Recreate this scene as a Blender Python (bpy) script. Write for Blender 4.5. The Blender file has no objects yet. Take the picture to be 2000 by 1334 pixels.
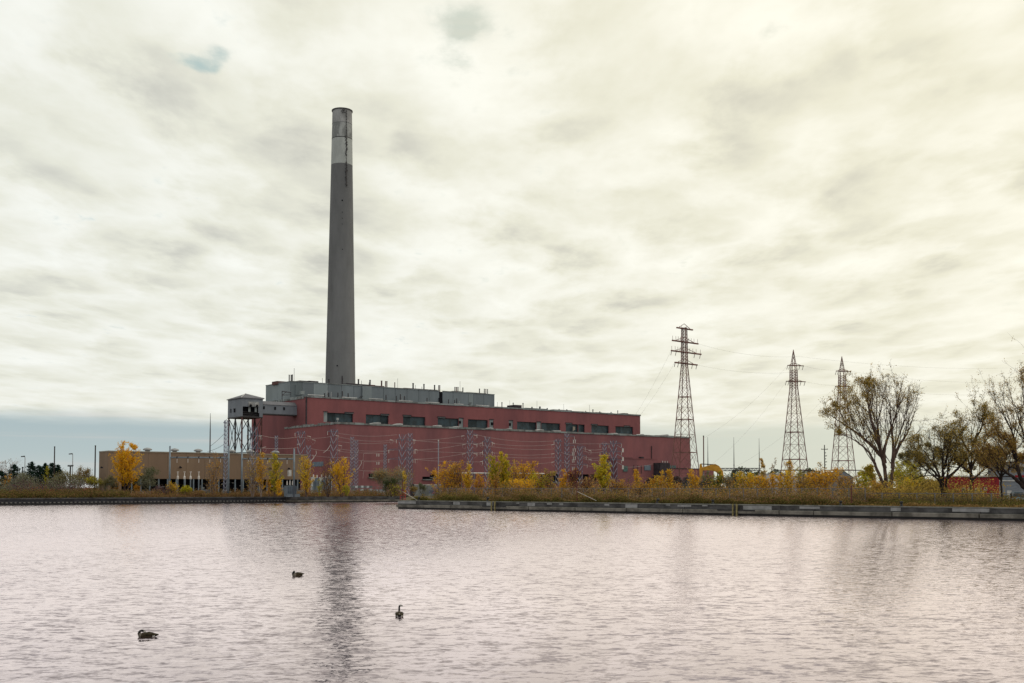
import bpy, math, random
import numpy as np
from mathutils import Vector, Matrix

SC = bpy.context.scene
COL = SC.collection

# ------------------------------------------------------------------ camera
PITCH = math.radians(2.4)
F, CH, YH = 2100.0, 5.0, 952.0          # focal length in photo pixels, eye height (m), horizon row
cam_d = bpy.data.cameras.new("camera")
cam = bpy.data.objects.new("camera", cam_d)
COL.objects.link(cam)
cam.location = (0, 0, CH)
cam.rotation_euler = (math.pi / 2 + PITCH, 0, 0)
cam_d.sensor_width = 36.0
cam_d.lens = 36.0 * F / 2000.0
cam_d.shift_y = (YH - 667.0) / 2000.0 - math.tan(PITCH) * F / 2000.0
cam_d.clip_start = 0.5
cam_d.clip_end = 9000.0
SC.camera = cam

SC.view_settings.view_transform = 'Standard'
SC.view_settings.look = 'None'
SC.view_settings.exposure = 0.0
SC.view_settings.gamma = 1.0
SC.view_settings.use_curve_mapping = False
SC.render.engine = 'CYCLES'
SC.cycles.max_bounces = 6
SC.cycles.transparent_max_bounces = 8

# ------------------------------------------------------------------ sun and sky
SUN_EL, SUN_AZ = math.radians(38), math.radians(64)      # azimuth east of the view direction
sun_dir = Vector((math.sin(SUN_AZ) * math.cos(SUN_EL), math.cos(SUN_AZ) * math.cos(SUN_EL), math.sin(SUN_EL)))
sl = bpy.data.lights.new("sun", 'SUN')
sl.energy = 0.8
sl.angle = math.radians(30)
sl.color = (1.0, 0.93, 0.80)
so = bpy.data.objects.new("sun", sl)
COL.objects.link(so)
so.rotation_euler = sun_dir.to_track_quat('Z', 'Y').to_euler()


class NT:
    """tiny helper round a node tree"""
    def __init__(s, nt):
        s.nt = nt
        nt.nodes.clear()

    def n(s, typ, **kw):
        nd = s.nt.nodes.new(typ)
        for k, v in kw.items():
            setattr(nd, k, v)
        return nd

    def set(s, sock, v):
        if isinstance(v, bpy.types.NodeSocket):
            s.nt.links.new(v, sock)
        elif v is not None:
            sock.default_value = v

    def m(s, op, a, b=None, c=None, clamp=False):
        nd = s.n('ShaderNodeMath', operation=op, use_clamp=clamp)
        for i, v in enumerate((a, b, c)):
            if v is not None:
                s.set(nd.inputs[i], v)
        return nd.outputs[0]

    def v(s, op, a, b=None):
        nd = s.n('ShaderNodeVectorMath', operation=op)
        s.set(nd.inputs[0], a)
        if b is not None:
            s.set(nd.inputs[1], b)
        return nd.outputs['Value'] if op in ('LENGTH', 'DOT_PRODUCT') else nd.outputs[0]

    def noise(s, vec, scale, detail=2.0, rough=0.5, dist=0.0, lac=2.0):
        nd = s.n('ShaderNodeTexNoise')
        if vec is not None:
            s.set(nd.inputs['Vector'], vec)
        nd.inputs['Scale'].default_value = scale
        nd.inputs['Detail'].default_value = detail
        nd.inputs['Roughness'].default_value = rough
        nd.inputs['Distortion'].default_value = dist
        nd.inputs['Lacunarity'].default_value = lac
        return nd.outputs[0]

    def mix(s, fac, a, b, blend='MIX'):
        nd = s.n('ShaderNodeMix', data_type='RGBA', blend_type=blend)
        s.set(nd.inputs[0], fac)
        s.set(nd.inputs[6], a)
        s.set(nd.inputs[7], b)
        return nd.outputs[2]

    def ramp(s, fac, stops, interp='LINEAR'):
        nd = s.n('ShaderNodeValToRGB')
        cr = nd.color_ramp
        cr.interpolation = interp
        while len(cr.elements) < len(stops):
            cr.elements.new(0.5)
        for e, (p, c) in zip(cr.elements, stops):
            e.position = p
            e.color = (c[0], c[1], c[2], 1)
        s.set(nd.inputs[0], fac)
        return nd.outputs[0]

    def smooth(s, x, lo, hi, a=0.0, b=1.0):
        nd = s.n('ShaderNodeMapRange', interpolation_type='SMOOTHSTEP')
        s.set(nd.inputs[0], x)
        for i, vv in enumerate((lo, hi, a, b)):
            nd.inputs[1 + i].default_value = vv
        return nd.outputs[0]


def ray(px, py):
    """world direction of the sight line towards a point of the photograph (surveying helper)"""
    u = (px - 1000.0) / F
    v = (YH - py) / F - math.tan(PITCH)
    return np.array([u, math.cos(PITCH) - v * math.sin(PITCH), math.sin(PITCH) + v * math.cos(PITCH)])


world = bpy.data.worlds.new("World")
SC.world = world
world.use_nodes = True
W = NT(world.node_tree)
geo = W.n('ShaderNodeTexCoord').outputs['Generated']
sky = W.n('ShaderNodeTexSky', sky_type='NISHITA', sun_disc=False)
sky.sun_elevation = SUN_EL
sky.sun_rotation = SUN_AZ
sky.air_density = 1.0
sky.dust_density = 1.4
sky.ozone_density = 2.0
bg_sky = W.n('ShaderNodeBackground')
W.set(bg_sky.inputs[0], sky.outputs[0])
bg_sky.inputs[1].default_value = 0.085

sep = W.n('ShaderNodeSeparateXYZ')
W.set(sep.inputs[0], geo)
X, Y, Z = sep.outputs
zc = W.m('MAXIMUM', Z, 0.0)
den = W.m('ADD', zc, 0.045)
comb = W.n('ShaderNodeCombineXYZ')
W.set(comb.inputs[0], W.m('DIVIDE', X, den))
W.set(comb.inputs[1], W.m('MULTIPLY', W.m('DIVIDE', Y, den), 0.58))
comb.inputs[2].default_value = 3.7
p = comb.outputs[0]                       # position on the flat cloud deck overhead
# slow swirl of the deck
warp = W.n('ShaderNodeTexNoise')
W.set(warp.inputs['Vector'], p)
warp.inputs['Scale'].default_value = 1.1
warp.inputs['Detail'].default_value = 2.0
wv = W.v('SUBTRACT', warp.outputs['Color'], (0.5, 0.5, 0.5))
scl = W.n('ShaderNodeVectorMath', operation='SCALE')
W.set(scl.inputs[0], wv)
scl.inputs['Scale'].default_value = 0.22
pw = W.v('ADD', p, scl.outputs[0])
n_big = W.noise(pw, 0.55, 2.0, 0.5)
n_mid = W.noise(pw, 2.9, 6.0, 0.58, 0.0)
n_fin = W.noise(pw, 9.0, 5.0, 0.6, 0.0)
bil_n = W.noise(pw, 3.2, 4.0, 0.55, 0.0)
billow = W.m('MULTIPLY', W.m('ABSOLUTE', W.m('SUBTRACT', bil_n, 0.5)), 2.0)
vor = W.n('ShaderNodeTexVoronoi', feature='SMOOTH_F1')
vor.inputs['Scale'].default_value = 3.2
vor.inputs['Smoothness'].default_value = 0.45
fz = W.n('ShaderNodeTexNoise')
W.set(fz.inputs['Vector'], pw)
fz.inputs['Scale'].default_value = 4.5
fz.inputs['Detail'].default_value = 5.0
fz.inputs['Roughness'].default_value = 0.6
fluff = W.v('MULTIPLY', W.v('SUBTRACT', fz.outputs['Color'], (.5, .5, .5)), (.42, .42, 0))
W.set(vor.inputs['Vector'], W.v('ADD', pw, fluff))
puff = vor.outputs['Distance']
dens = W.m('ADD', W.m('MULTIPLY', W.m('SUBTRACT', n_big, 0.5), 0.75),
           W.m('MULTIPLY', W.m('SUBTRACT', n_mid, 0.5), 0.85))
dens = W.m('ADD', dens, W.m('MULTIPLY', W.m('SUBTRACT', n_fin, 0.5), 0.45))
dens = W.m('ADD', dens, W.m('MULTIPLY', W.m('SUBTRACT', puff, 0.42), -1.30))
dens = W.m('ADD', dens, W.m('MULTIPLY', W.m('SUBTRACT', W.m('MINIMUM', billow, 0.35), 0.17), 0.75))

dens = W.m('MULTIPLY', dens, W.smooth(Z, 0.05, 0.22, 0.55, 1.0))      # the far deck blurs in the air


def blob(px, py, wx, wy):
    """soft patch of the cloud deck round one sight line, 0..1"""
    c = ray(px, py)
    c = c / np.linalg.norm(c)
    right = np.array([c[1], -c[0], 0.0]); right /= np.linalg.norm(right)
    up = np.cross(right, c)
    wob = W.v('ADD', geo, wob_v)
    a = W.m('DIVIDE', W.v('DOT_PRODUCT', W.v('SUBTRACT', wob, tuple(c)), tuple(right)), wx / F)
    b = W.m('DIVIDE', W.v('DOT_PRODUCT', W.v('SUBTRACT', wob, tuple(c)), tuple(up)), wy / F)
    d = W.m('ADD', W.m('MULTIPLY', a, a), W.m('MULTIPLY', b, b))
    front = W.m('GREATER_THAN', W.v('DOT_PRODUCT', geo, tuple(c)), 0.2)
    return W.m('MULTIPLY', front, W.m('POWER', 2.718, W.m('MULTIPLY', d, -1.0)))


wn = W.n('ShaderNodeTexNoise')
W.set(wn.inputs['Vector'], pw)
wn.inputs['Scale'].default_value = 3.2
wn.inputs['Detail'].default_value = 4.0
ws = W.n('ShaderNodeVectorMath', operation='SCALE')
W.set(ws.inputs[0], W.v('SUBTRACT', wn.outputs['Color'], (0.5, 0.5, 0.5)))
ws.inputs['Scale'].default_value = 0.10
wob_v = ws.outputs[0]
thick = dens
for px, py, wx, wy, amp in ((1450, 190, 300, 62, .26), (1870, 165, 190, 75, .30), (1190, 215, 150, 60, .10),
                            (190, 130, 150, 60, -.14), (1720, 260, 260, 60, .10), 
                            (1560, 280, 75, 28, -.30), (1900, 32, 110, 48, -.26), (1170, 110, 260, 90, -.20),
                            (930, 160, 160, 40, -.12), (1960, 300, 120, 160, -.12), (1250, 560, 420, 130, -.06)):
    thick = W.m('ADD', thick, W.m('MULTIPLY', blob(px, py, wx, wy), amp))
# thin, bright -> thick, grey
cloud = W.ramp(W.m('ADD', W.m('MULTIPLY', thick, 0.70), 0.42),
               [(0.0, (1.00, 1.00, .95)), (0.22, (.93, .925, .86)), (0.48, (.83, .822, .725)),
                (0.72, (.70, .692, .625)), (1.0, (.54, .535, .50))])
sund = W.m('MAXIMUM', W.v('DOT_PRODUCT', geo, tuple(sun_dir)), 0.0)
glow = W.m('POWER', sund, 3.0)
lum = W.m('ADD', 0.99, W.m('MULTIPLY', glow, 0.07))
tint = W.mix(W.smooth(sund, 0.15, 0.85), (.985, 1.0, .995, 1), (1.03, 1.0, .90, 1))
cloud = W.mix(1.0, cloud, tint, 'MULTIPLY')
sc2 = W.n('ShaderNodeVectorMath', operation='SCALE')
W.set(sc2.inputs[0], cloud)
W.set(sc2.inputs['Scale'], lum)
bg_cl = W.n('ShaderNodeBackground')
W.set(bg_cl.inputs[0], sc2.outputs[0])
bg_cl.inputs[1].default_value = 1.0
# cover of the deck: torn open in a few places, ending in a ragged line above the horizon
torn = W.m('ADD', W.m('MULTIPLY', thick, 0.45), W.m('MULTIPLY', W.m('SUBTRACT', n_fin, 0.5), 1.7))
for px, py, wx, wy in ((912, 46, 46, 34), (384, 98, 34, 22)):
    torn = W.m('SUBTRACT', torn, W.m('MULTIPLY', blob(px, py, wx, wy), 0.80))
hole = W.smooth(torn, -1.05, -0.30)
edge_n = W.noise(W.v('MULTIPLY', geo, (5.0, 5.0, 40.0)), 1.0, 4.0, 0.6)
azr = W.m('DIVIDE', X, W.m('ADD', W.m('ABSOLUTE', Y), 0.3))
edge = W.m('ADD', W.m('SUBTRACT', Z, W.m('MULTIPLY', W.m('SUBTRACT', edge_n, 0.5), 0.020)), W.m('MULTIPLY', azr, 0.016))
deck = W.smooth(edge, 0.048, 0.068)
# pale band of clear, hazy air under the deck: whitish towards the horizon
band = W.ramp(Z, [(0.0, (.60, .63, .61)), (0.03, (.47, .56, .57)), (0.07, (.41, .51, .54)), (0.2, (.34, .52, .56))])
streak = W.smooth(W.noise(W.v('MULTIPLY', geo, (4.0, 4.0, 110.0)), 1.0, 3.0, 0.5), 0.48, 0.75)
band = W.mix(W.m('MULTIPLY', streak, 0.55), band, (.66, .63, .60, 1))
band = W.mix(W.smooth(sund, 0.12, 0.68), band, (.74, .75, .62, 1))
bg_band = W.n('ShaderNodeBackground')
W.set(bg_band.inputs[0], band)
bg_band.inputs[1].default_value = 1.0
low = W.n('ShaderNodeMixShader')               # hazy air hides most of the blue
low.inputs[0].default_value = 0.95
W.nt.links.new(bg_sky.outputs[0], low.inputs[1])
W.nt.links.new(bg_band.outputs[0], low.inputs[2])
mx = W.n('ShaderNodeMixShader')
W.set(mx.inputs[0], W.m('MULTIPLY', W.m('MULTIPLY', hole, 0.97), deck))
W.nt.links.new(low.outputs[0], mx.inputs[1])
W.nt.links.new(bg_cl.outputs[0], mx.inputs[2])
outw = W.n('ShaderNodeOutputWorld')
W.nt.links.new(mx.outputs[0], outw.inputs[0])
world.cycles.sampling_method = 'MANUAL'
world.cycles.sample_map_resolution = 1024

# ------------------------------------------------------------------ water
def water_material():
    m = bpy.data.materials.new("lake_water")
    m.use_nodes = True
    N = NT(m.node_tree)
    tc = N.n('ShaderNodeNewGeometry').outputs['Position']

    def slopes(stretch, scale, detail, rough, dist, amp):
        nd = N.n('ShaderNodeTexNoise')
        N.set(nd.inputs['Vector'], N.v('MULTIPLY', tc, stretch))
        nd.inputs['Scale'].default_value = scale
        nd.inputs['Detail'].default_value = detail
        nd.inputs['Roughness'].default_value = rough
        nd.inputs['Distortion'].default_value = dist
        return N.v('MULTIPLY', N.v('SUBTRACT', nd.outputs['Color'], (.5, .5, .5)), amp)
    swell = slopes((.40, 1.0, 1), 0.7, 2.0, 0.5, 0.3, (.08, .14, 0))
    chop = slopes((.60, 1.0, 1), 2.7, 2.0, 0.55, 0.5, (.40, 1.0, 0))
    rip = slopes((.65, 1.0, 1), 9.0, 2.0, 0.6, 0.3, (.32, .72, 0))
    gust = N.smooth(N.noise(N.v('MULTIPLY', tc, (0.5, 0.3, 1.0)), 0.05, 3.0, 0.5), 0.3, 0.7, 0.75, 1.2)
    sl_ = N.v('ADD', N.v('ADD', swell, chop), rip)
    sc_ = N.n('ShaderNodeVectorMath', operation='SCALE')
    N.set(sc_.inputs[0], sl_)
    N.set(sc_.inputs['Scale'], gust)
    # wind ripples: the faces turned to the open water are steep, their backs long and flat
    skew = N.v('MINIMUM', sc_.outputs[0], (1, .012, 1))
    nrm = N.v('NORMALIZE', N.v('ADD', skew, (0, -.040, 1)))
    gl = N.n('ShaderNodeBsdfGlossy', distribution='GGX')
    gl.inputs['Color'].default_value = (1.0, .885, .928, 1)
    gl.inputs['Roughness'].default_value = 0.10
    N.set(gl.inputs['Normal'], nrm)
    df = N.n('ShaderNodeBsdfDiffuse')
    df.inputs['Color'].default_value = (.060, .050, .082, 1)
    fr = N.n('ShaderNodeFresnel')
    fr.inputs['IOR'].default_value = 1.36
    N.set(fr.inputs['Normal'], nrm)
    mx = N.n('ShaderNodeMixShader')
    N.set(mx.inputs[0], N.m('MULTIPLY', N.m('POWER', fr.outputs[0], 0.85), 1.95, clamp=True))
    N.nt.links.new(df.outputs[0], mx.inputs[1])
    N.nt.links.new(gl.outputs[0], mx.inputs[2])
    o = N.n('ShaderNodeOutputMaterial')
    N.nt.links.new(mx.outputs[0], o.inputs[0])
    return m


wm = bpy.data.meshes.new("water")
wm.from_pydata([(-1500, -300, 0), (1500, -300, 0), (1500, 900, 0), (-1500, 900, 0)], [], [(0, 1, 2, 3)])
wm.materials.append(water_material())
water = bpy.data.objects.new("water", wm)
COL.objects.link(water)
water["kind"] = "structure"

# ------------------------------------------------------------------ surveying and mesh helpers
BA = math.radians(37.6)                                  # the plant's long side runs at this angle
E1 = np.array([math.cos(BA), math.sin(BA), 0.0])         # along the plant, to the right
E2 = np.array([-math.sin(BA), math.cos(BA), 0.0])        # away from the water
UP = np.array([0.0, 0.0, 1.0])
GZ = 1.9                                                 # ground level above the water
CAMP = np.array([0.0, 0.0, CH])


def P(px, py, depth):
    r = ray(px, py)
    return CAMP + r * (depth / r[1])


def on_t(px, py, t):
    r = ray(px, py)
    return CAMP + r * (t / r.dot(E2))


def on_s(px, py, s):
    r = ray(px, py)
    return CAMP + r * (s / r.dot(E1))


def ST(s, t, z):
    return E1 * s + E2 * t + UP * z


def sof(px, py, t):
    return float(on_t(px, py, t).dot(E1))


def zof(px, py, t):
    return float(on_t(px, py, t)[2])


def gp(px, depth, z=GZ):
    return np.array([P(px, 955, depth)[0], depth, z])


def h_at(py0, py1, depth):
    return float(P(1000, py0, depth)[2] - P(1000, py1, depth)[2])


class MB:
    """collects faces; build() links them as one mesh object"""
    def __init__(s):
        s.V, s.Fc, s.M = [], [], []
        s.n = 0

    def add(s, verts, faces, mi=0):
        verts = np.asarray(verts, float).reshape(-1, 3)
        s.V.append(verts)
        for f in faces:
            s.Fc.append(tuple(i + s.n for i in f))
            s.M.append(mi)
        s.n += len(verts)

    def obox(s, c, ax, ay, az, mi=0):
        """box: centre and three half-axis vectors"""
        c, ax, ay, az = (np.asarray(q, float) for q in (c, ax, ay, az))
        v = [c + i * ax + j * ay + k * az for k in (-1, 1) for j in (-1, 1) for i in (-1, 1)]
        s.add(v, [(0, 2, 3, 1), (4, 5, 7, 6), (0, 1, 5, 4), (2, 6, 7, 3), (0, 4, 6, 2), (1, 3, 7, 5)], mi)

    def stbox(s, s0, s1, t0, t1, z0, z1, mi=0):
        s.obox(ST((s0 + s1) / 2, (t0 + t1) / 2, (z0 + z1) / 2), E1 * (s1 - s0) / 2, E2 * (t1 - t0) / 2, UP * (z1 - z0) / 2, mi)

    def bar(s, a, b, w, mi=0, w2=None):
        a, b = np.asarray(a, float), np.asarray(b, float)
        d = b - a
        L = np.linalg.norm(d)
        if L < 1e-6:
            return
        d /= L
        ref = UP if abs(d[2]) < 0.9 else np.array([1.0, 0, 0])
        x = np.cross(d, ref); x /= np.linalg.norm(x)
        y = np.cross(d, x)
        s.obox((a + b) / 2, x * w / 2, y * (w2 or w) / 2, d * L / 2, mi)

    def tube(s, pts, rad, n=6, mi=0, cap=True):
        pts = np.asarray(pts, float)
        rad = np.broadcast_to(np.asarray(rad, float), (len(pts),))
        tan = np.gradient(pts, axis=0)
        tan /= np.linalg.norm(tan, axis=1)[:, None] + 1e-9
        ref = UP if abs(tan[0][2]) < 0.9 else np.array([1.0, 0, 0])
        V = []
        for i in range(len(pts)):
            x = np.cross(tan[i], ref); x /= np.linalg.norm(x) + 1e-9
            y = np.cross(tan[i], x)
            for k in range(n):
                a = 2 * math.pi * k / n
                V.append(pts[i] + rad[i] * (math.cos(a) * x + math.sin(a) * y))
        Fs = []
        for i in range(len(pts) - 1):
            for k in range(n):
                Fs.append((i * n + k, i * n + (k + 1) % n, (i + 1) * n + (k + 1) % n, (i + 1) * n + k))
        if cap:
            Fs.append(tuple(range(n))[::-1])
            Fs.append(tuple((len(pts) - 1) * n + k for k in range(n)))
        s.add(V, Fs, mi)

    def lathe(s, base, prof, n=24, mi=0, cap=True):
        base = np.asarray(base, float)
        pts = [base + UP * z for r, z in prof]
        V = []
        for (r, z) in prof:
            for k in range(n):
                a = 2 * math.pi * k / n
                V.append(base + np.array([r * math.cos(a), r * math.sin(a), z]))
        Fs = []
        for i in range(len(prof) - 1):
            for k in range(n):
                Fs.append((i * n + k, i * n + (k + 1) % n, (i + 1) * n + (k + 1) % n, (i + 1) * n + k))
        if cap:
            Fs.append(tuple(range(n))[::-1])
            Fs.append(tuple((len(prof) - 1) * n + k for k in range(n)))
        s.add(V, Fs, mi)

    def prism(s, poly, off, mi=0):
        poly = [np.asarray(q, float) for q in poly]
        n = len(poly)
        off = np.asarray(off, float)
        s.add(poly + [q + off for q in poly],
              [tuple(range(n)), tuple(range(2 * n - 1, n - 1, -1))] + [(i, i + n, (i + 1) % n + n, (i + 1) % n) for i in range(n)], mi)

    def build(s, name, mat, parent=None, smooth=False, fix=True):
        me = bpy.data.meshes.new(name)
        V = np.concatenate(s.V) if s.V else np.zeros((0, 3))
        if parent is not None:
            fr = FRAMES[parent.name]
            V = (V - fr[0]) @ fr[1]              # world -> the thing's own frame
        me.from_pydata(V.tolist(), [], s.Fc)
        mats = mat if isinstance(mat, (list, tuple)) else [mat]
        for q in mats:
            me.materials.append(q)
        if len(mats) > 1:
            me.polygons.foreach_set('material_index', s.M)
        if fix:
            import bmesh
            b = bmesh.new(); b.from_mesh(me)
            bmesh.ops.recalc_face_normals(b, faces=b.faces)
            b.to_mesh(me); b.free()
        if smooth:
            me.polygons.foreach_set('use_smooth', [True] * len(me.polygons))
        me.update()
        return link(name, me, parent)


FRAMES = {}        # object name -> (origin, 3x3 rotation) of the thing it belongs to


def link(name, data, parent=None):
    o = bpy.data.objects.new(name, data)
    COL.objects.link(o)
    if parent is not None:
        o.parent = parent
        FRAMES[o.name] = FRAMES[parent.name]
    else:
        FRAMES[o.name] = (np.zeros(3), np.eye(3))
    return o


def thing(name, label, cat, loc=(0, 0, 0), rz=0.0, group=None):
    o = bpy.data.objects.new(name, None)
    COL.objects.link(o)
    o.empty_display_size = 0.3
    o.location = [float(q) for q in loc]
    o.rotation_euler = (0, 0, rz)
    c, s = math.cos(rz), math.sin(rz)
    FRAMES[o.name] = (np.asarray(loc, float), np.array([[c, -s, 0], [s, c, 0], [0, 0, 1.0]]))
    return tag(o, label, cat, group)


def tag(o, label, cat, group=None):
    o['label'] = label
    o['category'] = cat
    if group:
        o['group'] = group
    return o


def copy_tree(src, parent=None, frame=None):
    o = src.copy()
    COL.objects.link(o)
    if parent is not None:
        o.parent = parent
    for ch in list(src.children):
        copy_tree(ch, o)
    return o


# ------------------------------------------------------------------ materials
def mat(name, col, var=0.18, scale=0.4, rough=0.85, spec=0.25, stretch=(1, 1, 1), detail=5.0, col2=None, metal=0.0, bump=0.0, thr=(0.35, 0.68)):
    """painted or mineral surface: base colour broken up by weathering noise"""
    m = bpy.data.materials.new(name)
    m.use_nodes = True
    N = NT(m.node_tree)
    tc = N.n('ShaderNodeTexCoord').outputs['Object']
    v = N.v('MULTIPLY', tc, stretch)
    n1 = N.noise(v, scale, detail, 0.6, 0.2)
    c2 = col2 or tuple(max(0.0, q * (1 - 2 * var)) for q in col)
    c = N.mix(N.smooth(n1, thr[0], thr[1]), (*col, 1), (*c2, 1))
    n2 = N.noise(v, scale * 9, 3.0, 0.6)
    k = N.m('ADD', 1.0 - var * 0.8, N.m('MULTIPLY', n2, var * 1.6))
    sc = N.n('ShaderNodeVectorMath', operation='SCALE')
    N.set(sc.inputs[0], c)
    N.set(sc.inputs['Scale'], k)
    b = N.n('ShaderNodeBsdfPrincipled')
    N.set(b.inputs['Base Color'], sc.outputs[0])
    b.inputs['Roughness'].default_value = rough
    b.inputs['Specular IOR Level'].default_value = spec
    b.inputs['Metallic'].default_value = metal
    if bump:
        bp = N.n('ShaderNodeBump')
        bp.inputs['Strength'].default_value = bump
        bp.inputs['Distance'].default_value = 0.1
        N.set(bp.inputs['Height'], n2)
        N.set(b.inputs['Normal'], bp.outputs[0])
    o = N.n('ShaderNodeOutputMaterial')
    N.nt.links.new(b.outputs[0], o.inputs[0])
    return m


def leaf_mat(name, stops, trans=0.45):
    """foliage: every leaf takes its own tone; light passes through"""
    m = bpy.data.materials.new(name)
    m.use_nodes = True
    N = NT(m.node_tree)
    rnd = N.n('ShaderNodeNewGeometry').outputs['Random Per Island']
    k = len(stops)
    c = N.ramp(rnd, [(i / max(1, k - 1), q) for i, q in enumerate(stops)])
    d = N.n('ShaderNodeBsdfDiffuse')
    t = N.n('ShaderNodeBsdfTranslucent')
    N.set(d.inputs[0], c)
    N.set(t.inputs[0], c)
    mx = N.n('ShaderNodeMixShader')
    mx.inputs[0].default_value = trans
    N.nt.links.new(d.outputs[0], mx.inputs[1])
    N.nt.links.new(t.outputs[0], mx.inputs[2])
    o = N.n('ShaderNodeOutputMaterial')
    N.nt.links.new(mx.outputs[0], o.inputs[0])
    return m


M = {}
M['brick'] = mat('red_brick', (0.245, 0.09, 0.097), .16, .05, .9, .15, (1, 1, .30), col2=(0.175, 0.07, 0.08))
M['brick_low'] = mat('faded_red_brick', (0.255, 0.102, 0.112), .18, .06, .9, .15, (1, 1, .30), col2=(0.18, 0.08, 0.094))
M['coping'] = mat('weathered_stone', (.22, .23, .24), .25, .5, .9, .2)
M['clad'] = mat('grey_cladding', (0.180, 0.210, 0.246), .14, .05, .7, .3, (1, 1, .2))
M['clad_b'] = mat('pale_cladding', (0.222, 0.258, 0.288), .10, .08, .7, .3, (1, 1, .2))
M['clad_c'] = mat('dull_cladding', (0.150, 0.180, 0.206), .14, .07, .7, .3, (1, 1, .2))
M['glass_dark'] = mat('dark_louvres', (0.029, 0.058, 0.081), .3, .3, .45, .4)
M['glass_b'] = mat('old_louvres', (.024, .042, .055), .3, .3, .6, .3)
M['panel_pale'] = mat('pale_panel', (.26, .29, .31), .15, .3, .7, .3)
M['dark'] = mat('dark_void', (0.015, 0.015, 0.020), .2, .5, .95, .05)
M['lintel'] = mat('dark_lintel', (.05, .04, .05), .2, .5, .8, .2)
M['roof'] = mat('roof_felt', (.10, .10, .11), .25, .1, .9, .2)
M['roof_pale'] = mat('pale_roof_sheet', (.50, .50, .52), .2, .2, .7, .3)
M['pipe'] = mat('galvanised_pipe', (.30, .31, .33), .2, .8, .5, .4)
M['pipe_dark'] = mat('sooty_pipe', (.055, .050, .058), .2, .8, .6, .3)
M['concrete'] = mat('chimney_concrete', (0.171, 0.173, 0.186), .16, .05, .9, .2, (1, 1, .25))
M['band'] = mat('whitewashed_band', (.43, .45, .455), .14, .10, .85, .2, (1, 1, .3))
M['crown'] = mat('stained_band', (.34, .35, .36), .24, .22, .9, .2, (1, 1, .45), thr=(.42, .60))
M['steel_dark'] = mat('dark_steel', (.045, .042, .048), .2, .8, .6, .35)
M['steel_rust'] = mat('rusty_steel', (.12, .050, .050), .25, .8, .75, .3)
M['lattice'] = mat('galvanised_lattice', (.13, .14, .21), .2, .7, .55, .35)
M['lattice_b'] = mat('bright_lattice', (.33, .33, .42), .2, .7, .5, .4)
M['pylon'] = mat('pylon_steel', (.22, .105, .095), .25, .6, .7, .3)
M['wire'] = mat('conductor', (.42, .34, .34), .1, .5, .5, .4)
M['wire_dark'] = mat('sky_conductor', (.22, .20, .19), .1, .5, .6, .3)
M['insul'] = mat('porcelain', (.62, .58, .57), .1, 1.0, .35, .5)
M['tan'] = mat('tan_cladding', (0.221, 0.153, 0.109), .14, .09, .85, .2, (1, 1, .15), col2=(0.189, 0.130, 0.096))
M['tan_pale'] = mat('tan_capping', (.30, .26, .22), .12, .4, .8, .2)
M['portal'] = mat('blue_grey_tube', (.17, .21, .26), .15, .5, .55, .4)
M['house_grey'] = mat('tower_cladding', (0.190, 0.209, 0.253), .1, .25, .75, .25, (1, 1, .3))
M['house_roof'] = mat('tower_roof', (.155, .155, .18), .1, .25, .75, .25)
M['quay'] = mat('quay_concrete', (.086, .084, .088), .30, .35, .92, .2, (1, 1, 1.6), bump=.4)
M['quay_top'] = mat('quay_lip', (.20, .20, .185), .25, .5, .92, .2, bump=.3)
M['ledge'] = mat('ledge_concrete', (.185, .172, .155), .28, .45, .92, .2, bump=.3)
M['patch'] = mat('patch_concrete', (.27, .27, .28), .18, .6, .92, .2)
M['wet'] = mat('wet_stain', (.014, .013, .015), .3, .8, .5, .4)
M['sheet'] = mat('sheet_piling', (.030, .030, .040), .3, .5, .7, .3)
M['pile_head'] = mat('pile_head', (.21, .205, .20), .2, 1.5, .9, .2)
M['yellow_rail'] = mat('yellow_paint', (.23, .19, .08), .25, 2.0, .6, .3)
M['bollard'] = mat('cast_iron', (.018, .018, .02), .2, 2.0, .6, .4)
M['red_paint'] = mat('red_paint', (.42, .035, .04), .2, 1.0, .6, .3)
M['rust_pole'] = mat('rust_pole', (.12, .04, .035), .2, 1.0, .8, .2)
M['white_pole'] = mat('white_pole', (.45, .42, .40), .12, 1.0, .6, .3)
M['soil'] = mat('bank_soil', (.085, .058, .036), .35, .10, .95, .1, col2=(.075, .070, .030))
M['bark'] = mat('bark', (0.128, 0.087, 0.075), .3, 1.5, .95, .1, (1, 1, .3))
M['bark_dark'] = mat('dark_bark', (.042, .030, .028), .3, 1.5, .95, .1, (1, 1, .3))
M['bark_pale'] = mat('pale_bark', (.26, .20, .17), .3, 1.5, .9, .1, (1, 1, .3))
M['twig_pink'] = mat('pinkish_twigs', (.30, .24, .235), .2, 1.5, .9, .1)
M['tarp'] = mat('white_sheeting', (0.700, 0.742, 0.798), .22, .7, .75, .3)
M['wall_white'] = mat('pale_wall', (.20, .21, .22), .22, .3, .9, .2)
M['yellow_plant'] = mat('digger_yellow', (.60, .29, .025), .18, .8, .55, .4)
M['rubber'] = mat('rubber', (.02, .02, .02), .2, 2.0, .9, .1)
M['cab_glass'] = mat('cab_glass', (.03, .04, .05), .1, 1.0, .15, .5)
M['red_shed'] = mat('red_shed', (.27, .012, .022), .16, .7, .7, .3)
M['white_trim'] = mat('white_trim', (.55, .54, .55), .15, 1.0, .7, .3)
M['siding'] = mat('grey_siding', (.21, .23, .28), .12, .6, .8, .2, (1, 1, 4))
M['green_roof'] = mat('green_grey_roof', (.095, .115, .115), .15, .6, .8, .2)
M['white_wall'] = mat('white_far_wall', (.60, .60, .66), .1, .3, .8, .2)
M['car_white'] = mat('car_white', (.62, .63, .66), .06, 1.0, .25, .5)
M['car_blue'] = mat('car_blue', (.20, .30, .38), .06, 1.0, .25, .5)
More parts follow.
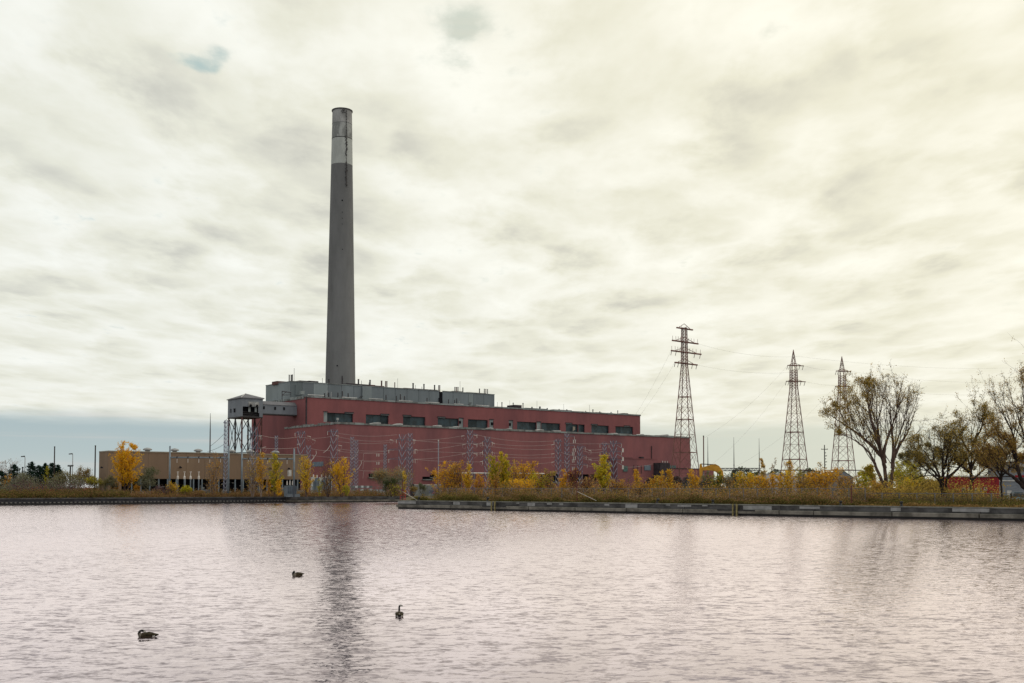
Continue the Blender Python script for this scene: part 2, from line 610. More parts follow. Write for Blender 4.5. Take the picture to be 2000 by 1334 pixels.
M['wood'] = mat('pole_wood', (.045, .036, .034), .25, 1.0, .9, .1, (1, 1, .2))
M['brush'] = mat('cut_brush', (.15, .135, .135), .3, 1.2, .95, .1)
M['brown_pile'] = mat('earth_heap', (.055, .030, .026), .3, .6, .95, .1, bump=.5)
M['fence'] = mat('fence_wire', (.16, .16, .17), .2, 1.0, .6, .3)
M['blue_box'] = mat('blue_grey_box', (.15, .19, .25), .15, .5, .7, .3)
M['graf_red'] = mat('graffiti_red', (.42, .14, .17), .2, 2.0, .8, .2)
M['graf_blue'] = mat('graffiti_blue', (.12, .13, .24), .2, 2.0, .8, .2)
M['green_pane'] = mat('green_pane', (.06, .13, .135), .2, .8, .4, .4)

# ------------------------------------------------------------------ ground, walls along the water
TB = 0.0
bl = P(0, 987, 1.0)                                      # left bank: foot of the wall seen at these two rows
def on_water(px, py):
    r = ray(px, py)
    return CAMP + r * (-CH / r[2])
b0, b1 = on_water(0, 986.6), on_water(775, 979.9)
TB = float((b0.dot(E2) + b1.dot(E2)) / 2)                # the bank runs parallel to the plant
s_left = sof(0, 980, TB) - 60
s_join = sof(558, 980, TB)                               # sheet piling gives way to concrete here
s_end = sof(790, 980, TB)
Q0 = on_water(777, 993.2); Q1r = on_water(2000, 1017.3)
Q0[2] = Q1r[2] = 0
QD = (Q1r - Q0) / np.linalg.norm(Q1r - Q0)
QN = np.array([-QD[1], QD[0], 0.0])                      # inland from the quay
QLEN = float(np.linalg.norm(Q1r - Q0)) + 70
Q1 = Q0 + QD * QLEN


def on_q(px, py=1000.0, off=0.0):
    """distance along the quay of a point seen at column px"""
    r = ray(px, py); r = np.array([r[0], r[1], 0])
    k = (Q0 + QN * off).dot(QN) / r.dot(QN)
    return float((r * k - Q0).dot(QD))


def Q(s, off=0.0, z=0.0):
    return Q0 + QD * s + QN * off + UP * z


meet = ST(sof(800, 980, TB), TB, 0)
g = MB()
L_, R_ = ST(s_left - 400, TB, GZ), Q1 + QD * 120 + UP * GZ
poly = [L_ , ST(sof(800, 980, TB), TB, GZ), Q0 + UP * GZ, R_, np.array([6000, R_[1], GZ]), np.array([6000, 7000, GZ]), np.array([-6000, 7000, GZ]), np.array([-6000, L_[1], GZ])]
o = None
g.add(poly, [(1, 2, 3), (1, 3, 4), (1, 4, 5), (1, 5, 6), (1, 6, 7), (1, 7, 0)])
ground = g.build('ground', M['soil'])
ground['kind'] = 'structure'

# left bank: dark steel sheet piling with a row of pale pile heads
ang = BA
spw = thing('sheet_pile_wall', 'long dark steel retaining wall dotted with pale pile heads along the left bank', 'retaining wall', ST(s_left, TB, 0), BA)
b = MB(); b.stbox(s_left, s_join, TB - .15, TB + .5, .42, 1.62); b.build('wall_face', M['sheet'], spw)
b = MB(); b.stbox(s_left, s_join, TB - .45, TB + .7, 1.62, GZ + .1); b.build('capping_beam', M['quay'], spw)
b = MB(); b.stbox(s_left, s_join, TB - .06, TB + .4, -.8, .42); b.build('wet_foot', M['wet'], spw)
b = MB()
b.obox((0, 0, 0), (.26, 0, 0), (0, .22, 0), (0, 0, .17))
b.obox((0, -.3, 0), (.14, 0, 0), (0, .1, 0), (0, 0, .10))
FRAMES['_'] = (np.zeros(3), np.eye(3))
ph = b.build('pile_head', M['pile_head'])
me_ph = ph.data
bpy.data.objects.remove(ph)
rng = np.random.default_rng(5)
sp = sof(0, 980, TB) - 3
while sp < s_join - .5:
    o = bpy.data.objects.new('pile_head', me_ph); COL.objects.link(o); o.parent = spw
    o.location = (sp - s_left, -.36, .66 + rng.uniform(-.04, .04))
    o.scale = (rng.uniform(.85, 1.15), 1, rng.uniform(.8, 1.1))
    sp += 1.16

qf = thing('concrete_bank_wall', 'low grey concrete bank wall with a pale ledge beside the dark sheet piling', 'retaining wall', ST(s_join, TB, 0), BA)
b = MB(); b.stbox(s_join + .05, s_end + 4, TB - .2, TB + .6, -.8, .30); b.build('wet_foot', M['wet'], qf)
sp = s_join + .05
k = 0
while sp < s_end + 3:
    e = min(sp + 13.0, s_end + 4)
    b = MB(); b.stbox(sp, e - .12, TB - .1, TB + .6, .75, GZ + .06); b.build('wall_section', M['quay'], qf)
    b = MB(); b.stbox(sp, e - .15, TB - .75, TB + .1, .30, .75); b.build('ledge_block', M['ledge'], qf)
    sp = e
# main quay on the right
qa = math.atan2(QD[1], QD[0])
quay = thing('quay_wall', 'long grey concrete quay wall with a pale lower ledge below the autumn scrub', 'quay wall', Q0, qa)


def qbox(mb, s0, s1, o0, o1, z0, z1, mi=0):
    mb.obox(Q((s0 + s1) / 2, (o0 + o1) / 2, (z0 + z1) / 2), QD * (s1 - s0) / 2, QN * (o1 - o0) / 2, UP * (z1 - z0) / 2, mi)


joints = [0.0] + [on_q(x) for x in (884, 969, 1036, 1127, 1227, 1337, 1440, 1525, 1592, 1745, 1915)] + [QLEN * .88, QLEN + 118]
b = MB(); qbox(b, .1, QLEN + 118, .06, 1.2, -.9, .34); b.build('wet_foot', M['wet'], quay)
rr = np.random.default_rng(3)
for a, e in zip(joints[:-1], joints[1:]):
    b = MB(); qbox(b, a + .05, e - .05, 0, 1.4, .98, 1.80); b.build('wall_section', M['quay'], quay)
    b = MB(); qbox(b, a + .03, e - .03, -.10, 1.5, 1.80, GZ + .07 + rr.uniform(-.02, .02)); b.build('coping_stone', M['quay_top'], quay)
    b = MB()
    z1 = .96 + rr.uniform(-.03, .02)
    prof = [(-.62, .34), (-.66, z1 - .08), (-.55, z1), (.4, z1 + .02), (.4, .30)]
    s0, s1 = a + .10, e - .10
    b.prism([Q(s0, q, z) for q, z in prof], QD * (s1 - s0))
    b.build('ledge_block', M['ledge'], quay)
# the quay's end wall turns away from the water at the left
b = MB(); b.obox(Q(.25, 20, .9), QD * .24, QN * 19.9, UP * .93); b.build('end_wall', M['quay'], quay)
# pale concrete repairs
for x0, x1, f0, f1 in ((777, 812, .25, 1), (885, 898, .15, .95), (950, 963, -.1, .95), (1030, 1045, .1, .95), (1068, 1078, .55, .95), (1092, 1100, .5, .95),
                       (1180, 1190, .5, .95), (1221, 1245, .05, .95), (1323, 1350, .5, .95), (1371, 1382, .7, .95), (1451, 1507, .05, .95), (1561, 1601, .45, .95),
                       (1739, 1759, .25, .95), (1859, 1932, .3, .97), (1300, 1309, .75, .95), (1008, 1014, .7, .95)):
    b = MB(); s0, s1 = on_q(x0, 985), on_q(x1, 985)
    qbox(b, s0 + .06, s1, -.035, .3, .98 + .8 * max(f0, 0.02), .98 + .8 * f1)
    b.build('repair_patch', M['patch'], quay)
# ladders let into the face
for x0, x1 in ((965.0, 971.5), (1436.0, 1443.5)):
    r = MB(); s0, s1 = on_q(x0 - 2), on_q(x1 + 2); qbox(r, s0, s1, -.05, .2, .36, 1.82); ld = r.build('ladder', M['wet'], quay)
    for x in (x0, x1):
        r = MB(); s = on_q(x); qbox(r, s - .13, s + .13, -.92, -.70, -.3, GZ + .12); r.build('rail', M['yellow_rail'], ld)
    for k in range(7):
        r = MB(); qbox(r, on_q(x0) + .1, on_q(x1) - .1, -.84, -.78, .1 + .28 * k, .14 + .28 * k); r.build('rung', M['steel_dark'], ld)
# dark timber rubbing strips
for x0, x1 in ((946, 992), (1405, 1478)):
    r = MB(); qbox(r, on_q(x0), on_q(x1), -.75, -.60, .80, 1.02); r.build('rubbing_strip', M['wet'], quay)

# bollards on the quay
BOL = ((813, 'black mooring bollard leaning at the far end of the quay by the red gate'), (947, 'black mooring bollard beside the far yellow ladder'),
       (1279, 'black mooring bollard on the bare quay edge below small orange saplings'), (1388, 'black mooring bollard left of the near yellow ladder'),
       (1638, 'black mooring bollard behind the pale repaired stretch, by the leaning yellow pole'), (1757, 'black mooring bollard in front of the big twin-trunk tree'))
for i, (px, lab) in enumerate(BOL):
    s = on_q(px, 980)
    t = thing('mooring_bollard', lab, 'bollard', Q(s, .75, GZ + .07), qa, 'mooring bollards along the quay')
    b = MB(); b.lathe(Q(s, .75, GZ + .07), [(.34, 0), (.34, .06), (.2, .12), (.17, .45)], 12); b.build('post', M['bollard'], t, True)
    hd = MB()
    lean = QD * (.28 if i in (0, 1, 2) else 0)
    hd.tube([Q(s, .75, GZ + .5), Q(s, .75, GZ + .72) + lean * .6, Q(s, .75, GZ + .86) + lean * 1.5], [.2, .30, .22], 10)
    hd.build('head', M['bollard'], t, True)


# gates: red posts with a pale leaning boom
def boom_gate(px, top, label, pole_end, bpy_, red=False):
    s = on_q(px, 975, 2.0)
    d = float(Q(s, 2.0)[1])
    t = thing('boom_gate', label, 'gate', Q(s, 2.0, GZ), qa, 'mooring boom posts along the quay')
    b = MB(); b.bar(Q(s, 2, GZ), Q(s, 2, GZ + h_at(top, 977, d)), .16); b.build('post', M['rust_pole'], t)
    e = P(pole_end, bpy_, float(Q(on_q(pole_end, 975, 1.2), 1.2)[1]))
    a = P(px, 960, d)
    b = MB(); b.bar(a, e, .07); b.build('boom', M['white_pole'] if px < 1500 else M['yellow_rail'], t)
    if red:
        for k in range(6):
            z = GZ + .25 + k * .42
            b = MB(); b.bar(Q(s - .1, 2.1, z), Q(s + .95, 2.1, z), .09); b.build('rail', M['red_paint'], t)
        for q in (-.1, .95):
            b = MB(); b.bar(Q(s + q, 2.1, GZ), Q(s + q, 2.1, GZ + 2.5), .10); b.build('upright', M['red_paint'], t)
        b = MB(); b.bar(Q(s - .9, 2.1, GZ), Q(s - .9, 2.1, GZ + 1.1), .1); b.bar(Q(s - .9, 2.1, GZ + 1.1), Q(s - .1, 2.1, GZ + 1.2), .1); b.bar(Q(s - .9, 2.1, GZ + .6), Q(s - .1, 2.1, GZ + .6), .1); b.build('side_rail', M['red_paint'], t)


boom_gate(786, 935, 'red ladder gate with a pale leaning boom at the quay corner', 815, 977, True)
boom_gate(1127, 922, 'rusty post with a pale boom leaning right, beside dark red saplings', 1165, 978)
boom_gate(1663, 938, 'tall rusty post with a yellowish boom leaning left, by the big tree', 1625, 981)

# ------------------------------------------------------------------ the power station
TL = 419.0                                    # turbine hall front
TU = 471.0                                    # main block front
TG = 490.0                                    # grey boiler house front
sL0, sL1 = sof(657, 900, TL), sof(1348, 900, TL)
zL = (zof(657, 828, TL) + zof(1348, 856, TL)) / 2
sU0, sU1 = sof(596.5, 800, TU), sof(1250.5, 830, TU)
zU = (zof(600, 776, TU) + zof(1250, 812.5, TU)) / 2
tU1 = 533.0
sG0, sG1 = sof(567.5, 760, TG), sof(966, 780, TG)
zG = (zof(567.5, 743.5, TG) + zof(966, 772.5, TG)) / 2
tG1 = float(on_s(519, 760, sG0).dot(E2))
sM = (sL0 + sL1) / 2
ps = thing('power_station', 'long red brick power station with a grey boiler house on top and dark windows', 'power station', ST(sM, TL, GZ), BA)


def wall_with_holes(s0, s1, z0, z1, t, holes, m, name, depth=1.2):
    """front wall slab at t..t+depth with rectangular openings"""
    mb = MB()
    xs = sorted({s0, s1, *[h[0] for h in holes], *[h[1] for h in holes]})
    for a, b_ in zip(xs[:-1], xs[1:]):
        c = (a + b_) / 2
        col = sorted([(h[2], h[3]) for h in holes if h[0] < c < h[1]])
        z = z0
        for h0, h1 in col:
            if h0 > z + 1e-3:
                mb.stbox(a, b_, t, t + depth, z, h0)
            z = max(z, h1)
        if z < z1 - 1e-3:
            mb.stbox(a, b_, t, t + depth, z, z1)
    return mb.build(name, m, ps)


# --- upper facade with its windows: (dark panes, pale panels, lintel stub at which end)
WIN = [((639.5, 689.5), (632, 639.5), 'both'), ((714.5, 759), None, 'r'), ((787.3, 830.7), None, 'l'), ((855, 896), (896.3, 905), 'l'), ((914, 952.5), None, None),
       (None, (956, 964), None), (None, (994, 1002), None), ((1010, 1048), (1048.3, 1056.7), None), ((1057, 1094), None, None), ((1105, 1129), None, 'l'),
       ((1129.6, 1142), None, None), ((1155, 1189), None, 'l'), ((1202, 1236.5), None, 'm')]
zw0 = (zof(660, 824.5, TU) + zof(1220, 848.5, TU)) / 2
zw1 = (zof(660, 804.5, TU) + zof(1220, 835, TU)) / 2
zw0 = max(zw0, zL + .5)
holes = []
for dk, pl, _ in WIN:
    for q, top in ((dk, 0), (pl, .35)):
        if q:
            holes.append((sof(q[0], 820, TU), sof(q[1], 820, TU), zw0, zw1 + top))
holes.append((sof(978, 820, TU), sof(979, 820, TU), zw0, zw0 + .01))
wall_with_holes(sU0, sU1, GZ, zU, TU, holes, M['brick'], 'main_front_wall')
b = MB(); b.stbox(sU0 + .01, sU1 - .01, TU + 1.2, tU1, GZ, zU - .6); b.build('main_block', M['brick'], ps)
for dk, pl, li in WIN:
    if dk:
        s0, s1 = sof(dk[0], 820, TU), sof(dk[1], 820, TU)
        fr = MB(); fr.stbox(s0, s1, TU + .7, TU + .9, zw0, zw0 + .18); fr.stbox(s0, s1, TU + .6, TU + .9, zw1 - .18, zw1)
        fr.stbox(s0, s0 + .18, TU + .6, TU + .9, zw0, zw1); fr.stbox(s1 - .18, s1, TU + .6, TU + .9, zw0, zw1)
        win = fr.build('window', M['lintel'], ps)
        n = max(2, int((s1 - s0) / 4.4))
        for k in range(n):
            a, e = s0 + (s1 - s0) * k / n, s0 + (s1 - s0) * (k + 1) / n
            p_ = MB(); p_.stbox(a + .05, e - .05, TU + .9 + .06 * ((k * 7) % 3), TU + 1.15, zw0, zw1)
            p_.build('pane', M['glass_dark'] if (k * 5 + int(s0)) % 4 else M['glass_b'], win)
        for key, a, e in (('l', s0, s0 + 4.6), ('r', s1 - 4.6, s1), ('m', s1 - 7.5, s1 - 3.0)):
            if li == key or (li == 'both' and key == 'r'):
                p_ = MB(); p_.stbox(a - .3, e + .3, TU - .35, TU - .003, zw1 + .25, zw1 + .75); p_.build('lintel', M['lintel'], win)
                p_ = MB(); p_.stbox(a, e, TU - .12, TU - .002, zw1 - .05, zw1 + .24); p_.build('sill_sheet', M['panel_pale'], win)
    if pl:
        s0, s1 = sof(pl[0], 820, TU), sof(pl[1], 820, TU)
        p_ = MB(); p_.stbox(s0, s1, TU + .35, TU + .7, zw0, zw1 + .35); pn = p_.build('panel', M['panel_pale'], ps)
        p_ = MB(); p_.stbox(s0 - .2, s1 + .2, TU - .2, TU - .003, zw1 + .36, zw1 + .62); p_.build('lintel', M['lintel'], pn)
        if pl[0] > 850 and pl[0] < 1000:
            p_ = MB(); q = s0 + (s1 - s0) * (.25 if pl[0] < 900 or pl[0] > 990 else .7)
            p_.lathe(ST(q, TU + .3, zw0 + (zw1 - zw0) * .45), [(.75, 0), (.75, 1.5)], 10); p_.build('fan_opening', M['dark'], pn)
# sign-like amber board hanging in a window
b = MB(); s = sof(1120, 835, TU); b.prism([ST(s - .9, TU - .3, zw0 + .6), ST(s + .9, TU - .3, zw0 + 1.4), ST(s + 1.0, TU - .3, zw0 + 3.0), ST(s - .7, TU - .3, zw0 + 3.3)], -E2 * .2); b.build('loose_board', M['tan_pale'], ps)
# drain pipe on the corner
b = MB(); b.stbox(sU0 + .05, sU0 + .65, TU - .45, TU - .003, zL + .3, zU + .3); b.build('drain_pipe', M['lintel'], ps)

# --- lower hall
lh = []
zb0, zb1 = zof(1100, 941, TL), zof(1100, 926, TL)
for x0, x1 in ((1056, 1077), (1079, 1092), (1113, 1137), (1138.5, 1151), (1153, 1166)):
    lh.append((sof(x0, 930, TL), sof(x1, 930, TL), zb0, zb1))
lh.append((sof(611, 905, TL), sof(628, 905, TL), zof(620, 911, TL), zof(620, 902, TL)))
for x0, x1, y0, y1 in ((720, 748, 932, 925), (825, 846, 936, 931), (840, 860, 932, 926), (960, 1005, 940, 927)):
    lh.append((sof(x0, 930, TL), sof(x1, 930, TL), zof((x0 + x1) / 2, y0, TL), zof((x0 + x1) / 2, y1, TL)))
lh = [h for h in lh if h[0] > sL0]
wall_with_holes(sL0, sL1, GZ, zL, TL, lh, M['brick_low'], 'hall_front_wall')
b = MB(); b.stbox(sL0 + .02, sL1 - .02, TL + 1.9, TU - .05, GZ, zL - .7); b.build('turbine_hall', M['brick_low'], ps)
b = MB(); b.stbox(sL0 - .0, sL0 + 1.2, TL + 1.2, TU - .06, GZ, zL - .01); b.build('hall_side_wall', M['brick'], ps)
b = MB(); b.stbox(sL1 - 1.2, sL1, TL + 1.2, TU - .06, GZ, zL - .01); b.build('hall_side_wall', M['brick'], ps)
for s0, s1, z0, z1 in lh:
    b = MB(); b.stbox(s0, s1, TL + 1.25, TL + 1.85, z0, z1); b.build('loading_opening', M['dark'] if z1 - z0 < 4.5 else M['lintel'], ps)
    b = MB(); b.stbox(s0 - .2, s1 + .2, TL - .8, TL - .003, z0 - .45, z0); b.build('loading_sill', M['coping'], ps)
b = MB(); s0, s1 = sof(611, 905, TL), sof(628, 905, TL)
if s0 > 0:
    b.stbox(sof(658, 905, TL) + .2, sof(668, 905, TL), TL + .4, TL + .9, zof(660, 911, TL), zof(660, 903, TL)); b.build('shutter', M['blue_box'], ps)
# blue shutter on the hidden side wall
b = MB(); t0, t1 = float(on_s(632, 905, sL0).dot(E2)), float(on_s(611, 905, sL0).dot(E2))
zz = on_s(620, 911, sL0)[2], on_s(620, 902, sL0)[2]
b.obox(ST(sL0 - .1, (t0 + t1) / 2, sum(zz) / 2), E1 * .1, E2 * (t1 - t0) / 2, UP * (zz[1] - zz[0]) / 2); b.build('side_shutter', M['blue_box'], ps)
# steam pipe along the foot of the hall
for x0, x1, y in ((868, 950, 923.5), (1004, 1058, 924.5)):
    b = MB(); b.tube([ST(sof(x0, y, TL) , TL - 2.0, zof(x0, y, TL - 2)), ST(sof(x1, y, TL), TL - 2.0, zof(x0, y, TL - 2))], .32, 8); pp = b.build('steam_pipe', M['insul'], ps)
    for k in range(4):
        b = MB(); s = sof(x0, y, TL) + 1 + k * (sof(x1, y, TL) - sof(x0, y, TL) - 2) / 3; b.bar(ST(s, TL - 2, GZ), ST(s, TL - 2, zof(x0, y, TL - 2) - .3), .35); b.build('pipe_post', M['portal'], pp)

# right hand annex with its door, vents and green panes
sA0, sA1 = sof(1205, 920, TL - 9), sof(1283, 920, TL - 9)
zA = zof(1240, 897, TL - 9)
b = MB(); b.stbox(sA0, sA1, TL - 9, TL - .02, GZ, zA); an = b.build('annex', M['brick_low'], ps)
b = MB(); b.stbox(sA0 - .1, sA1 + .1, TL - 9.15, TL - .03, zA, zA + .5); b.build('annex_coping', M['brick'], an)
x0, x1 = sof(1278, 920, TL - 9.6), sof(1297, 920, TL - 9.6)
b = MB(); b.stbox(x0, x1, TL - 14, TL - 9.02, GZ, zof(1287, 904, TL - 12)); b.build('dark_shed', M['lintel'], an)
for x0, x1, y0, y1, mm in ((1217, 1225, 921, 910, M['green_pane']), (1258, 1270, 918, 908, M['blue_box'])):
    b = MB(); b.stbox(sof(x0, 915, TL - 9), sof(x1, 915, TL - 9), TL - 9.4, TL - 9.003, zof(1220, y0, TL - 9), zof(1220, y1, TL - 9)); b.build('vent_box', mm, an)
for x0, x1, y0, y1 in ((1219, 1233, 897, 894), (1250, 1255, 897, 891.5)):
    b = MB(); b.stbox(sof(x0, 895, TL - 3), sof(x1, 895, TL - 3), TL - 4, TL - 2, zA + .5, zof(1225, y1, TL - 3)); b.build('roof_box', M['lintel'], an)
for k in range(4):
    x0 = 1303 + k * 4.2
    b = MB(); b.stbox(sof(x0, 912, TL), sof(x0 + 3.6, 912, TL), TL - .3, TL - .003, zof(1310, 916, TL), zof(1310, 909, TL)); b.build('green_window', M['green_pane'], ps)
for k in range(6):
    b = MB(); s = sof(1292, 902, TL - 11) + k * .9; b.bar(ST(s, TL - 11, zof(1290, 904, TL - 11)), ST(s, TL - 11, zof(1290, 901 - (k % 2), TL - 11)), .3); b.build('vent_stub', M['insul'] if k % 2 else M['pipe_dark'], an)
sB0, sB1 = sof(1297, 925, TL - 5), sof(1345, 925, TL - 5)
b = MB(); b.stbox(sA1 + .5, sL1 + 14, TL - 5, TL - .02, GZ, zof(1330, 916, TL - 5)); lw = b.build('low_wing', M['brick_low'], ps)
b = MB(); b.stbox(sA1 + .4, sL1 + 14.1, TL - 5.2, TL - .03, zof(1330, 916, TL - 5), zof(1330, 914.5, TL - 5)); b.build('wing_coping', M['lintel'], lw)
for x in (1237, 1245, 1252):
    b = MB(); b.bar(ST(sof(x, 910, TL - 9), TL - 9.3, zof(x, 925, TL - 9)), ST(sof(x, 910, TL - 9), TL - 9.3, zof(x, 909, TL - 9)), .25); b.build('drain_pipe', M['lintel'], an)
b = MB(); b.bar(ST(sof(1272, 880, TL), TL - .3, GZ), ST(sof(1272, 880, TL), TL - .3, zof(1272, 871, TL)), .35); b.build('drain_pipe', M['lintel'], ps)

# copings laid stone by stone
rg = np.random.default_rng(11)


def coping(s0, s1, t0, t1, z, along='s', h=.9, step=4.6, jag=.25, tint=None):
    n = max(1, int(round(abs((s1 - s0) if along == 's' else (t1 - t0)) / step)))
    for k in range(n):
        if along == 's':
            a, e = s0 + (s1 - s0) * k / n, s0 + (s1 - s0) * (k + 1) / n
            mb = MB(); mb.stbox(a + .04, e - .04, t0, t1, z, z + h + rg.uniform(-jag, jag))
        else:
            a, e = t0 + (t1 - t0) * k / n, t0 + (t1 - t0) * (k + 1) / n
            mb = MB(); mb.stbox(s0, s1, a + .04, e - .04 - (.9 if jag > .3 else 0), z, z + h + rg.uniform(-jag, jag))
        mb.build('coping_stone', M['coping'] if rg.random() > .25 else M['panel_pale'], ps)


coping(sU0 - .3, sU1 + .3, TU - .35, TU + 1.1, zU, h=.75, jag=.12)
coping(sU0 - .35, sU0 + 1.0, TU + 1.2, tU1, zU - .55, 't', h=1.1, step=2.6, jag=.38)
coping(sL0 - .3, sL1 + .3, TL - .35, TL + 1.1, zL, h=.85, jag=.16)
coping(sL0 - .35, sL0 + 1.0, TL + 1.2, TU - .1, zL - .1, 't', h=.95, step=2.4, jag=.34)
coping(sU1 - .9, sU1 + .35, TU + 1.2, tU1, zU - .55, 't', h=1.2, step=6, jag=.1)
b = MB(); b.stbox(sL0 + 1.3, sL1 - 1.3, TL + 1.95, TU - .06, zL - .65, zL - .2); b.build('hall_roof', M['roof'], ps)
b = MB(); b.stbox(sU0 + 1.1, sU1 - 1.0, TU + 1.25, tU1 - .1, zU - .55, zU - .1); b.build('main_roof', M['roof'], ps)

# pale sheets and skylights on the hall roof
for x0, x1, y, h_ in ((713, 744, 829, 1.5), (758, 787, 831, 1.4), (830, 863, 833.5, 1.4), (880, 898, 835, 1.2), (940, 964, 837, 1.2), (975, 1001, 839, 1.2), (1041, 1062, 841, 1.5), (1063, 1096, 842.5, 1.3),
                      (1128, 1142, 845, .8), (1172, 1207, 846.5, 1.2), (1240, 1258, 850, 1.2), (1280, 1306, 852, 1.6)):
    t0 = TL + 9
    s0, s1 = sof(x0, y, t0), sof(x1, y, t0)
    mb = MB()
    mb.prism([ST(s0, t0, zL - .2), ST(s1, t0, zL - .2), ST(s1, t0, zL + h_ + .5), ST(s1 - 1.2, t0, zL + h_ + .7), ST(s0, t0, zL + .8)], E2 * 4)
    mb.build('skylight', M['roof_pale'], ps)
mb = MB(); s = sof(656, 825, TL + 2); mb.bar(ST(s, TL + .4, zL + .4), ST(s, TL + .4, zof(656, 817, TL)), .22); mb.obox(ST(s, TL + .4, zof(656, 818, TL)), E1 * .5, E2 * .2, UP * .5); mb.build('roof_lamp', M['pipe'], ps)

# --- grey boiler house on top, clad panel by panel
b = MB(); b.stbox(sG0 + .3, sG1 - .3, TG + .3, tG1, zU - .5, zG - .35); b.build('boiler_house', M['clad_c'], ps)
seams = [567.5, 590, 612, 640.5, 667, 691, 706.5, 725, 749, 772, 795, 818, 838, 858]
seams2 = [864.5, 885, 915, 925, 945, 966]
for lst in (seams, seams2):
    for k, (x0, x1) in enumerate(zip(lst[:-1], lst[1:])):
        s0, s1 = sof(x0, 765, TG), sof(x1, 765, TG)
        mm = M['clad_c'] if (x0 == 567.5) else (M['clad_b'] if x0 in (706.5, 915, 612) else M['clad'])
        b = MB(); b.stbox(s0 + .09, s1 - .09, TG - (.0 if x0 != 706.5 else .6), TG + .28, zU - .4, zG); b.build('cladding_panel', mm, ps)
        b = MB(); b.stbox(s0, s1 - .03, TG - .25, TG + .5, zG, zG + .35); b.build('eave_strip', M['panel_pale'] if k % 3 else M['coping'], ps)
b = MB(); b.stbox(sof(858.2, 765, TG), sof(864.3, 765, TG), TG + .2, TG + .29, zU, zG - .2); b.build('dark_gap', M['dark'], ps)
b = MB(); b.stbox(sof(858.2, 765, TG) - .6, sof(861, 765, TG), TG - .3, TG - .003, zU + 1, zU + 5.5); b.build('dark_shaft', M['dark'], ps)
for k in range(2):
    t0, t1 = TG + .3 + (tG1 - TG - .3) * k / 2, TG + .3 + (tG1 - TG - .3) * (k + 1) / 2
    b = MB(); b.stbox(sG0 - .0, sG0 + .29, t0 + .08, t1 - .08, zU - .4, zG - .02); b.build('cladding_panel', M['clad_b'], ps)
    b = MB(); b.stbox(sG0 - .2, sG0 + .5, t0, t1 - .02, zG - .01, zG + .3); b.build('eave_strip', M['panel_pale'], ps)
# low plant on the boiler house roof
for x0, x1, y in ((541, 566, 744.8), (585, 602, 743.5), (603, 622, 744), (678, 700, 749), (702, 718, 750.5), (719, 733, 751.5), (734, 751, 753.5), (790, 806, 757.8), (808, 838, 759.5), (840, 855, 761), (885, 905, 764), (912, 950, 767)):
    tq = TG + 6 if x0 > 575 else TG + 14
    s0, s1 = sof(x0, y, tq), sof(x1, y, tq)
    b = MB(); b.stbox(s0, s1, tq, tq + 6, zG - .4, zof((x0 + x1) / 2, y, tq)); b.build('roof_hood', M['steel_rust'] if (int(x0) % 3) else M['lintel'], ps)
# stacks and whips standing along the roof line
for x, ytop, w in ((564.7, 732, .34), (568.5, 732, .34), (570.8, 731.5, .34), (574.3, 719, .14), (629.5, 738, .16), (642.3, 740.5, .55), (700, 740.5, .5), (706, 743.5, .2), (722.6, 742, .5), (720.5, 747, .2), (745.2, 743.5, .5),
                   (753, 744.5, .34), (755.6, 744.5, .34), (771, 746.8, .3), (776.6, 739, .12), (806.8, 748.3, .5), (811.5, 752, .16), (824, 755, .2), (828, 750, .45), (848.8, 752, .45), (856.8, 752.5, .3), (859, 752.5, .3),
                   (888.5, 755.8, .35), (891.5, 756, .35), (894.5, 756, .35), (898.5, 744.5, .14), (904, 757, .35), (936.5, 759, .35), (946, 759.5, .3), (949, 759.8, .3), (952.3, 760, .3)):
    tq = TG + 3
    s = sof(x, 760, tq)
    b = MB(); z1 = zof(x, ytop, tq)
    if w < .25:
        b.bar(ST(s, tq, zG - .4), ST(s, tq, z1), w)
        b.build('whip_aerial', M['pipe_dark'], ps)
    else:
        b.lathe(ST(s, tq, 0), [(w * .8, zG - .4), (w * .8, z1 - .3), (w, z1 - .3), (w, z1)], 8)
        b.build('roof_stack', M['steel_rust'] if int(x) % 2 else M['pipe_dark'], ps)
for x, ytop, w in ((971.5, 785, .14), (980.3, 785.5, .35), (995.5, 782, .12), (1002.3, 786.5, .35), (1021.5, 787, .35), (1039, 794.5, .45), (1048.8, 783, .12), (1054.5, 794, .6), (1068.8, 797, .4), (1092, 799, .4), (1101, 789, .12),
                   (1107, 799.5, .4), (1144, 802.5, .3), (1151.5, 791, .12), (1158, 799.5, .4), (1171.5, 803.5, .35), (1193.5, 804.5, .35), (1206.5, 801.5, .3)):
    tq = TU + 8
    s = sof(x, 800, tq); z1 = zof(x, ytop, tq)
    b = MB()
    if w < .25:
        b.bar(ST(s, tq, zU - .3), ST(s, tq, z1), w); b.build('whip_aerial', M['pipe_dark'], ps)
    else:
        b.lathe(ST(s, tq, 0), [(w * .7, zU - .3), (w * .7, z1 - .6), (w, z1 - .5), (w * .8, z1)], 8); b.build('roof_vent', M['pipe_dark'], ps)
for x0, x1, y in ((969, 1003, 795), (1005, 1019, 791), (1027, 1068, 797.5), (1081, 1117, 800.5), (1140, 1170, 805), (1218, 1227, 807)):
    tq = TU + 6
    b = MB(); b.stbox(sof(x0, y, tq), sof(x1, y, tq), tq, tq + 7, zU - .3, zof((x0 + x1) / 2, y, tq)); b.build('roof_hood', M['roof'] if x0 != 1005 else M['lintel'], ps)
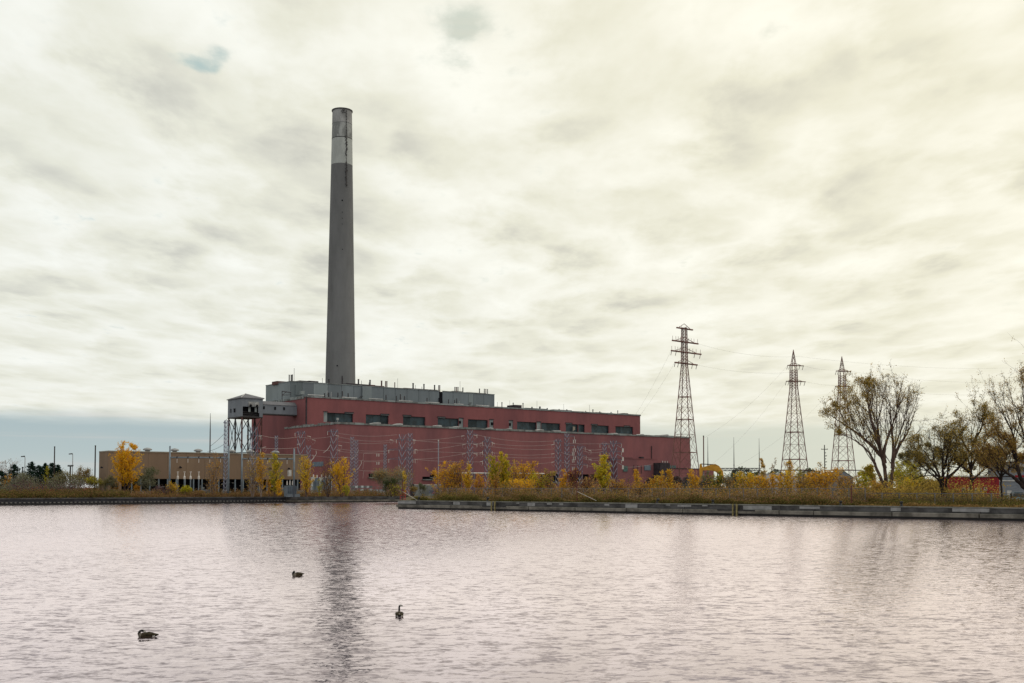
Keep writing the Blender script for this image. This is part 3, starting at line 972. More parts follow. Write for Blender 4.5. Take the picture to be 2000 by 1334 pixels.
# pipework, handrails and brackets on the ledge in front of the boiler house
for x0, x1, y in ((601, 633, 771), (668, 697, 776), (720, 748, 778.5), (779, 806, 782.5), (830, 858, 785.5), (886, 905, 789), (930, 955, 791.5)):
    tq = TG - 6
    b = MB(); b.tube([ST(sof(x0, y, tq), tq, zof(x0, y, tq)), ST(sof(x1, y, tq), tq, zof(x0, y, tq))], .28, 6); b.build('roof_pipe', M['roof_pale'], ps)
for x, y in ((634, 768), (639, 763), (642, 767), (647, 766), (660, 767), (668.8, 764), (680, 768), (754, 771), (774.5, 773), (782, 770), (790, 774), (888, 781), (892, 778), (897, 783), (955, 786), (785, 774), (834, 777), (876, 780)):
    tq = TG - 5
    s = sof(x, y, tq)
    b = MB(); b.bar(ST(s, tq, zU - .2), ST(s, tq, zof(x, y, tq)), .5); b.bar(ST(s - .6, tq, zU + .6), ST(s + .6, tq, zU + 1.1), .3); b.build('vent_stub', M['pipe'] if int(x) % 2 else M['pipe_dark'], ps)
for x0, x1, yy in ((696, 706, 764), (913, 919, 780)):
    tq = TG - 4
    for k in range(6):
        a = k / 5
        b = MB(); s = sof(x0 + (x1 - x0) * a, 770, tq); b.obox(ST(s, tq, zU + .4 + a * 3), E1 * .6, E2 * .5, UP * .12); b.build('roof_step', M['steel_dark'], ps)
b = MB(); s = sof(590, 768, TG - 5); b.obox(ST(s, TG - 5, zof(590, 767, TG - 5)), E1 * .95, E2 * .9, UP * .8); b.bar(ST(s, TG - 5, zU - .2), ST(s, TG - 5, zof(590, 768, TG - 5)), .3); b.build('roof_tank', M['panel_pale'], ps)
b = MB()
t0 = TG - 3; a0 = ST(sof(551, 764, t0), t0, zof(551, 764, t0)); a1 = ST(sof(568, 767, TG), TG, zof(568, 767, TG))
b.bar(a0, a1, .35); b.bar(a0 - UP * 2, a1 - UP * 1, .25); b.bar(a0, a0 - UP * 4.0, .3); b.bar(a0 - UP * 2, a0 + E1 * 2.5, .25); b.build('bracket_arm', M['lintel'], ps)
b = MB(); s0 = sof(577, 755, TG - .2); b.stbox(s0, s0 + 3.6, TG - .25, TG - .003, zU + 2.5, zG - 1.5); b.build('stained_panel', M['clad_c'], ps)

# ------------------------------------------------------------------ chimney
tc_ = 545.0
cpos = on_t(664.9, 740, tc_)
sC = float(cpos.dot(E1)); cpos = ST(sC, tc_, GZ)
dC = float(cpos[1])
zT = float(P(668, 217.5, dC)[2])


def cz(py):
    return float(P(667, py, dC)[2]) - GZ


def crad(z):
    zt = zT - GZ
    zb = cz(730)
    rt, rb = 38.0 / 2 / F * dC, 57.6 / 2 / F * dC
    return rb + (rt - rb) * (z - zb) / (zt - zb)


ch = thing('chimney', 'very tall grey concrete chimney with a whitish band near its top, behind the power station', 'chimney', cpos, BA)
b = MB()
zs = np.linspace(0, cz(324), 26)
b.lathe(cpos, [(crad(z), z) for z in zs], 64, cap=False); b.build('shaft', M['concrete'], ch, True)
z0, z1, z2 = cz(324), cz(272.5), zT - GZ
b = MB(); b.lathe(cpos, [(crad(z) + .03, z) for z in np.linspace(z0, z1, 6)], 64, cap=False); o = b.build('white_band', M['band'], ch, True); o['label'] = 'whitewashed band'
zc_ = cz(244)
b = MB(); b.lathe(cpos, [(crad(z) + .02, z) for z in np.linspace(z1, zc_, 4)], 64, cap=False); o = b.build('stained_band', M['crown'], ch, True); o['label'] = 'stained pale grey band'
b = MB(); b.lathe(cpos, [(crad(z) + .04, z) for z in np.linspace(zc_, z2, 4)], 64, cap=False); o = b.build('crown_band', mat('crown_concrete', (.34, .34, .355), .22, .25, .9, .2, (1, 1, .4)), ch, True)
b = MB(); b.lathe(cpos, [(crad(z2) + .45, z2 - .3), (crad(z2) + .5, z2 + .25), (crad(z2) - .4, z2 + .3), (crad(z2) - .6, z2 - 2.5)], 64, cap=False); b.build('rim', M['pipe_dark'], ch)
for zz_ in (z1, zc_):
    b = MB(); b.lathe(cpos, [(crad(zz_) + .08, zz_ - (.35 if zz_ == z1 else .12)), (crad(zz_) + .08, zz_ + .12)], 64, cap=False); b.build('band_joint', M['pipe_dark'] if zz_ == z1 else M['concrete'], ch)


def on_ch(px, py, out=.25):
    """point on the near side of the shaft seen at px, py"""
    z = cz(py); r = crad(z) + out
    c = np.array([cpos[0], cpos[1]])
    d = ray(px, py)[:2]; d = d / np.linalg.norm(d)
    bq = d.dot(c); q = max(bq * bq - (c.dot(c) - r * r), 0)
    k = bq - math.sqrt(q)
    return np.array([d[0] * k, d[1] * k, GZ + z])


lad = MB()
for dx in (-.45, .45):
    lad.tube([on_ch(676.6 + dx, y) for y in range(221, 372, 10)], .07, 4)
ladder = lad.build('ladder', M['pipe_dark'], ch)
rj = random.Random(4)
for k in range(34):
    y = 271 + k * 2.9
    if y in (0,) or (310 < y < 322):
        continue
    c = on_ch(676.6 + rj.uniform(-1.2, 1.2), y + rj.uniform(-.6, .6), .5)
    b = MB(); b.obox(c, E1 * rj.uniform(.15, .38), E2 * .25, UP * rj.uniform(.15, .45)); b.build('cage_hoop', M['pipe_dark'], ladder)
for k in range(9):
    c = on_ch(676.6, 223 + k * 5.2, .4)
    b = MB(); b.obox(c, E1 * .25, E2 * .2, UP * .12); b.build('cage_hoop', M['pipe_dark'], ladder)
for x, y, r in ((658.6, 717.5, .42), (668.5, 397, .45), (668.6, 420, .22), (668.6, 432, .22), (668.4, 443, .2), (669, 492, .25), (673.8, 226, .3)):
    b = MB(); c = on_ch(x, y, .02); d = c - cpos; d[2] = 0; d /= np.linalg.norm(d); b.tube([c - d * .3, c + d * .12], r, 10); b.build('port', M['dark'], ch)
ring = MB(); a_ = on_ch(669.6, 224, .5); ring.tube([a_ + .75 * (math.cos(q) * E1 + math.sin(q) * UP) for q in np.linspace(0, 6.28, 13)], .16, 5); ring.bar(a_ + UP * .8, on_ch(674, 221, .5), .3); ring.build('davit', M['pipe_dark'], ch)
b = MB(); b.tube([on_ch(668.4, 737, .2), on_ch(668.4, 748, .2), on_ch(668.4, 760, .2)], .25, 6); b.build('down_pipe', M['lintel'], ch)
for y in (585, 652, 690):
    zz_ = cz(y); b = MB(); b.lathe(cpos, [(crad(zz_) + .03, zz_ - .1), (crad(zz_) + .03, zz_ + .1)], 64, cap=False); b.build('pour_joint', M['concrete'], ch)

# ------------------------------------------------------------------ coal conveyor tower on legs
tF = 478.0
s0, s1 = sof(472, 800, tF), sof(513.4, 800, tF)
t1 = float(on_s(445, 800, s0).dot(E2))
ze = zof(472, 776, tF); zb = zof(472, 812.6, tF); zp = ze + h_at(767.5, 777.5, 520)
tw = thing('conveyor_tower', 'grey hip-roofed conveyor house on tall braced steel legs beside the power station', 'tower', ST(s0, tF, GZ), BA)
b = MB()
# front wall with its torn opening
zo0, zo1 = zb + .02, zb + (ze - zb) * .52
so0, so1 = s0 + (s1 - s0) * .05, s0 + (s1 - s0) * .84
b.stbox(s0, so0, tF, tF + .4, zb, ze); b.stbox(so1, s1, tF, tF + .4, zb, ze); b.stbox(so0, so1, tF, tF + .4, zo1, ze)
b.stbox(so0 + (so1 - so0) * .93, so1, tF, tF + .4, zb + 1.8, zo1)
b.stbox(s0, s1, t1 - .4, t1, zb, ze); b.stbox(s1 - .4, s1, tF + .4, t1 - .4, zb, ze)
# left wall with small holes
th = [(t1 - (t1 - tF) * q0, t1 - (t1 - tF) * q1) for q0, q1 in ((.16, .27), (.40, .56))]
zh0, zh1 = zb + (ze - zb) * .24, zb + (ze - zb) * .46
ta = tF + .4
for a, e in sorted([(min(q), max(q)) for q in th]):
    b.stbox(s0, s0 + .4, ta, a, zb, ze); b.stbox(s0, s0 + .4, a, e, zb, zh0); b.stbox(s0, s0 + .4, a, e, zh1, ze); ta = e
b.stbox(s0, s0 + .4, ta, t1 - .4, zb, ze)
b.build('wall', M['house_grey'], tw)
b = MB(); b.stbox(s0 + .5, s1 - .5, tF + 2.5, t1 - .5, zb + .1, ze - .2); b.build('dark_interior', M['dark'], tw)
b = MB()
for k in range(3):
    b.stbox(s0 + .6, so1, tF + .9 + k * .5, tF + 1.2 + k * .5, zb + .2 + k * .9, zb + .5 + k * .9)
b.build('walkway', M['steel_dark'], tw)
for q in (.40, .70):
    c = s0 + (s1 - s0) * q
    b = MB(); b.tube([ST(c, tF - .6, zb + (ze - zb) * .62), ST(c, tF + .3, zb + (ze - zb) * .66)], .95, 14); wheel = b.build('sheave_housing', M['roof_pale'], tw)
    b = MB(); b.tube([ST(c, tF - .75, zb + (ze - zb) * .58), ST(c, tF - .5, zb + (ze - zb) * .58)], .6, 12); b.build('sheave', M['dark'], wheel)
    b = MB(); b.stbox(c - .5, c + .5, tF + .8, tF + 1.2, zb + 2.2, zb + 4.6); b.build('chute', M['panel_pale'], tw)
b = MB(); b.stbox(s0 + (s1 - s0) * .30, s0 + (s1 - s0) * .82, tF - .1, tF - .003, zb + (ze - zb) * .55, zb + (ze - zb) * .80); b.build('backing_plate', M['pipe'], tw)
b = MB()
ov = .5
cn = [ST(s0 - ov, tF - ov, ze), ST(s1 + ov, tF - ov, ze), ST(s1 + ov, t1 + ov, ze), ST(s0 - ov, t1 + ov, ze)]
apx = ST((s0 + s1) / 2, (tF + t1) / 2, zp)
b.add(cn + [apx] + [q - UP * .35 for q in cn], [(0, 1, 4), (1, 2, 4), (2, 3, 4), (3, 0, 4), (5, 6, 1, 0), (6, 7, 2, 1), (7, 8, 3, 2), (8, 5, 0, 3), (8, 7, 6, 5)])
rf = b.build('roof', M['house_roof'], tw)
b = MB()
for q in cn[:2]:
    b.bar(q + UP * .05, apx + UP * .08, .25)
b.build('ridge_strip', M['white_trim'], rf)
b = MB(); b.stbox(s0 - .1, s1 + .1, tF - .1, t1 + .1, zb - .5, zb); b.build('floor_beam', M['steel_dark'], tw)
lp = [(s0 + .4, tF + .4), (s1 - .4, tF + .4), (s0 + .4, t1 - .4), (s1 - .4, t1 - .4), (s0 + .4, (tF + t1) / 2), (s1 - .4, (tF + t1) / 2)]
for i, (a, q) in enumerate(lp):
    b = MB(); b.bar(ST(a, q, GZ), ST(a, q, zb - .5), .62); b.build('leg', M['steel_rust'] if i in (0, 1, 2) else M['steel_dark'], tw)
zm = (GZ + zb) / 2 + 1.2
faces_ = [(lp[0], lp[1]), (lp[2], lp[3]), (lp[0], lp[4]), (lp[4], lp[2]), (lp[1], lp[5]), (lp[5], lp[3])]
for (a, q), (a2, q2) in faces_:
    for za, zc2 in ((GZ + 5, zm), (zm, zb - .5)):
        for u, w_ in ((za, zc2), (zc2, za)):
            b = MB(); b.bar(ST(a, q, u), ST(a2, q2, w_), .26); b.build('brace', M['steel_dark'], tw)
    b = MB(); b.bar(ST(a, q, zm), ST(a2, q2, zm), .34); b.build('girt', M['steel_dark'], tw)
# gallery to the power station
gz0, gz1 = zof(540, 808.6, tF + 2), zof(540, 791, tF + 2)
gg = thing('conveyor_gallery', 'enclosed grey conveyor gallery with three small black windows bridging tower and red wall', 'conveyor gallery', ST(s1, tF + 2, gz0), BA)
sg1 = sU0 - .05
b = MB(); b.stbox(s1 + .02, sg1, tF + 2, tF + 6.5, gz0, gz1); b.build('wall', M['house_grey'], gg)
b = MB(); b.prism([ST(s1 + .02, tF + 1.7, gz1), ST(s1 + .02, tF + 6.8, gz1), ST(s1 + .02, tF + 4.2, gz1 + 1.8)], E1 * (sg1 - s1 - .04)); b.build('roof', M['house_roof'], gg)
b = MB(); b.stbox(s1 + .02, sg1, tF + 1.9, tF + 6.6, gz0 - .5, gz0 - .003); b.build('floor_girder', M['steel_dark'], gg)
for x in (515, 537, 554.5):
    c = sof(x, 797, tF + 2)
    b = MB(); b.stbox(c - .4, c + .55, tF + 1.88, tF + 1.997, gz0 + 2.0, gz0 + 3.4); b.build('window', M['dark'], gg)

# ------------------------------------------------------------------ tan warehouse
tT = 370.0
sT0, sT1 = sof(211.5, 900, tT), sof(601, 900, tT)
tT1 = float(on_s(193.5, 900, sT0).dot(E2))
zTt = (zof(193.5, 883, tT) + zof(601, 888.5, tT)) / 2
zTb = (zof(250, 935, tT) + zof(520, 936, tT)) / 2
wh = thing('warehouse', 'long flat-roofed tan warehouse with a dark open ground floor left of the power station', 'warehouse', ST(sT0, tT, GZ), BA)
pan = np.linspace(sT0, sT1, 12)
for k, (a, e) in enumerate(zip(pan[:-1], pan[1:])):
    b = MB(); b.stbox(a + .03, e - .03, tT, tT + .6, zTb, zTt); b.build('wall_panel', M['tan'], wh)
b = MB(); b.stbox(sT0, sT0 + 4.5, tT + .61, tT1, GZ, zTt - .01); b.build('end_wall', M['tan'], wh)
b = MB(); b.stbox(sT0, sT0 + 4.5, tT + .01, tT + .6, GZ, zTb); b.build('corner_bay', M['tan'], wh)
b = MB(); b.stbox(sT0 + 4.6, sT1 - .02, tT + 6, max(tT1, tT + 9) - .1, GZ, zTt - .4); b.build('rear_hall', M['tan'], wh)
b = MB(); b.stbox(sT0 - .1, sT1 + .1, tT - .2, max(tT1, tT + 9), zTt, zTt + .35); b.build('roof_edge', M['tan_pale'], wh)
b = MB(); b.stbox(sT0 + 4.6, sT1 - .05, tT + .62, tT + 5.98, zTb, zTt - .4); b.build('soffit', M['tan'], wh)
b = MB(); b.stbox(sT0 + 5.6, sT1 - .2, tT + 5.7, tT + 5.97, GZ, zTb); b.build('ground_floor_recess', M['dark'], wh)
rw = random.Random(8)
for k in range(21):
    c = sT0 + 8 + k * (sT1 - sT0 - 12) / 20
    b = MB(); b.stbox(c - .2, c + .2, tT + .05, tT + .55, GZ, zTb); b.build('column', M['portal'], wh)
for k in range(9):
    c = sT0 + 10 + k * 7.6
    if rw.random() < .75:
        b = MB(); b.stbox(c, c + rw.uniform(2.5, 5), tT + 1.2, tT + 1.6, GZ, GZ + rw.uniform(1.5, 3.4)); b.build('lower_wall', M['blue_box'] if k % 2 else M['panel_pale'], wh)
for k in range(36):
    c = sT0 + 12 + rw.random() * (sT1 - sT0 - 22); z = GZ + rw.uniform(1.2, 5)
    b = MB(); b.stbox(c, c + rw.uniform(.5, 1.6), tT + 4.5, tT + 4.7, z, z + rw.uniform(.25, .6)); b.build('shelf_load', M['roof_pale'] if k % 3 else M['green_pane'], wh)
for x in (288, 341, 387, 452, 489, 538):
    c = sof(x, 880, tT + 6)
    b = MB(); b.lathe(ST(c, tT + 6, zTt), [(.95, 0), (.8, .5), (.8, .8), (1.55, 1.0), (1.5, 1.35), (.9, 1.7), (.2, 1.85)], 16); b.build('roof_vent', M['pipe'], wh, True)
for x, y in ((198, 914), (352, 913.5), (424.7, 914), (527, 915.5), (564, 916)):
    c = sof(x, y, tT); z = zof(x, y, tT)
    b = MB(); b.prism([ST(c - .45, tT - .5, z - .1), ST(c + .45, tT - .5, z - .1), ST(c + .25, tT - .003, z + .25), ST(c - .25, tT - .003, z + .25)], UP * .22); b.build('wall_lamp', M['dark'], wh)
b = MB(); c = sof(564, 925, tT - 3); b.stbox(c - .5, c + .6, tT - 4, tT - 3, zof(564, 930, tT - 3), zof(564, 918, tT - 3)); b.build('white_duct', M['white_trim'], wh)

# ------------------------------------------------------------------ switchyard
def lattice(root, base, H, w0, w1, seg, m, leg_w, br_w, ax=None, x_brace=True, kink=None, first=0.0, faces=(0, 1, 2, 3), m_br=None):
    """four legs as parts, their bracing joined as one part"""
    ax = ax if ax is not None else (E1, E2)
    base = np.asarray(base, float)

    def wid(z):
        if kink:
            zk, wk = kink
            return w0 + (wk - w0) * z / zk if z < zk else wk + (w1 - wk) * (z - zk) / max(H - zk, 1e-6)
        return w0 + (w1 - w0) * z / H

    def pt(i, z):
        sx, sy = ((-1, -1), (1, -1), (1, 1), (-1, 1))[i % 4]
        w = wid(z) / 2
        return base + ax[0] * sx * w + ax[1] * sy * w + UP * z
    brk = [0, H] if not kink else [0, kink[0], H]
    for i in range(4):
        b = MB()
        for za, zb_ in zip(brk[:-1], brk[1:]):
            b.bar(pt(i, za), pt(i, zb_), leg_w)
        b.build('leg', m, root, fix=False)
    zs = seg if not isinstance(seg, int) else list(np.linspace(first, H, seg + 1))
    b = MB()
    for za, zb_ in zip(zs[:-1], zs[1:]):
        for i in faces:
            if x_brace or i != 3:
                b.bar(pt(i, za), pt(i + 1, zb_), br_w)
            if x_brace or i == 3:
                b.bar(pt(i + 1, za), pt(i, zb_), br_w)
            if x_brace:
                b.bar(pt(i, zb_), pt(i + 1, zb_), br_w)
    o = b.build('bracing', m_br or m, root, fix=False)
    o['kind'] = 'stuff'
    return wid, pt


def insulator(root, top, ln=2.2, d=UP * -1.0, r=.17):
    b = MB(); b.tube([top, top + d * ln], r, 6); b.build('insulator', M['insul'], root, fix=False)


MAST = {}


def mast(key, px, top, depth, wpx, label, seg=None, m='lattice', arms=(), beams=()):
    H = float(P(px, top, depth)[2]) - GZ
    base = gp(px, depth)
    w = wpx / F * depth
    t = thing('lattice_mast', label, 'lattice mast', base, BA, 'switchyard lattice masts')
    n = seg or max(5, int(H / (w * .95)))
    # seen corner-on the mast looks wider: divide by the projected width of a square
    w /= 1.38
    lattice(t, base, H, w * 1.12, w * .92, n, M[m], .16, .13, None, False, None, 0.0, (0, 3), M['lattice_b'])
    for (y, l0, l1) in arms:
        z = float(P(px, y, depth)[2])
        a = base * np.array([1, 1, 0]) + UP * z
        k = depth / F
        b = MB()
        p0, p1 = a - E1 * l0 * k * 1.2, a + E1 * l1 * k * 1.2
        for o_ in (-.5, .5):
            b.bar(p0, a + E2 * o_ * w * 1.1, .13); b.bar(a + E2 * o_ * w * 1.1, p1, .13)
        b.bar(p0, a + UP * 1.1, .1); b.bar(p1, a + UP * 1.1, .1)
        b.build('crossarm', M[m], t, fix=False)
        for q in (p0, p1):
            if np.linalg.norm(q - a) > 2:
                insulator(t, q, 1.4, UP * -1.0, .09)
    # pale bracing on darker legs, as on all these masts
    MAST[key] = (base * np.array([1, 1, 0]), H + GZ, depth, w)
    return t


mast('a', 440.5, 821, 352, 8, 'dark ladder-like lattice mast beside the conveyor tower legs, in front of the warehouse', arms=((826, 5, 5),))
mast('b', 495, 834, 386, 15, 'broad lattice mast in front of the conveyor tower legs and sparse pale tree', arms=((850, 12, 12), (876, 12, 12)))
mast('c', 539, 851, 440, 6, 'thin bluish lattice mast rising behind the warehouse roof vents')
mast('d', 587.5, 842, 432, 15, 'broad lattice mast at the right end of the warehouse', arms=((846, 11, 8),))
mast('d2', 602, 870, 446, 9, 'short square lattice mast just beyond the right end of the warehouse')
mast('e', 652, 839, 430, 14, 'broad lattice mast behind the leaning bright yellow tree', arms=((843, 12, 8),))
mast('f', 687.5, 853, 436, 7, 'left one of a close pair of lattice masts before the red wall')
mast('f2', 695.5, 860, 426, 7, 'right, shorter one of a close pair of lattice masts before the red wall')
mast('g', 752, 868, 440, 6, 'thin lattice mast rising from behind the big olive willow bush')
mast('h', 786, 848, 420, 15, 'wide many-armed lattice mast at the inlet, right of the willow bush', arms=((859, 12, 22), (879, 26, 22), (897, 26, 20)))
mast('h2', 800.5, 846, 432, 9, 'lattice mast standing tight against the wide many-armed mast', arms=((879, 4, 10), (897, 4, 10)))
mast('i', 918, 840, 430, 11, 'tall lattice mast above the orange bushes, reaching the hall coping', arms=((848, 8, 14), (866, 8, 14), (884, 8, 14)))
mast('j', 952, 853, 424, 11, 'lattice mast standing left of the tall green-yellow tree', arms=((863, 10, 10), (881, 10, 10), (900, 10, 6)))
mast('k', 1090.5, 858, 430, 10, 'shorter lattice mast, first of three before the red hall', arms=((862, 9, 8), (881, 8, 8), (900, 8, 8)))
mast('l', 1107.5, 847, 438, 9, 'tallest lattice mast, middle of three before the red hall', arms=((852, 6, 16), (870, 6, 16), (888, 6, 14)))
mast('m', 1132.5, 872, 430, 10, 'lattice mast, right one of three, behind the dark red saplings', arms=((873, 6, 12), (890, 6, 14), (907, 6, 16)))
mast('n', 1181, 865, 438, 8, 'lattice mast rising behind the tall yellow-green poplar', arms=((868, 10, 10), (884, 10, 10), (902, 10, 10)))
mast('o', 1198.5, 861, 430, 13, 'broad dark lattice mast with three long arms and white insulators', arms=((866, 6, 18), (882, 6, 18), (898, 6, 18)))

# hanging insulator strings between the masts
STR = []
for px, py, d in ((736, 886, 432), (740, 886, 432), (736, 902, 432), (740, 902, 432), (736, 920, 432), (740, 920, 432), (1120, 859, 434), (1123.5, 859, 434), (1119.5, 876, 434), (1123.5, 876, 434),
                  (1118, 883, 434), (1121, 883, 434), (1120, 892, 434), (1123.5, 892, 434), (1118, 897, 434), (1121, 897, 434), (1118, 912, 434), (1121, 912, 434), (1216.5, 876, 428), (1216.5, 893, 428), (1216.5, 909, 428)):
    STR.append(P(px, py, d))
ih = thing('insulator_rack', 'paired white insulator strings hanging left of the wide many-armed mast', 'insulators', STR[2], BA)
for q in STR[:6]:
    insulator(ih, q, 1.15, UP * -1.0, .17)
b = MB()
for i in (0, 2, 4):
    b.bar(STR[i] - E1 * 6, STR[i + 1] + E1 * 4, .1)
    b.bar(STR[i] - E1 * 6, STR[i] - E1 * 6.4 - UP * 3, .1)
b.build('jumper', M['wire'], ih)
ih = thing('insulator_rack', 'white insulator strings hanging between the three masts before the red hall', 'insulators', STR[12], BA)
for q in STR[6:18]:
    insulator(ih, q, 1.35, UP * -1.0, .16)
b = MB()
for i in range(6, 18, 2):
    b.bar(STR[i] - E1 * .6, STR[i + 1] + E1 * .6, .1)
b.build('hanger', M['lattice_b'], ih)
ih = thing('insulator_rack', 'three stout white insulators stacked right of the broad dark mast', 'insulators', STR[19], BA)
for q in STR[18:]:
    insulator(ih, q, 1.5, UP * -1.0, .38)
b = MB()
for q in STR[18:]:
    b.bar(q, q - E1 * 3.2 + UP * 1.2, .13)
b.build('hanger', M['lattice_b'], ih)

b = thing('thin_pole', 'slim pale pole before the red wall, between inlet mast and orange bushes', 'pole', gp(856.3, 430), 0)
q = MB(); q.bar(gp(856.3, 430), P(856.3, 861, 430), .36); q.build('shaft', M['lattice_b'], b)
q = MB(); q.obox(P(856.3, 860.5, 430), (.22, 0, 0), (0, .22, 0), (0, 0, .3)); q.build('cap', M['insul'], b)


# ------------------------------------------------------------------ conductors
def wire(a, c, sag, label, m='wire', r=.05, group='switchyard conductors'):
    a, c = np.asarray(a, float), np.asarray(c, float)
    n = 14
    pts = [a + (c - a) * k / n - UP * 4 * sag * (k / n) * (1 - k / n) for k in range(n + 1)]
    b = MB(); b.tube(pts, r, 4, cap=False)
    o = b.build('overhead_wire', M[m], None, fix=False)
    tag(o, label, 'wire', group)
    return o


def W2(px, py, d):
    return P(px, py, d)


LV = {0: 'top', 1: 'upper', 2: 'middle', 3: 'lower', 4: 'lowest'}
SP = [
    # left run before the red wall
    ((513, 851, 388), (583, 853, 430), (653, 851, 430), 'between the broad masts left of the yellow trees', .8),
    ((502, 874, 388), (583, 874, 430), None, 'from the conveyor tower mast to the warehouse mast', .5),
    ((660, 846, 430), (775, 849, 420), None, 'from the yellow-tree mast to the inlet mast', .9),
    ((660, 853, 430), (775, 859, 420), None, 'from the yellow-tree mast to the inlet mast', 1.1),
    ((660, 862, 430), (775, 862, 420), None, 'from the yellow-tree mast to the inlet mast', .9),
    ((660, 877, 430), (770, 880, 420), None, 'from the yellow-tree mast to the inlet mast', .5),
    ((660, 881, 430), (770, 878, 420), None, 'from the yellow-tree mast to the inlet mast', 1.0),
    ((698, 899, 430), (770, 896, 420), None, 'from the close pair of masts to the inlet mast', .5),
    ((607, 876, 440), (645, 880, 430), None, 'from the short square mast to the yellow-tree mast', .3),
    ((607, 889, 440), (690, 893, 430), None, 'from the short square mast to the close pair', .5),
    ((700, 918, 430), (735, 920, 430), None, 'from the close pair to the hanging strings', .2),
    # inlet mast to the masts over the orange bushes
    ((806, 860, 421), (905, 851, 430), None, 'fanning from the inlet mast to the mast above the orange bushes', .5),
    ((806, 860, 421), (940, 866, 425), None, 'fanning from the inlet mast to the mast left of the green tree', .4),
    ((808, 879, 421), (905, 868, 430), None, 'fanning from the inlet mast to the mast above the orange bushes', .5),
    ((808, 879, 421), (940, 884, 425), None, 'fanning from the inlet mast to the mast left of the green tree', .4),
    ((808, 897, 421), (905, 886, 430), None, 'fanning from the inlet mast to the mast above the orange bushes', .5),
    ((808, 897, 421), (940, 902, 425), None, 'fanning from the inlet mast to the mast left of the green tree', .4),
    # across the hall
    ((930, 849, 430), (1085, 861, 430), None, 'across the red hall to the first of three masts', 1.3),
    ((962, 866, 424), (1082, 868, 430), None, 'across the red hall to the first of three masts', .8),
    ((930, 868, 430), (1085, 877, 430), None, 'across the red hall to the first of three masts', .9),
    ((962, 884, 424), (1082, 886, 430), None, 'across the red hall to the first of three masts', .8),
    ((930, 886, 430), (1085, 893, 430), None, 'across the red hall to the first of three masts', .9),
    ((965, 901, 424), (1082, 903, 430), None, 'across the red hall to the first of three masts', .8),
    ((1138, 876, 430), (1178, 877, 437), None, 'between the right one of three masts and the poplar mast', .5),
    ((1138, 880, 430), (1178, 881, 437), None, 'between the right one of three masts and the poplar mast', .8),
    ((1138, 892, 430), (1178, 893, 437), None, 'between the right one of three masts and the poplar mast', .5),
    ((1138, 895, 430), (1178, 897, 437), None, 'between the right one of three masts and the poplar mast', .8),
    ((1138, 908, 430), (1178, 909, 437), None, 'between the right one of three masts and the poplar mast', .5),
    ((1112, 866, 434), (1195, 866, 432), None, 'from the middle of three masts to the broad dark mast', .2),
    ((1094, 883, 430), (1130, 892, 430), None, 'between the three masts before the red hall', .2),
    ((1094, 902, 430), (1130, 908, 430), None, 'between the three masts before the red hall', .2),
    ((1218, 912, 428), (1275, 906, 410), None, 'from the stout insulators to the annex', .5),
]
cnt = {}
rw = random.Random(2)
ORD = ('topmost', 'second', 'third', 'fourth', 'fifth', 'sixth')
tot = {}
for q in SP:
    tot[q[3]] = tot.get(q[3], 0) + 1
SP = sorted(SP, key=lambda q: q[0][1] + q[1][1])
for a, c, e, where, sag in SP:
    k = cnt.get(where, 0); cnt[where] = k + 1
    lab = (ORD[k] + ' ' if tot.get(where, 1) > 1 else '') + 'pale wire ' + where
    wire(W2(*a), W2(*c), sag, lab)
    if e:
        wire(W2(*c), W2(*e), sag, 'second stretch of the ' + lab)
    # strain insulators at the ends, with a drooping jumper
ends = [(505, 852), (513, 874), (607, 853), (662, 852), (664, 880), (768, 860), (812, 860), (816, 879), (816, 898), (901, 852), (903, 869), (903, 887), (931, 851), (931, 869), (931, 887), (937, 866), (937, 885), (937, 902), (966, 866), (966, 885), (1077, 869), (1077, 887), (1077, 903), (1155, 881), (1155, 898), (668, 871), (672, 894), (616, 860), (580, 868)]
MNAME = {'a': 'ladder-like mast', 'b': 'conveyor tower mast', 'd': 'warehouse end mast', 'e': 'yellow-tree mast', 'f2': 'close pair of masts', 'h': 'inlet mast', 'i': 'mast above the orange bushes',
         'j': 'mast left of the green pair', 'k': 'first of three masts', 'm': 'last of three masts', 'n': 'poplar mast', 'o': 'broad dark mast'}
MPX = {'a': 440, 'b': 495, 'd': 587, 'e': 652, 'f2': 695, 'h': 790, 'i': 918, 'j': 952, 'k': 1090, 'm': 1132, 'n': 1181, 'o': 1198}


def where_is(x, y):
    k = min(MPX, key=lambda q: abs(MPX[q] - x))
    same = sorted(b_ for a_, b_ in ends if min(MPX, key=lambda q: abs(MPX[q] - a_)) == k and (a_ < MPX[k]) == (x < MPX[k]))
    lv = ('', 'second ', 'third ', 'fourth ')[same.index(y)] if len(same) > 1 else ''
    lv = 'topmost ' if len(same) > 1 and same.index(y) == 0 else lv
    return lv + ('left of the ' if x < MPX[k] else 'right of the ') + MNAME[k]


si = []
for k, (x, y) in enumerate(ends):
    d = 428
    a = P(x, y, d)
    near = min(MAST.values(), key=lambda mm: abs(P(x, 900, mm[2])[0] - mm[0][0] * 1.0))
    o = thing('strain_insulator', 'short white strain insulator, ' + where_is(x, y), 'insulator', a, BA, 'strain insulators on the switchyard wires')
    sg = 1 if near[0][0] > a[0] else -1
    b = MB(); b.tube([a, a + E1 * sg * 1.5 + UP * .25], .09, 6); b.build('string', M['insul'], o, fix=False)
    b = MB(); b.tube([a, a - UP * 1.2 + E1 * sg * .3, a - UP * 1.6 + E1 * sg * 1.1, a - UP * .6 + E1 * sg * 1.8], .04, 4); b.build('jumper', M['wire'], o, fix=False)
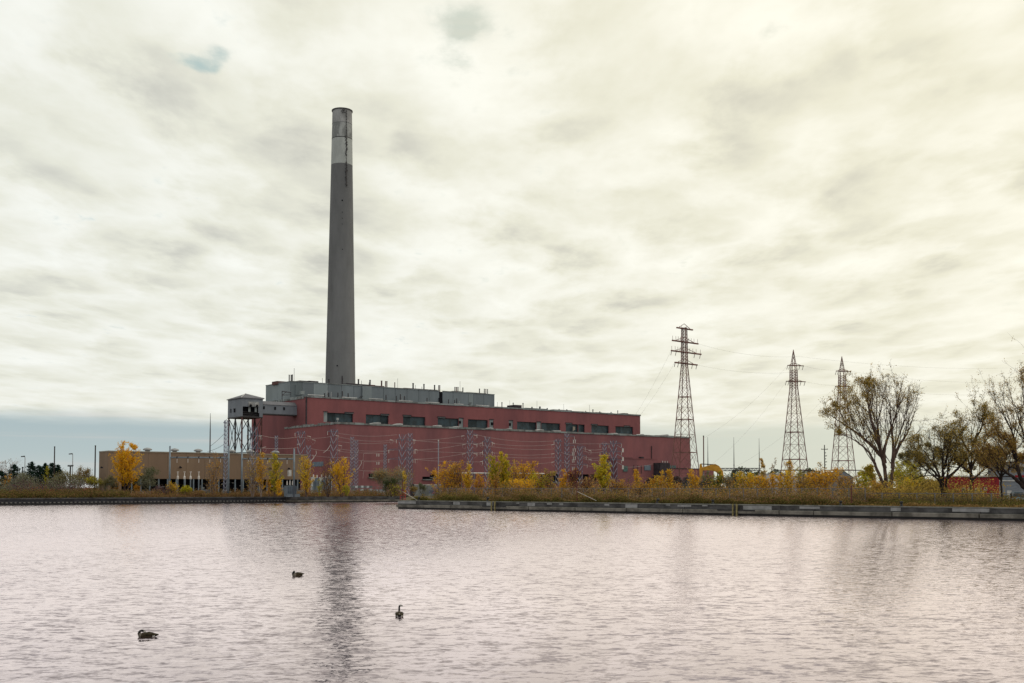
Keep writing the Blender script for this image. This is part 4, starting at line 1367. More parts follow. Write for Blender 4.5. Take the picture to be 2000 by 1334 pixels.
# disconnect switches: angular pale arms near the yellow trees
for k, (x, y) in enumerate(((618, 886), (612, 894), (646, 868), (700, 881), (706, 905))):
    a = P(x, y, 432)
    o = thing('switch_arm', ('upper bent pale switch arm right of the short square mast', 'lower bent pale switch arm right of the short square mast', 'bent pale switch arm above the leaning yellow tree', 'upper bent switch arm right of the close pair of masts', 'lower bent switch arm right of the close pair of masts')[k], 'switch arm', a, BA, 'bent switch arms of the yard')
    b = MB(); b.tube([a, a + E1 * -1.5 - UP * 2.2, a + E1 * -3.2 - UP * 3.4], .075, 5); b.build('arm', M['insul'], o, fix=False)
    b = MB(); b.tube([a, a + UP * 1.2 - E1 * .2], .1, 6); b.build('post', M['insul'], o, fix=False)

# ------------------------------------------------------------------ portal frames before the warehouse
def portal_frame(p0, p1, top, beam_y, depth, label, mids=()):
    t = thing('portal_frame', label, 'portal frame', gp(p0, depth), BA * .0)
    zb_ = float(P(p0, beam_y, depth)[2])
    for x in (p0, p1):
        q = MB(); H = float(P(x, top, depth)[2]); q.lathe(gp(x, depth), [(.34, 0), (.27, H - GZ)], 10); q.build('post', M['portal'], t, True)
    q = MB(); q.tube([P(p0, beam_y, depth), P(p1, beam_y + .5, depth)], .22, 8); bm = q.build('beam', M['portal'], t, True)
    for k in range(5):
        x = p0 + (p1 - p0) * (k + .7) / 5.4
        q = MB(); c = P(x, beam_y, depth); q.lathe(c - UP * .35, [(.28, 0), (.28, .7)], 8); q.build('clamp', M['pipe_dark'], bm)
        q = MB(); q.tube([c - UP * .35, c - UP * 1.7], .09, 5); q.build('insulator', M['insul'], bm)


dp = 348.0
portal_frame(331, 446, 871, 893.5, dp, 'blue-grey tube portal frame in front of the warehouse, its left post beside a yellow shrub')
portal_frame(472, 574, 876, 896, dp + 1.5, 'blue-grey tube portal frame behind the orange and green poplars')
b = thing('thin_mast', 'thin bare lightning mast rising above the warehouse roof', 'mast', ST(sof(410.5, 880, tT + 6), tT + 6, zTt), 0)
q = MB(); s = sof(410.5, 850, tT + 6); q.lathe(ST(s, tT + 6, zTt), [(.24, 0), (.20, 8), (.06, zof(410.5, 807, tT + 6) - zTt)], 8); q.build('shaft', M['pipe_dark'], b)
q = MB(); q.obox(ST(s, tT + 6, zTt + .4), E1 * .5, E2 * .5, UP * .2); q.build('foot', M['pipe_dark'], b)
for i, x in enumerate((347, 360, 372, 388)):
    a = gp(x, dp + 6)
    t = thing('cable_sealing_end', ('leftmost', 'second', 'third', 'rightmost')[i] + ' white cable bushing on a blue-grey post before the warehouse opening', 'bushing', a, 0, 'cable bushings before the warehouse')
    z = float(P(x, 936, dp + 6)[2])
    q = MB(); q.bar(a, a * [1, 1, 0] + UP * z, .32); q.build('post', M['portal'], t)
    q = MB(); q.lathe(a * [1, 1, 0] + UP * z, [(.34, 0), (.34, .9), (.15, 1.1), (.12, 2.3)], 8); q.build('bushing', M['insul'], t)
    q = MB(); q.obox(a * [1, 1, 0] + UP * (z + 2.4), E1 * .3, E2 * .15, UP * .12); q.build('terminal', M['insul'], t)
# transformer near the poplars
a = gp(566, dp + 6)
tr = thing('transformer', 'blue-grey finned transformer behind a low barrier right of the green poplar', 'transformer', a, 0)
q = MB(); q.obox(a + UP * 1.9, E1 * 1.5, E2 * 1.2, UP * 1.8); q.build('tank', M['portal'], tr)
for k in range(6):
    q = MB(); q.obox(a + UP * 2.0 - E2 * 1.4 + E1 * (-1.5 + k * .6), E1 * .12, E2 * .2, UP * 1.5); q.build('fin', M['blue_box'], tr)
for k in (-1, 0, 1):
    q = MB(); q.lathe(a + UP * 3.9 + E1 * k, [(.22, 0), (.16, 1.4)], 8); q.build('bushing', M['insul'], tr)
q = MB(); q.obox(a + UP * .5 - E2 * 2.5, E1 * 2.4, E2 * .15, UP * .5); q.build('barrier', M['portal'], tr)
# switchgear row by the inlet
for i, x in enumerate((612, 619, 628, 636, 643)):
    a = gp(x, 395)
    t = thing('switchgear_cubicle', ('leftmost', 'second', 'middle', 'fourth', 'rightmost')[i] + ' switchgear cubicle in the row under the red wall behind sparse trees', 'switchgear', a, BA, 'switchgear row under the red wall')
    z = float(P(x, 932 + (i % 2), 395)[2])
    q = MB(); q.obox(a + UP * (z - GZ) * .5, E1 * .75, E2 * .6, UP * (z - GZ) * .5); q.build('body', M['blue_box'] if i % 2 else M['tarp'], t)
    q = MB(); q.lathe(a * [1, 1, 0] + UP * z, [(.25, 0), (.18, 1.0)], 8); q.build('bushing', M['insul'], t)
    q = MB(); q.obox(a + UP * (z - GZ) * .5 - E2 * .62, E1 * .5, E2 * .03, UP * (z - GZ) * .32); q.build('door', M['portal'], t)

# ------------------------------------------------------------------ transmission pylons
def pylon(px, top, depth, label, base_w, waist_y, top_w, arms, kind):
    base = gp(px, depth)
    H = float(P(px, top, depth)[2]) - GZ
    zk = float(P(px, waist_y, depth)[2]) - GZ
    k = depth / F
    # turned so that both faces show, as in the photograph
    a = math.radians(58 if kind == 1 else 52)
    ax = (np.array([math.cos(a), math.sin(a), 0]), np.array([-math.sin(a), math.cos(a), 0]))
    pr = abs(math.cos(a)) + abs(math.sin(a))
    w0, wk = base_w * k / pr, top_w * k / pr
    t = thing('transmission_pylon', label, 'pylon', base, a, 'transmission pylons')
    zs = [0]
    n = 7
    zz_ = np.array([0, .17, .33, .47, .585, .68, .76, .83, .89, .945, 1.0]) * zk
    top_z = list(np.linspace(zk, H if kind == 1 else H * .86, 13 if kind == 1 else 8)[1:])
    zs = list(zz_) + top_z
    wtop = wk if kind == 1 else wk
    Hs = H if kind == 1 else H * .86
    wid, pt = lattice(t, base, Hs, w0, wk * (.82 if kind == 1 else .9), zs, M['pylon'], .28, .095, ax, True, (zk, wk))
    # secondary bracing low down
    b = MB()
    for za, zb_ in zip(zz_[:5], zz_[1:6]):
        zm_ = (za + zb_) / 2
        for i in range(4):
            mid = (pt(i, zb_) + pt(i + 1, zb_)) / 2
            b.bar(mid, (pt(i, za) * .5 + pt(i, zb_) * .5), .07); b.bar(mid, (pt(i + 1, za) + pt(i + 1, zb_)) / 2, .07)
            
    o = b.build('redundant_bracing', M['pylon'], t, fix=False); o['kind'] = 'stuff'
    for zq in ((zz_[2], zz_[4], zz_[6]) if kind == 1 else (zz_[1] * .0 + float(P(px, 918, depth)[2]) - GZ, zz_[2], zz_[4])):
        b = MB()
        for i in range(4):
            b.bar(pt(i, zq), pt(i + 1, zq), .26)
        b.build('girt', M['pylon'], t, fix=False)
    if kind == 2:
        zq = float(P(px, 918.5, depth)[2]) - GZ
        b = MB(); wv_ = base_w * k * .55
        b.bar(base + UP * zq - np.array([wv_ * 1.08, 0, 0]), base + UP * zq + np.array([wv_ * 1.08, 0, 0]), .4); b.build('platform_beam', M['steel_dark'], t)
        b = MB()
        for i in range(4):
            b.bar(pt(i, Hs), base + UP * H, .2)
        for f in (.3, .62):
            q = [pt(i, Hs) * (1 - f) + (base + UP * H) * f for i in range(4)]
            for i in range(4):
                b.bar(q[i], q[(i + 1) % 4], .13)
            q0 = [pt(i, Hs) * (1.3 - f) + (base + UP * H) * (f - .3) for i in range(4)]
            for i in range(4):
                b.bar(q0[i], q[(i + 1) % 4], .11)
        b.build('peak', M['pylon'], t, fix=False)
    tips = []
    # the arms run across the line, falling away to the right in the picture
    aa = math.radians(41 if kind == 1 else 15)
    A = np.array([math.cos(aa), math.sin(aa), 0])
    k = k / math.cos(aa)
    for (y, l, r, post) in arms:
        z = float(P(px, y, depth)[2]) - GZ
        c = base + UP * z
        p0, p1 = c - A * l * k * 1.14, c + A * r * k * 1.14
        B_ = np.array([-A[1], A[0], 0]) * wid(z) * .5
        b = MB()
        for q in (p0, p1):
            b.bar(q, c + B_, .26); b.bar(q, c - B_, .26)
            up = UP * (2.0 if kind == 1 else 1.3)
            b.bar(q * .75 + c * .25 + UP * .1, c + up, .16)
            for f in (.3, .6, .85):
                m_ = c * (1 - f) + q * f
                b.bar(m_ + B_ * (1 - f), m_ - B_ * (1 - f), .14)
                b.bar(m_ + B_ * (1 - f), m_ + up * (1 - f), .11)
        b.bar(p0, p1, .52 if kind == 1 else .34)
        b.build('crossarm', M['pylon'], t, fix=False)
        tips.append((p0, p1))
        if post in ('up', 'both'):
            for f in (.96, .7, .5, .32):
                for q in (p0, p1):
                    m_ = c * (1 - f) + q * f
                    b = MB(); b.bar(m_, m_ + UP * 1.9, .12); b.build('spike', M['pylon'], t, fix=False)
        if post in ('down', 'both'):
            for f in (.96, .62):
                for q in (p0, p1):
                    m_ = c * (1 - f) + q * f
                    b = MB(); b.tube([m_, m_ - UP * 1.8 - A * .6], .13, 5); b.build('insulator', M['wire_dark'], t, fix=False)
    return t, tips


p1_, tips1 = pylon(1338.5, 640, 430, 'big rusty pylon with four crossarms standing before the right end of the red hall', 66, 715, 13.5,
                   ((642, 15, 17, ''), (668, 24, 28, 'up'), (688, 26, 34, 'both'), (710, 19, 26, 'down')), 1)
p2_, tips2 = pylon(1552.5, 683, 470, 'slender pointed pylon with two crossarms standing clear of the trees', 66, 758, 16.5,
                   ((714, 11, 19, 'down'), (745, 14, 22, 'down')), 2)
p3_, tips3 = pylon(1647.5, 696, 500, 'slender pointed pylon partly hidden behind the big sparse tree', 60, 768, 16,
                   ((725, 11, 17, 'down'), (755, 13, 20, 'down')), 2)
for (a, c, sag, lab) in ((tips1[1][1], P(1560, 696, 520), 2.0, 'faint sky wire from the upper arm of the big pylon to the right'), (P(1560, 696, 520), P(1990, 718, 640), 2.5, 'faint sky wire running right above the big sparse tree'),
                         (tips1[3][1], P(1548, 727, 520), 1.6, 'faint sky wire from the lower arm of the big pylon'), (tips2[0][1], P(1640, 722, 520), .8, 'faint wire joining the upper arms of the two slender pylons'),
                         (tips2[1][1], P(1660, 752, 520), .8, 'faint wire joining the lower arms of the two slender pylons'), (tips3[0][1], P(2020, 742, 640), 3, 'faint sky wire leaving the half-hidden pylon, upper'),
                         (tips3[1][1], P(2020, 764, 640), 3, 'faint sky wire leaving the half-hidden pylon, lower'),
                         (tips2[1][0], P(1380, 915, 420), 3, 'faint wire slanting down left from the slender pylon'), (tips2[0][0], P(1376, 855, 420), 2.5, 'faint wire slanting from the slender pylon to the red mast'),
                         (tips3[1][0], P(1430, 915, 420), 3.5, 'faint wire slanting down left from the half-hidden pylon'),
                         (tips1[2][0], P(1238, 815, 500), 1.0, 'faint wire from the big pylon down to the red roof'), (tips1[3][0], P(1247, 815, 500), 1.0, 'faint second wire from the big pylon to the red roof')):
    wire(a, c, sag, lab, 'wire_dark', .023, 'sky wires of the pylons')
wire(P(437, 848, 352), P(410, 872, 352), .2, 'dark stay wire sloping left from the ladder-like mast', 'steel_dark', .05)
wire(P(437, 868, 352), P(405, 882, 352), .3, 'dark stay wire sloping lower left from the ladder-like mast', 'steel_dark', .05)

# ------------------------------------------------------------------ poles
def pole(px, top, depth, r, label, m='wood', name='utility_pole', group=None):
    a = gp(px, depth)
    t = thing(name, label, 'pole', a, 0, group)
    q = MB(); H = float(P(px, top, depth)[2]) - GZ
    q.lathe(a, [(r, 0), (r * .8, H)], 8); q.build('shaft', M[m], t, True)
    q = MB(); q.lathe(a + UP * (H * .985), [(r * 1.02, 0), (r * 1.0, H * .017)], 8); q.build('cap', M['steel_dark'], t)
    return t


pole(105.3, 872, 365, .24, 'bare dark wooden pole rising from behind the dark pines')
pole(185, 870, 365, .26, 'bare dark wooden pole just left of the warehouse corner')
pole(1374.8, 851, 436, .26, 'rusty red mast at the right foot of the big pylon', 'rust_pole', 'steel_mast')
for i, (x, y) in enumerate(((1383, 853.5), (1434, 854), (1483.5, 856))):
    a = gp(x, 520)
    t = thing('lightning_mast', ('thin tapering lightning mast right beside the big pylon', 'thin tapering lightning mast above the truss bridge middle', 'thin tapering lightning mast at the right end of the truss bridge')[i], 'mast', a, 0, 'lightning masts')
    H = float(P(x, y, 520)[2]) - GZ
    q = MB(); q.lathe(a, [(.26, 0), (.22, H * .5), (.06, H)], 8); q.build('shaft', M['pipe_dark'], t, True)
    q = MB(); q.lathe(a + UP * H * .5, [(.3, 0), (.3, .4)], 8); q.build('joint_collar', M['pipe_dark'], t)
# street lamps at the far left
for i, (x, y, lab) in enumerate(((47.8, 891.5, 'street lamp with a hooded head left of the tall dark pine'), (141, 886.5, 'taller street lamp with a hooded head between the two dark poles'))):
    d = 390
    a = gp(x, d); H = float(P(x, y + 1, d)[2]) - GZ
    t = thing('street_lamp', lab, 'street lamp', a, 0, 'street lamps behind the pines')
    q = MB(); q.lathe(a, [(.2, 0), (.13, H)], 8); q.build('post', M['pipe'], t, True)
    q = MB(); q.tube([a + UP * (H - .1), a + UP * (H + .15) - E1 * .5], .1, 6); q.build('arm', M['pipe_dark'], t)
    q = MB(); c = a + UP * (H + .2) - np.array([.75, 0, 0]); q.obox(c, (.62, 0, .08), (0, .3, 0), (0, 0, .16)); q.build('lamp_head', M['pipe_dark'], t)
a = gp(136.8, 385); H = float(P(137, 911, 385)[2]) - GZ
t = thing('floodlight_post', 'short post topped by a bar of floodlights beside the taller street lamp', 'floodlight post', a, 0)
q = MB(); q.bar(a, a + UP * H, .36); q.build('post', M['steel_dark'], t)
q = MB(); q.bar(a + UP * H - np.array([.9, 0, 0]), a + UP * H + np.array([.9, 0, 0]), .14); q.build('crossbar', M['steel_dark'], t)
for k in (-.8, -.25, .3, .85):
    q = MB(); q.obox(a + UP * (H + .28) + np.array([k, 0, 0]), (.2, 0, .05), (0, .15, 0), (0, .05, .22)); q.build('floodlight', M['steel_dark'], t)
a = gp(44.3, 385); t = thing('short_post', 'short dark post standing close to the left street lamp', 'post', a, 0)
q = MB(); q.bar(a, P(44.3, 913, 385), .3); q.build('shaft', M['steel_dark'], t); q = MB(); q.obox(P(44.3, 913, 385), (.25, 0, 0), (0, .2, 0), (0, 0, .2)); q.build('cap', M['steel_dark'], t)
# cluttered utility pole between the two slender pylons
a = gp(1611.3, 440); H = float(P(1611, 869, 440)[2]) - GZ
t = thing('utility_pole', 'utility pole with crossarm and many side brackets between the slender pylons', 'pole', a, 0)
q = MB(); q.lathe(a, [(.26, 0), (.18, H)], 8); q.build('shaft', M['wood'], t, True)
q = MB(); z = H * .91; q.bar(a + UP * z - np.array([1.35, 0, 0]), a + UP * z + np.array([1.35, 0, 0]), .2); q.build('crossarm', M['wood'], t)
for k in (-1.2, -.6, .6, 1.2):
    q = MB(); q.bar(a + UP * z + np.array([k, 0, 0]), a + UP * (z + .45) + np.array([k, 0, 0]), .14); q.build('insulator', M['wire_dark'], t)
for i, f in enumerate((.84, .78, .72, .66, .6, .54, .45, .4, .3, .2)):
    q = MB(); sg = 1 if i % 2 else .6; q.obox(a + UP * H * f + np.array([.45 * sg, -.2, 0]), (.4 * sg, 0, .06), (0, .15, 0), (0, 0, .16)); q.build('bracket', M['wood'], t)
q = MB(); q.tube([a + UP * H * .43, a + UP * H * .46 + np.array([.9, 0, 0]), a + UP * H * .46 + np.array([1.5, 0, 0])], .12, 6); q.build('lamp_arm', M['steel_dark'], t)
q = MB(); q.obox(a + UP * H * .455 + np.array([1.6, 0, 0]), (.45, 0, 0), (0, .2, 0), (0, 0, .14)); q.build('lamp_head', M['steel_dark'], t)

# ------------------------------------------------------------------ truss bridge behind the digger
d = 540.0
t = thing('truss_bridge', 'long dark lattice truss spanning low behind the yellow excavator', 'truss', gp(1400, d), 0)
z0, z1 = float(P(1450, 919.5, d)[2]), float(P(1450, 914.5, d)[2])
xa, xb = P(1397, 917, d)[0], P(1487, 917, d)[0]
for yy in (0, 3.0):
    for z in (z0, z1):
        q = MB(); q.bar((xa, d + yy, z), (xb, d + yy, z), .3); q.build('chord', M['steel_dark'], t)
    n = 22
    for k in range(n):
        x0, x1 = xa + (xb - xa) * k / n, xa + (xb - xa) * (k + 1) / n
        q = MB(); q.bar((x0, d + yy, z0 if k % 2 else z1), (x1, d + yy, z1 if k % 2 else z0), .17); q.build('diagonal', M['steel_dark'], t, fix=False)
for x in (1402, 1440, 1482):
    q = MB(); q.bar(gp(x, d + 1.5), gp(x, d + 1.5) * [1, 1, 0] + UP * z0, .5); q.build('support', M['steel_dark'], t)

# ------------------------------------------------------------------ sheds and far buildings
def shed(px0, px1, ytop, depth, deep, label, m, name='shed', cat='shed', roof=None, gable=0.0, ang=0.12):
    a, e = gp(px0, depth), gp(px1, depth)
    w = e[0] - a[0]; H = float(P((px0 + px1) / 2, ytop, depth)[2]) - GZ
    ax = np.array([math.cos(ang), math.sin(ang), 0]); ay = np.array([-math.sin(ang), math.cos(ang), 0])
    w = w / (math.cos(ang))
    t = thing(name, label, cat, a, ang)
    c = a + ax * w / 2 + ay * deep / 2
    q = MB(); q.obox(c + UP * H / 2, ax * w / 2, ay * deep / 2, UP * H / 2); q.build('wall', M[m], t)
    if gable:
        q = MB(); q.prism([a - ax * .4 - ay * .4 + UP * H, a + ax * (w + .4) - ay * .4 + UP * H, a + ax * w / 2 - ay * .4 + UP * (H + gable)], ay * (deep + .8)); q.build('roof', M[roof or 'roof'], t)
        q = MB(); q.prism([a + ax * .1 - ay * .02 + UP * H, a + ax * (w - .1) - ay * .02 + UP * H, a + ax * w / 2 - ay * .02 + UP * (H + gable * .85)], -ay * .42); q.build('gable', M[m], t)
    elif roof:
        q = MB(); q.obox(c + UP * (H + .16), ax * (w / 2 + .2), ay * (deep / 2 + .2), UP * .155); q.build('roof', M[roof], t)
    return t, a, ax, ay, w, H


t, a, ax, ay, w, H = shed(1863.5, 1956, 931.5, 262, 6, 'bright red shed with pale-framed windows behind the dark trees', 'red_shed', roof='white_trim', ang=.10)
for x0, x1, z0, z1, gl in ((1.9, 2.8, 1.5, 3.0, 1), (3.5, 4.25, 1.2, 3.1, 0), (5.3, 6.9, 1.9, 2.9, 1), (7.6, 8.4, 2.4, 3.2, 1)):
    f = MB(); c = a + ax * (x0 + x1) / 2 + UP * (z0 + z1) / 2 - ay * .06
    f.obox(c, ax * (x1 - x0) / 2, ay * .05, UP * (z1 - z0) / 2); fo = f.build('window', M['white_trim'], t)
    f = MB(); f.obox(c - ay * .07, ax * ((x1 - x0) / 2 - .12), ay * .03, UP * ((z1 - z0) / 2 - .12)); f.build('pane', M['cab_glass'] if gl else M['white_trim'], fo)
t, a, ax, ay, w, H = shed(1628, 1668, 934, 330, 7, 'grey clapboard gabled house behind the orange bush and boom post', 'siding', 'house', 'house', 'green_roof', 2.3, .1)
q = MB(); q.obox(a + ax * .4 + ay * 2 + UP * (H + .9), ax * .35, ay * .35, UP * 1.0); q.build('chimney', M['steel_dark'], t)
t, a, ax, ay, w, H = shed(1497, 1546, 926, 470, 12, 'low white flat-roofed building seen between orange saplings right of the truss', 'white_wall', 'low_building', 'building', 'white_trim', 0, .05)
t, a, ax, ay, w, H = shed(1556, 1628, 931, 480, 10, 'low pale shed behind the far orange bushes near the slender pylon', 'white_wall', 'low_building', 'building', 'siding', 0, .05)
t, a, ax, ay, w, H = shed(1983, 2080, 903, 300, 14, 'multi-storey grey building with pale bands behind the rightmost tree', 'siding', 'office_block', 'building', 'roof', 0, .1)
for k in range(3):
    q = MB(); q.obox(a + ax * w / 2 - ay * .06 + UP * (2.2 + k * 3.0), ax * (w / 2 - .1), ay * .05, UP * .55); q.build('window_band', M['cab_glass'], t)
    q = MB(); q.obox(a + ax * w / 2 - ay * .07 + UP * (3.2 + k * 3.0), ax * (w / 2 + .05), ay * .06, UP * .3); q.build('pale_band', M['white_trim'] if k != 1 else M['red_shed'], t)
t, a, ax, ay, w, H = shed(1957, 2005, 940, 285, 5, 'low grey lean-to between the red shed and the grey building', 'siding', 'lean_to', 'shed', 'white_trim', 0, .1)
q = MB(); q.obox(a + ax * 2 - ay * .05 + UP * 1.2, ax * .6, ay * .04, UP * 1.1); q.build('door', M['white_trim'], t)
t, a, ax, ay, w, H = shed(1788, 1862, 943, 300, 6, 'low dark shed with a pale eave behind the forked tree', 'lintel', 'shed', 'shed', 'white_trim', 0, .1)
q = MB(); q.obox(a + ax * 3 - ay * .05 + UP * 1.2, ax * .6, ay * .04, UP * 1.1); q.build('door', M['panel_pale'], t)


def car(px, depth, label, m, ln=4.4, ht=1.5, ang=.1):
    a = gp(px, depth)
    ax = np.array([math.cos(ang), math.sin(ang), 0]); ay = np.array([-math.sin(ang), math.cos(ang), 0])
    t = thing('parked_car', label, 'car', a, ang)
    pr = [(-ln / 2, .3), (ln / 2, .3), (ln / 2, .8), (ln * .32, .92), (-ln * .40, .95), (-ln / 2, .85)]
    q = MB(); q.prism([a + ax * x + UP * z - ay * .85 for x, z in pr], ay * 1.7); q.build('body', M[m], t)
    pr = [(-ln * .42, .95), (ln * .28, .92), (ln * .12, ht), (-ln * .30, ht)]
    q = MB(); q.prism([a + ax * x + UP * z - ay * .74 for x, z in pr], ay * 1.48); q.build('cabin_glass', M['cab_glass'], t)
    q = MB(); q.obox(a + ax * (-ln * .09) + UP * (ht + .03), ax * ln * .21, ay * .72, UP * .03); q.build('roof', M[m], t)
    for x in (-ln * .31, ln * .31):
        for sy in (-.8, .8):
            q = MB(); c = a + ax * x + ay * sy + UP * .32; q.tube([c - ay * .1, c + ay * .1], .32, 12); q.build('wheel', M['rubber'], t)
    return t


car(1855, 246, 'white car parked just left of the red shed', 'car_white', 3.6, 1.7)
car(1989, 242, 'pale blue-grey van parked right of the red shed by the tree', 'car_blue', 4.6, 2.0)

# ------------------------------------------------------------------ excavator among the shrubs
d = 300.0
c0 = gp(1406, d)
k = d / F
ex = thing('excavator', 'yellow tracked excavator with arched boom reaching left over cut brush', 'excavator', c0, 0)
X1 = np.array([1.0, 0, 0]); Y1 = np.array([0, 1.0, 0])
for sy in (-1.3, 1.3):
    q = MB(); pr = [(-2.0, .35), (-1.7, .05), (1.7, .05), (2.0, .35), (2.0, .7), (1.7, .95), (-1.7, .95), (-2.0, .7)]
    q.prism([c0 + X1 * x + UP * z + Y1 * (sy - .3) for x, z in pr], Y1 * .6); q.build('track', M['rubber'], ex)
q = MB(); q.obox(c0 + X1 * .6 + UP * 1.75, X1 * 1.9, Y1 * 1.3, UP * .7); q.build('house', M['yellow_plant'], ex)
q = MB(); q.obox(c0 - X1 * .6 - Y1 * .75 + UP * 2.5, X1 * .75, Y1 * .55, UP * .85); cb = q.build('cab', M['yellow_plant'], ex)
q = MB(); q.obox(c0 - X1 * .6 - Y1 * 1.32 + UP * 2.7, X1 * .6, Y1 * .02, UP * .5); q.build('cab_window', M['cab_glass'], cb)
q = MB(); q.obox(c0 + X1 * 1.9 + UP * 1.75, X1 * .7, Y1 * 1.3, UP * .55); q.build('counterweight', M['steel_dark'], ex)


def E(px, py, o=0.0):
    return P(px, py, d) + Y1 * o


boom = [E(1409, 937), E(1406.5, 924), E(1401, 914.5), E(1392, 909), E(1384, 911), E(1372.5, 916)]
up_e = [(1414, 935), (1411.5, 920), (1404, 910), (1396.5, 906.2), (1388, 907.8), (1371.5, 913)]
lo_e = [(1406, 937), (1404, 926), (1398, 921.5), (1391, 919), (1385, 918.5), (1372, 919)]
q = MB()
q.prism([E(*e, -.3) for e in up_e] + [E(*e, -.3) for e in lo_e[::-1]], Y1 * .6)
q.build('boom', M['yellow_plant'], ex)
q = MB(); q.prism([E(1366.5, 907, -.22), E(1369.5, 905, -.22), E(1371.8, 912, -.22), E(1372.3, 921, -.22), E(1369.5, 941, -.22), E(1366.8, 941, -.22), E(1366.0, 918, -.22)], Y1 * .44); stk = q.build('stick', M['yellow_plant'], ex)
q = MB(); q.tube([E(1369, 906.2), E(1396, 907.5)], .13, 8); q.build('ram', M['steel_dark'], ex)
q = MB(); q.tube([E(1374, 921, -.5), E(1374, 934, -.5)], .1, 8); q.build('stick_ram', M['pipe'], stk)
q = MB(); q.prism([E(1366, 941, -.6), E(1370.5, 941, -.6), E(1372.5, 947, -.6), E(1370, 951, -.6), E(1365, 951, -.6), E(1363.5, 947, -.6)], Y1 * 1.2); q.build('bucket', M['steel_dark'], ex)

# ------------------------------------------------------------------ heaps, sheeting, pale wall by the inlet
def heap(px0, px1, ytop, depth, label, m, sticks=0, name='earth_heap', cat='heap', seed=1):
    r = np.random.default_rng(seed)
    a, e = gp(px0, depth), gp(px1, depth)
    H = float(P((px0 + px1) / 2, ytop, depth)[2]) - GZ
    c = (a + e) / 2; rx = (e[0] - a[0]) / 2; ry = rx * .55
    t = thing(name, label, cat, c, 0)
    nu, nv = 26, 9
    V = []; Fs = []
    for j in range(nv):
        f = j / (nv - 1)
        for i in range(nu):
            an_ = 2 * math.pi * i / nu
            rr_ = (1 - f) * (1 + .22 * math.sin(3 * an_ + seed) + r.uniform(-.08, .08))
            V.append(c + np.array([math.cos(an_) * rx * rr_, math.sin(an_) * ry * rr_, H * (1 - (1 - f) ** 2) * (1 + r.uniform(-.08, .08))]))
    for j in range(nv - 1):
        for i in range(nu):
            Fs.append((j * nu + i, j * nu + (i + 1) % nu, (j + 1) * nu + (i + 1) % nu, (j + 1) * nu + i))
    q = MB(); q.add(V, Fs); q.build('mound', M[m], t, True)
    if sticks:
        q = MB()
        for _ in range(sticks):
            u, v = r.uniform(-.9, .9), r.uniform(-.8, .5)
            z = H * max(.05, 1 - (u * u + v * v)) + .1
            p_ = c + np.array([u * rx, v * ry, z]); an_ = r.uniform(0, 6.28)
            dq = np.array([math.cos(an_), math.sin(an_) * .5, r.uniform(-.25, .45)]) * r.uniform(.5, 1.5)
            q.bar(p_ - dq, p_ + dq, r.uniform(.05, .12))
        o = q.build('branches', M['brush'], t, fix=False); o['kind'] = 'stuff'
    return t


heap(1247, 1300, 934, 300, 'dark brown earth heap behind the orange saplings under the red annex', 'brown_pile', 60, seed=3)
heap(1290, 1352, 932, 304, 'dark brown brush heap in front of the low red wing', 'brown_pile', 120, 'brush_heap', seed=5)
heap(1328, 1366, 932, 292, 'grey heap of cut branches left of the excavator bucket', 'brush', 320, 'brush_heap', seed=7)

t = thing('wrapped_stack', 'white sheeted stacks of material behind the fence right of the leaning yellow tree', 'stack', gp(688, 392), BA)
rr = np.random.default_rng(9)
for i in range(7):
    for j in range(3):
        x = 690 + i * 5.6
        if rr.random() < .12:
            continue
        z0 = 1.0 + j * 1.15
        c = gp(x, 392) + UP * z0
        q = MB(); q.obox(c, E1 * .46, E2 * .6, UP * .40); q.build('bundle', M['tarp'] if rr.random() < .7 else M['wall_white'], t)
t = thing('low_wall', 'purple-grey low wall of scribbled panels left of the big willow bush', 'wall', gp(722, 385), BA)
for i in range(5):
    c = gp(724 + i * 6.5, 385)
    q = MB(); q.obox(c + UP * 1.2, E1 * .6, E2 * .12, UP * 1.2); q.build('panel', M['siding'], t)
    for k in range(3):
        q = MB(); p_ = c - E2 * .16 + UP * (.6 + .6 * k) + E1 * rr.uniform(-.3, .3)
        q.tube([p_ + E1 * (.35 * math.cos(u)) + UP * (.3 * math.sin(u * 1.3)) for u in np.linspace(0, 5, 7)], .05, 4); q.build('graffiti', M['tarp'], t)
a0, a1 = gp(806, 400), gp(862, 408)
ad = (a1 - a0) / np.linalg.norm(a1 - a0); an2 = np.array([-ad[1], ad[0], 0]); L = np.linalg.norm(a1 - a0)
t = thing('graffiti_wall', 'pale concrete wall with red and blue graffiti behind the quay corner', 'wall', a0, math.atan2(ad[1], ad[0]))
H = float(P(840, 947.5, 404)[2]) - GZ
for k in range(4):
    q = MB(); q.obox(a0 + ad * L * (k + .5) / 4 + UP * H / 2, ad * (L / 8 - .04), an2 * .15, UP * H / 2); q.build('panel', M['wall_white'], t)
q = MB(); q.obox(a0 + ad * L / 2 + UP * (H + .12), ad * L / 2, an2 * .2, UP * .115); q.build('top_rail', M['white_trim'], t)
rr = np.random.default_rng(21)
for k in range(16):
    s_ = L * rr.uniform(.62, .97); z = H * rr.uniform(.25, .8)
    c = a0 + ad * s_ - an2 * .18 + UP * z
    ph_ = rr.uniform(0, 6.28)
    q = MB(); q.tube([c + ad * (.9 * math.cos(u + ph_)) + UP * (.55 * math.sin(u * 1.6 + ph_)) for u in np.linspace(0, rr.uniform(3, 6), 9)], .10, 4)
    q.build('graffiti', M['graf_red'] if k % 2 else M['graf_blue'], t)
t = thing('dark_cabinet', 'small dark grilled cabinet at the foot of the wide many-armed mast', 'cabinet', gp(805, 396), BA)
q = MB(); q.obox(gp(805, 396) + UP * 2.2, E1 * .6, E2 * .5, UP * 2.2); q.build('body', M['lintel'], t)
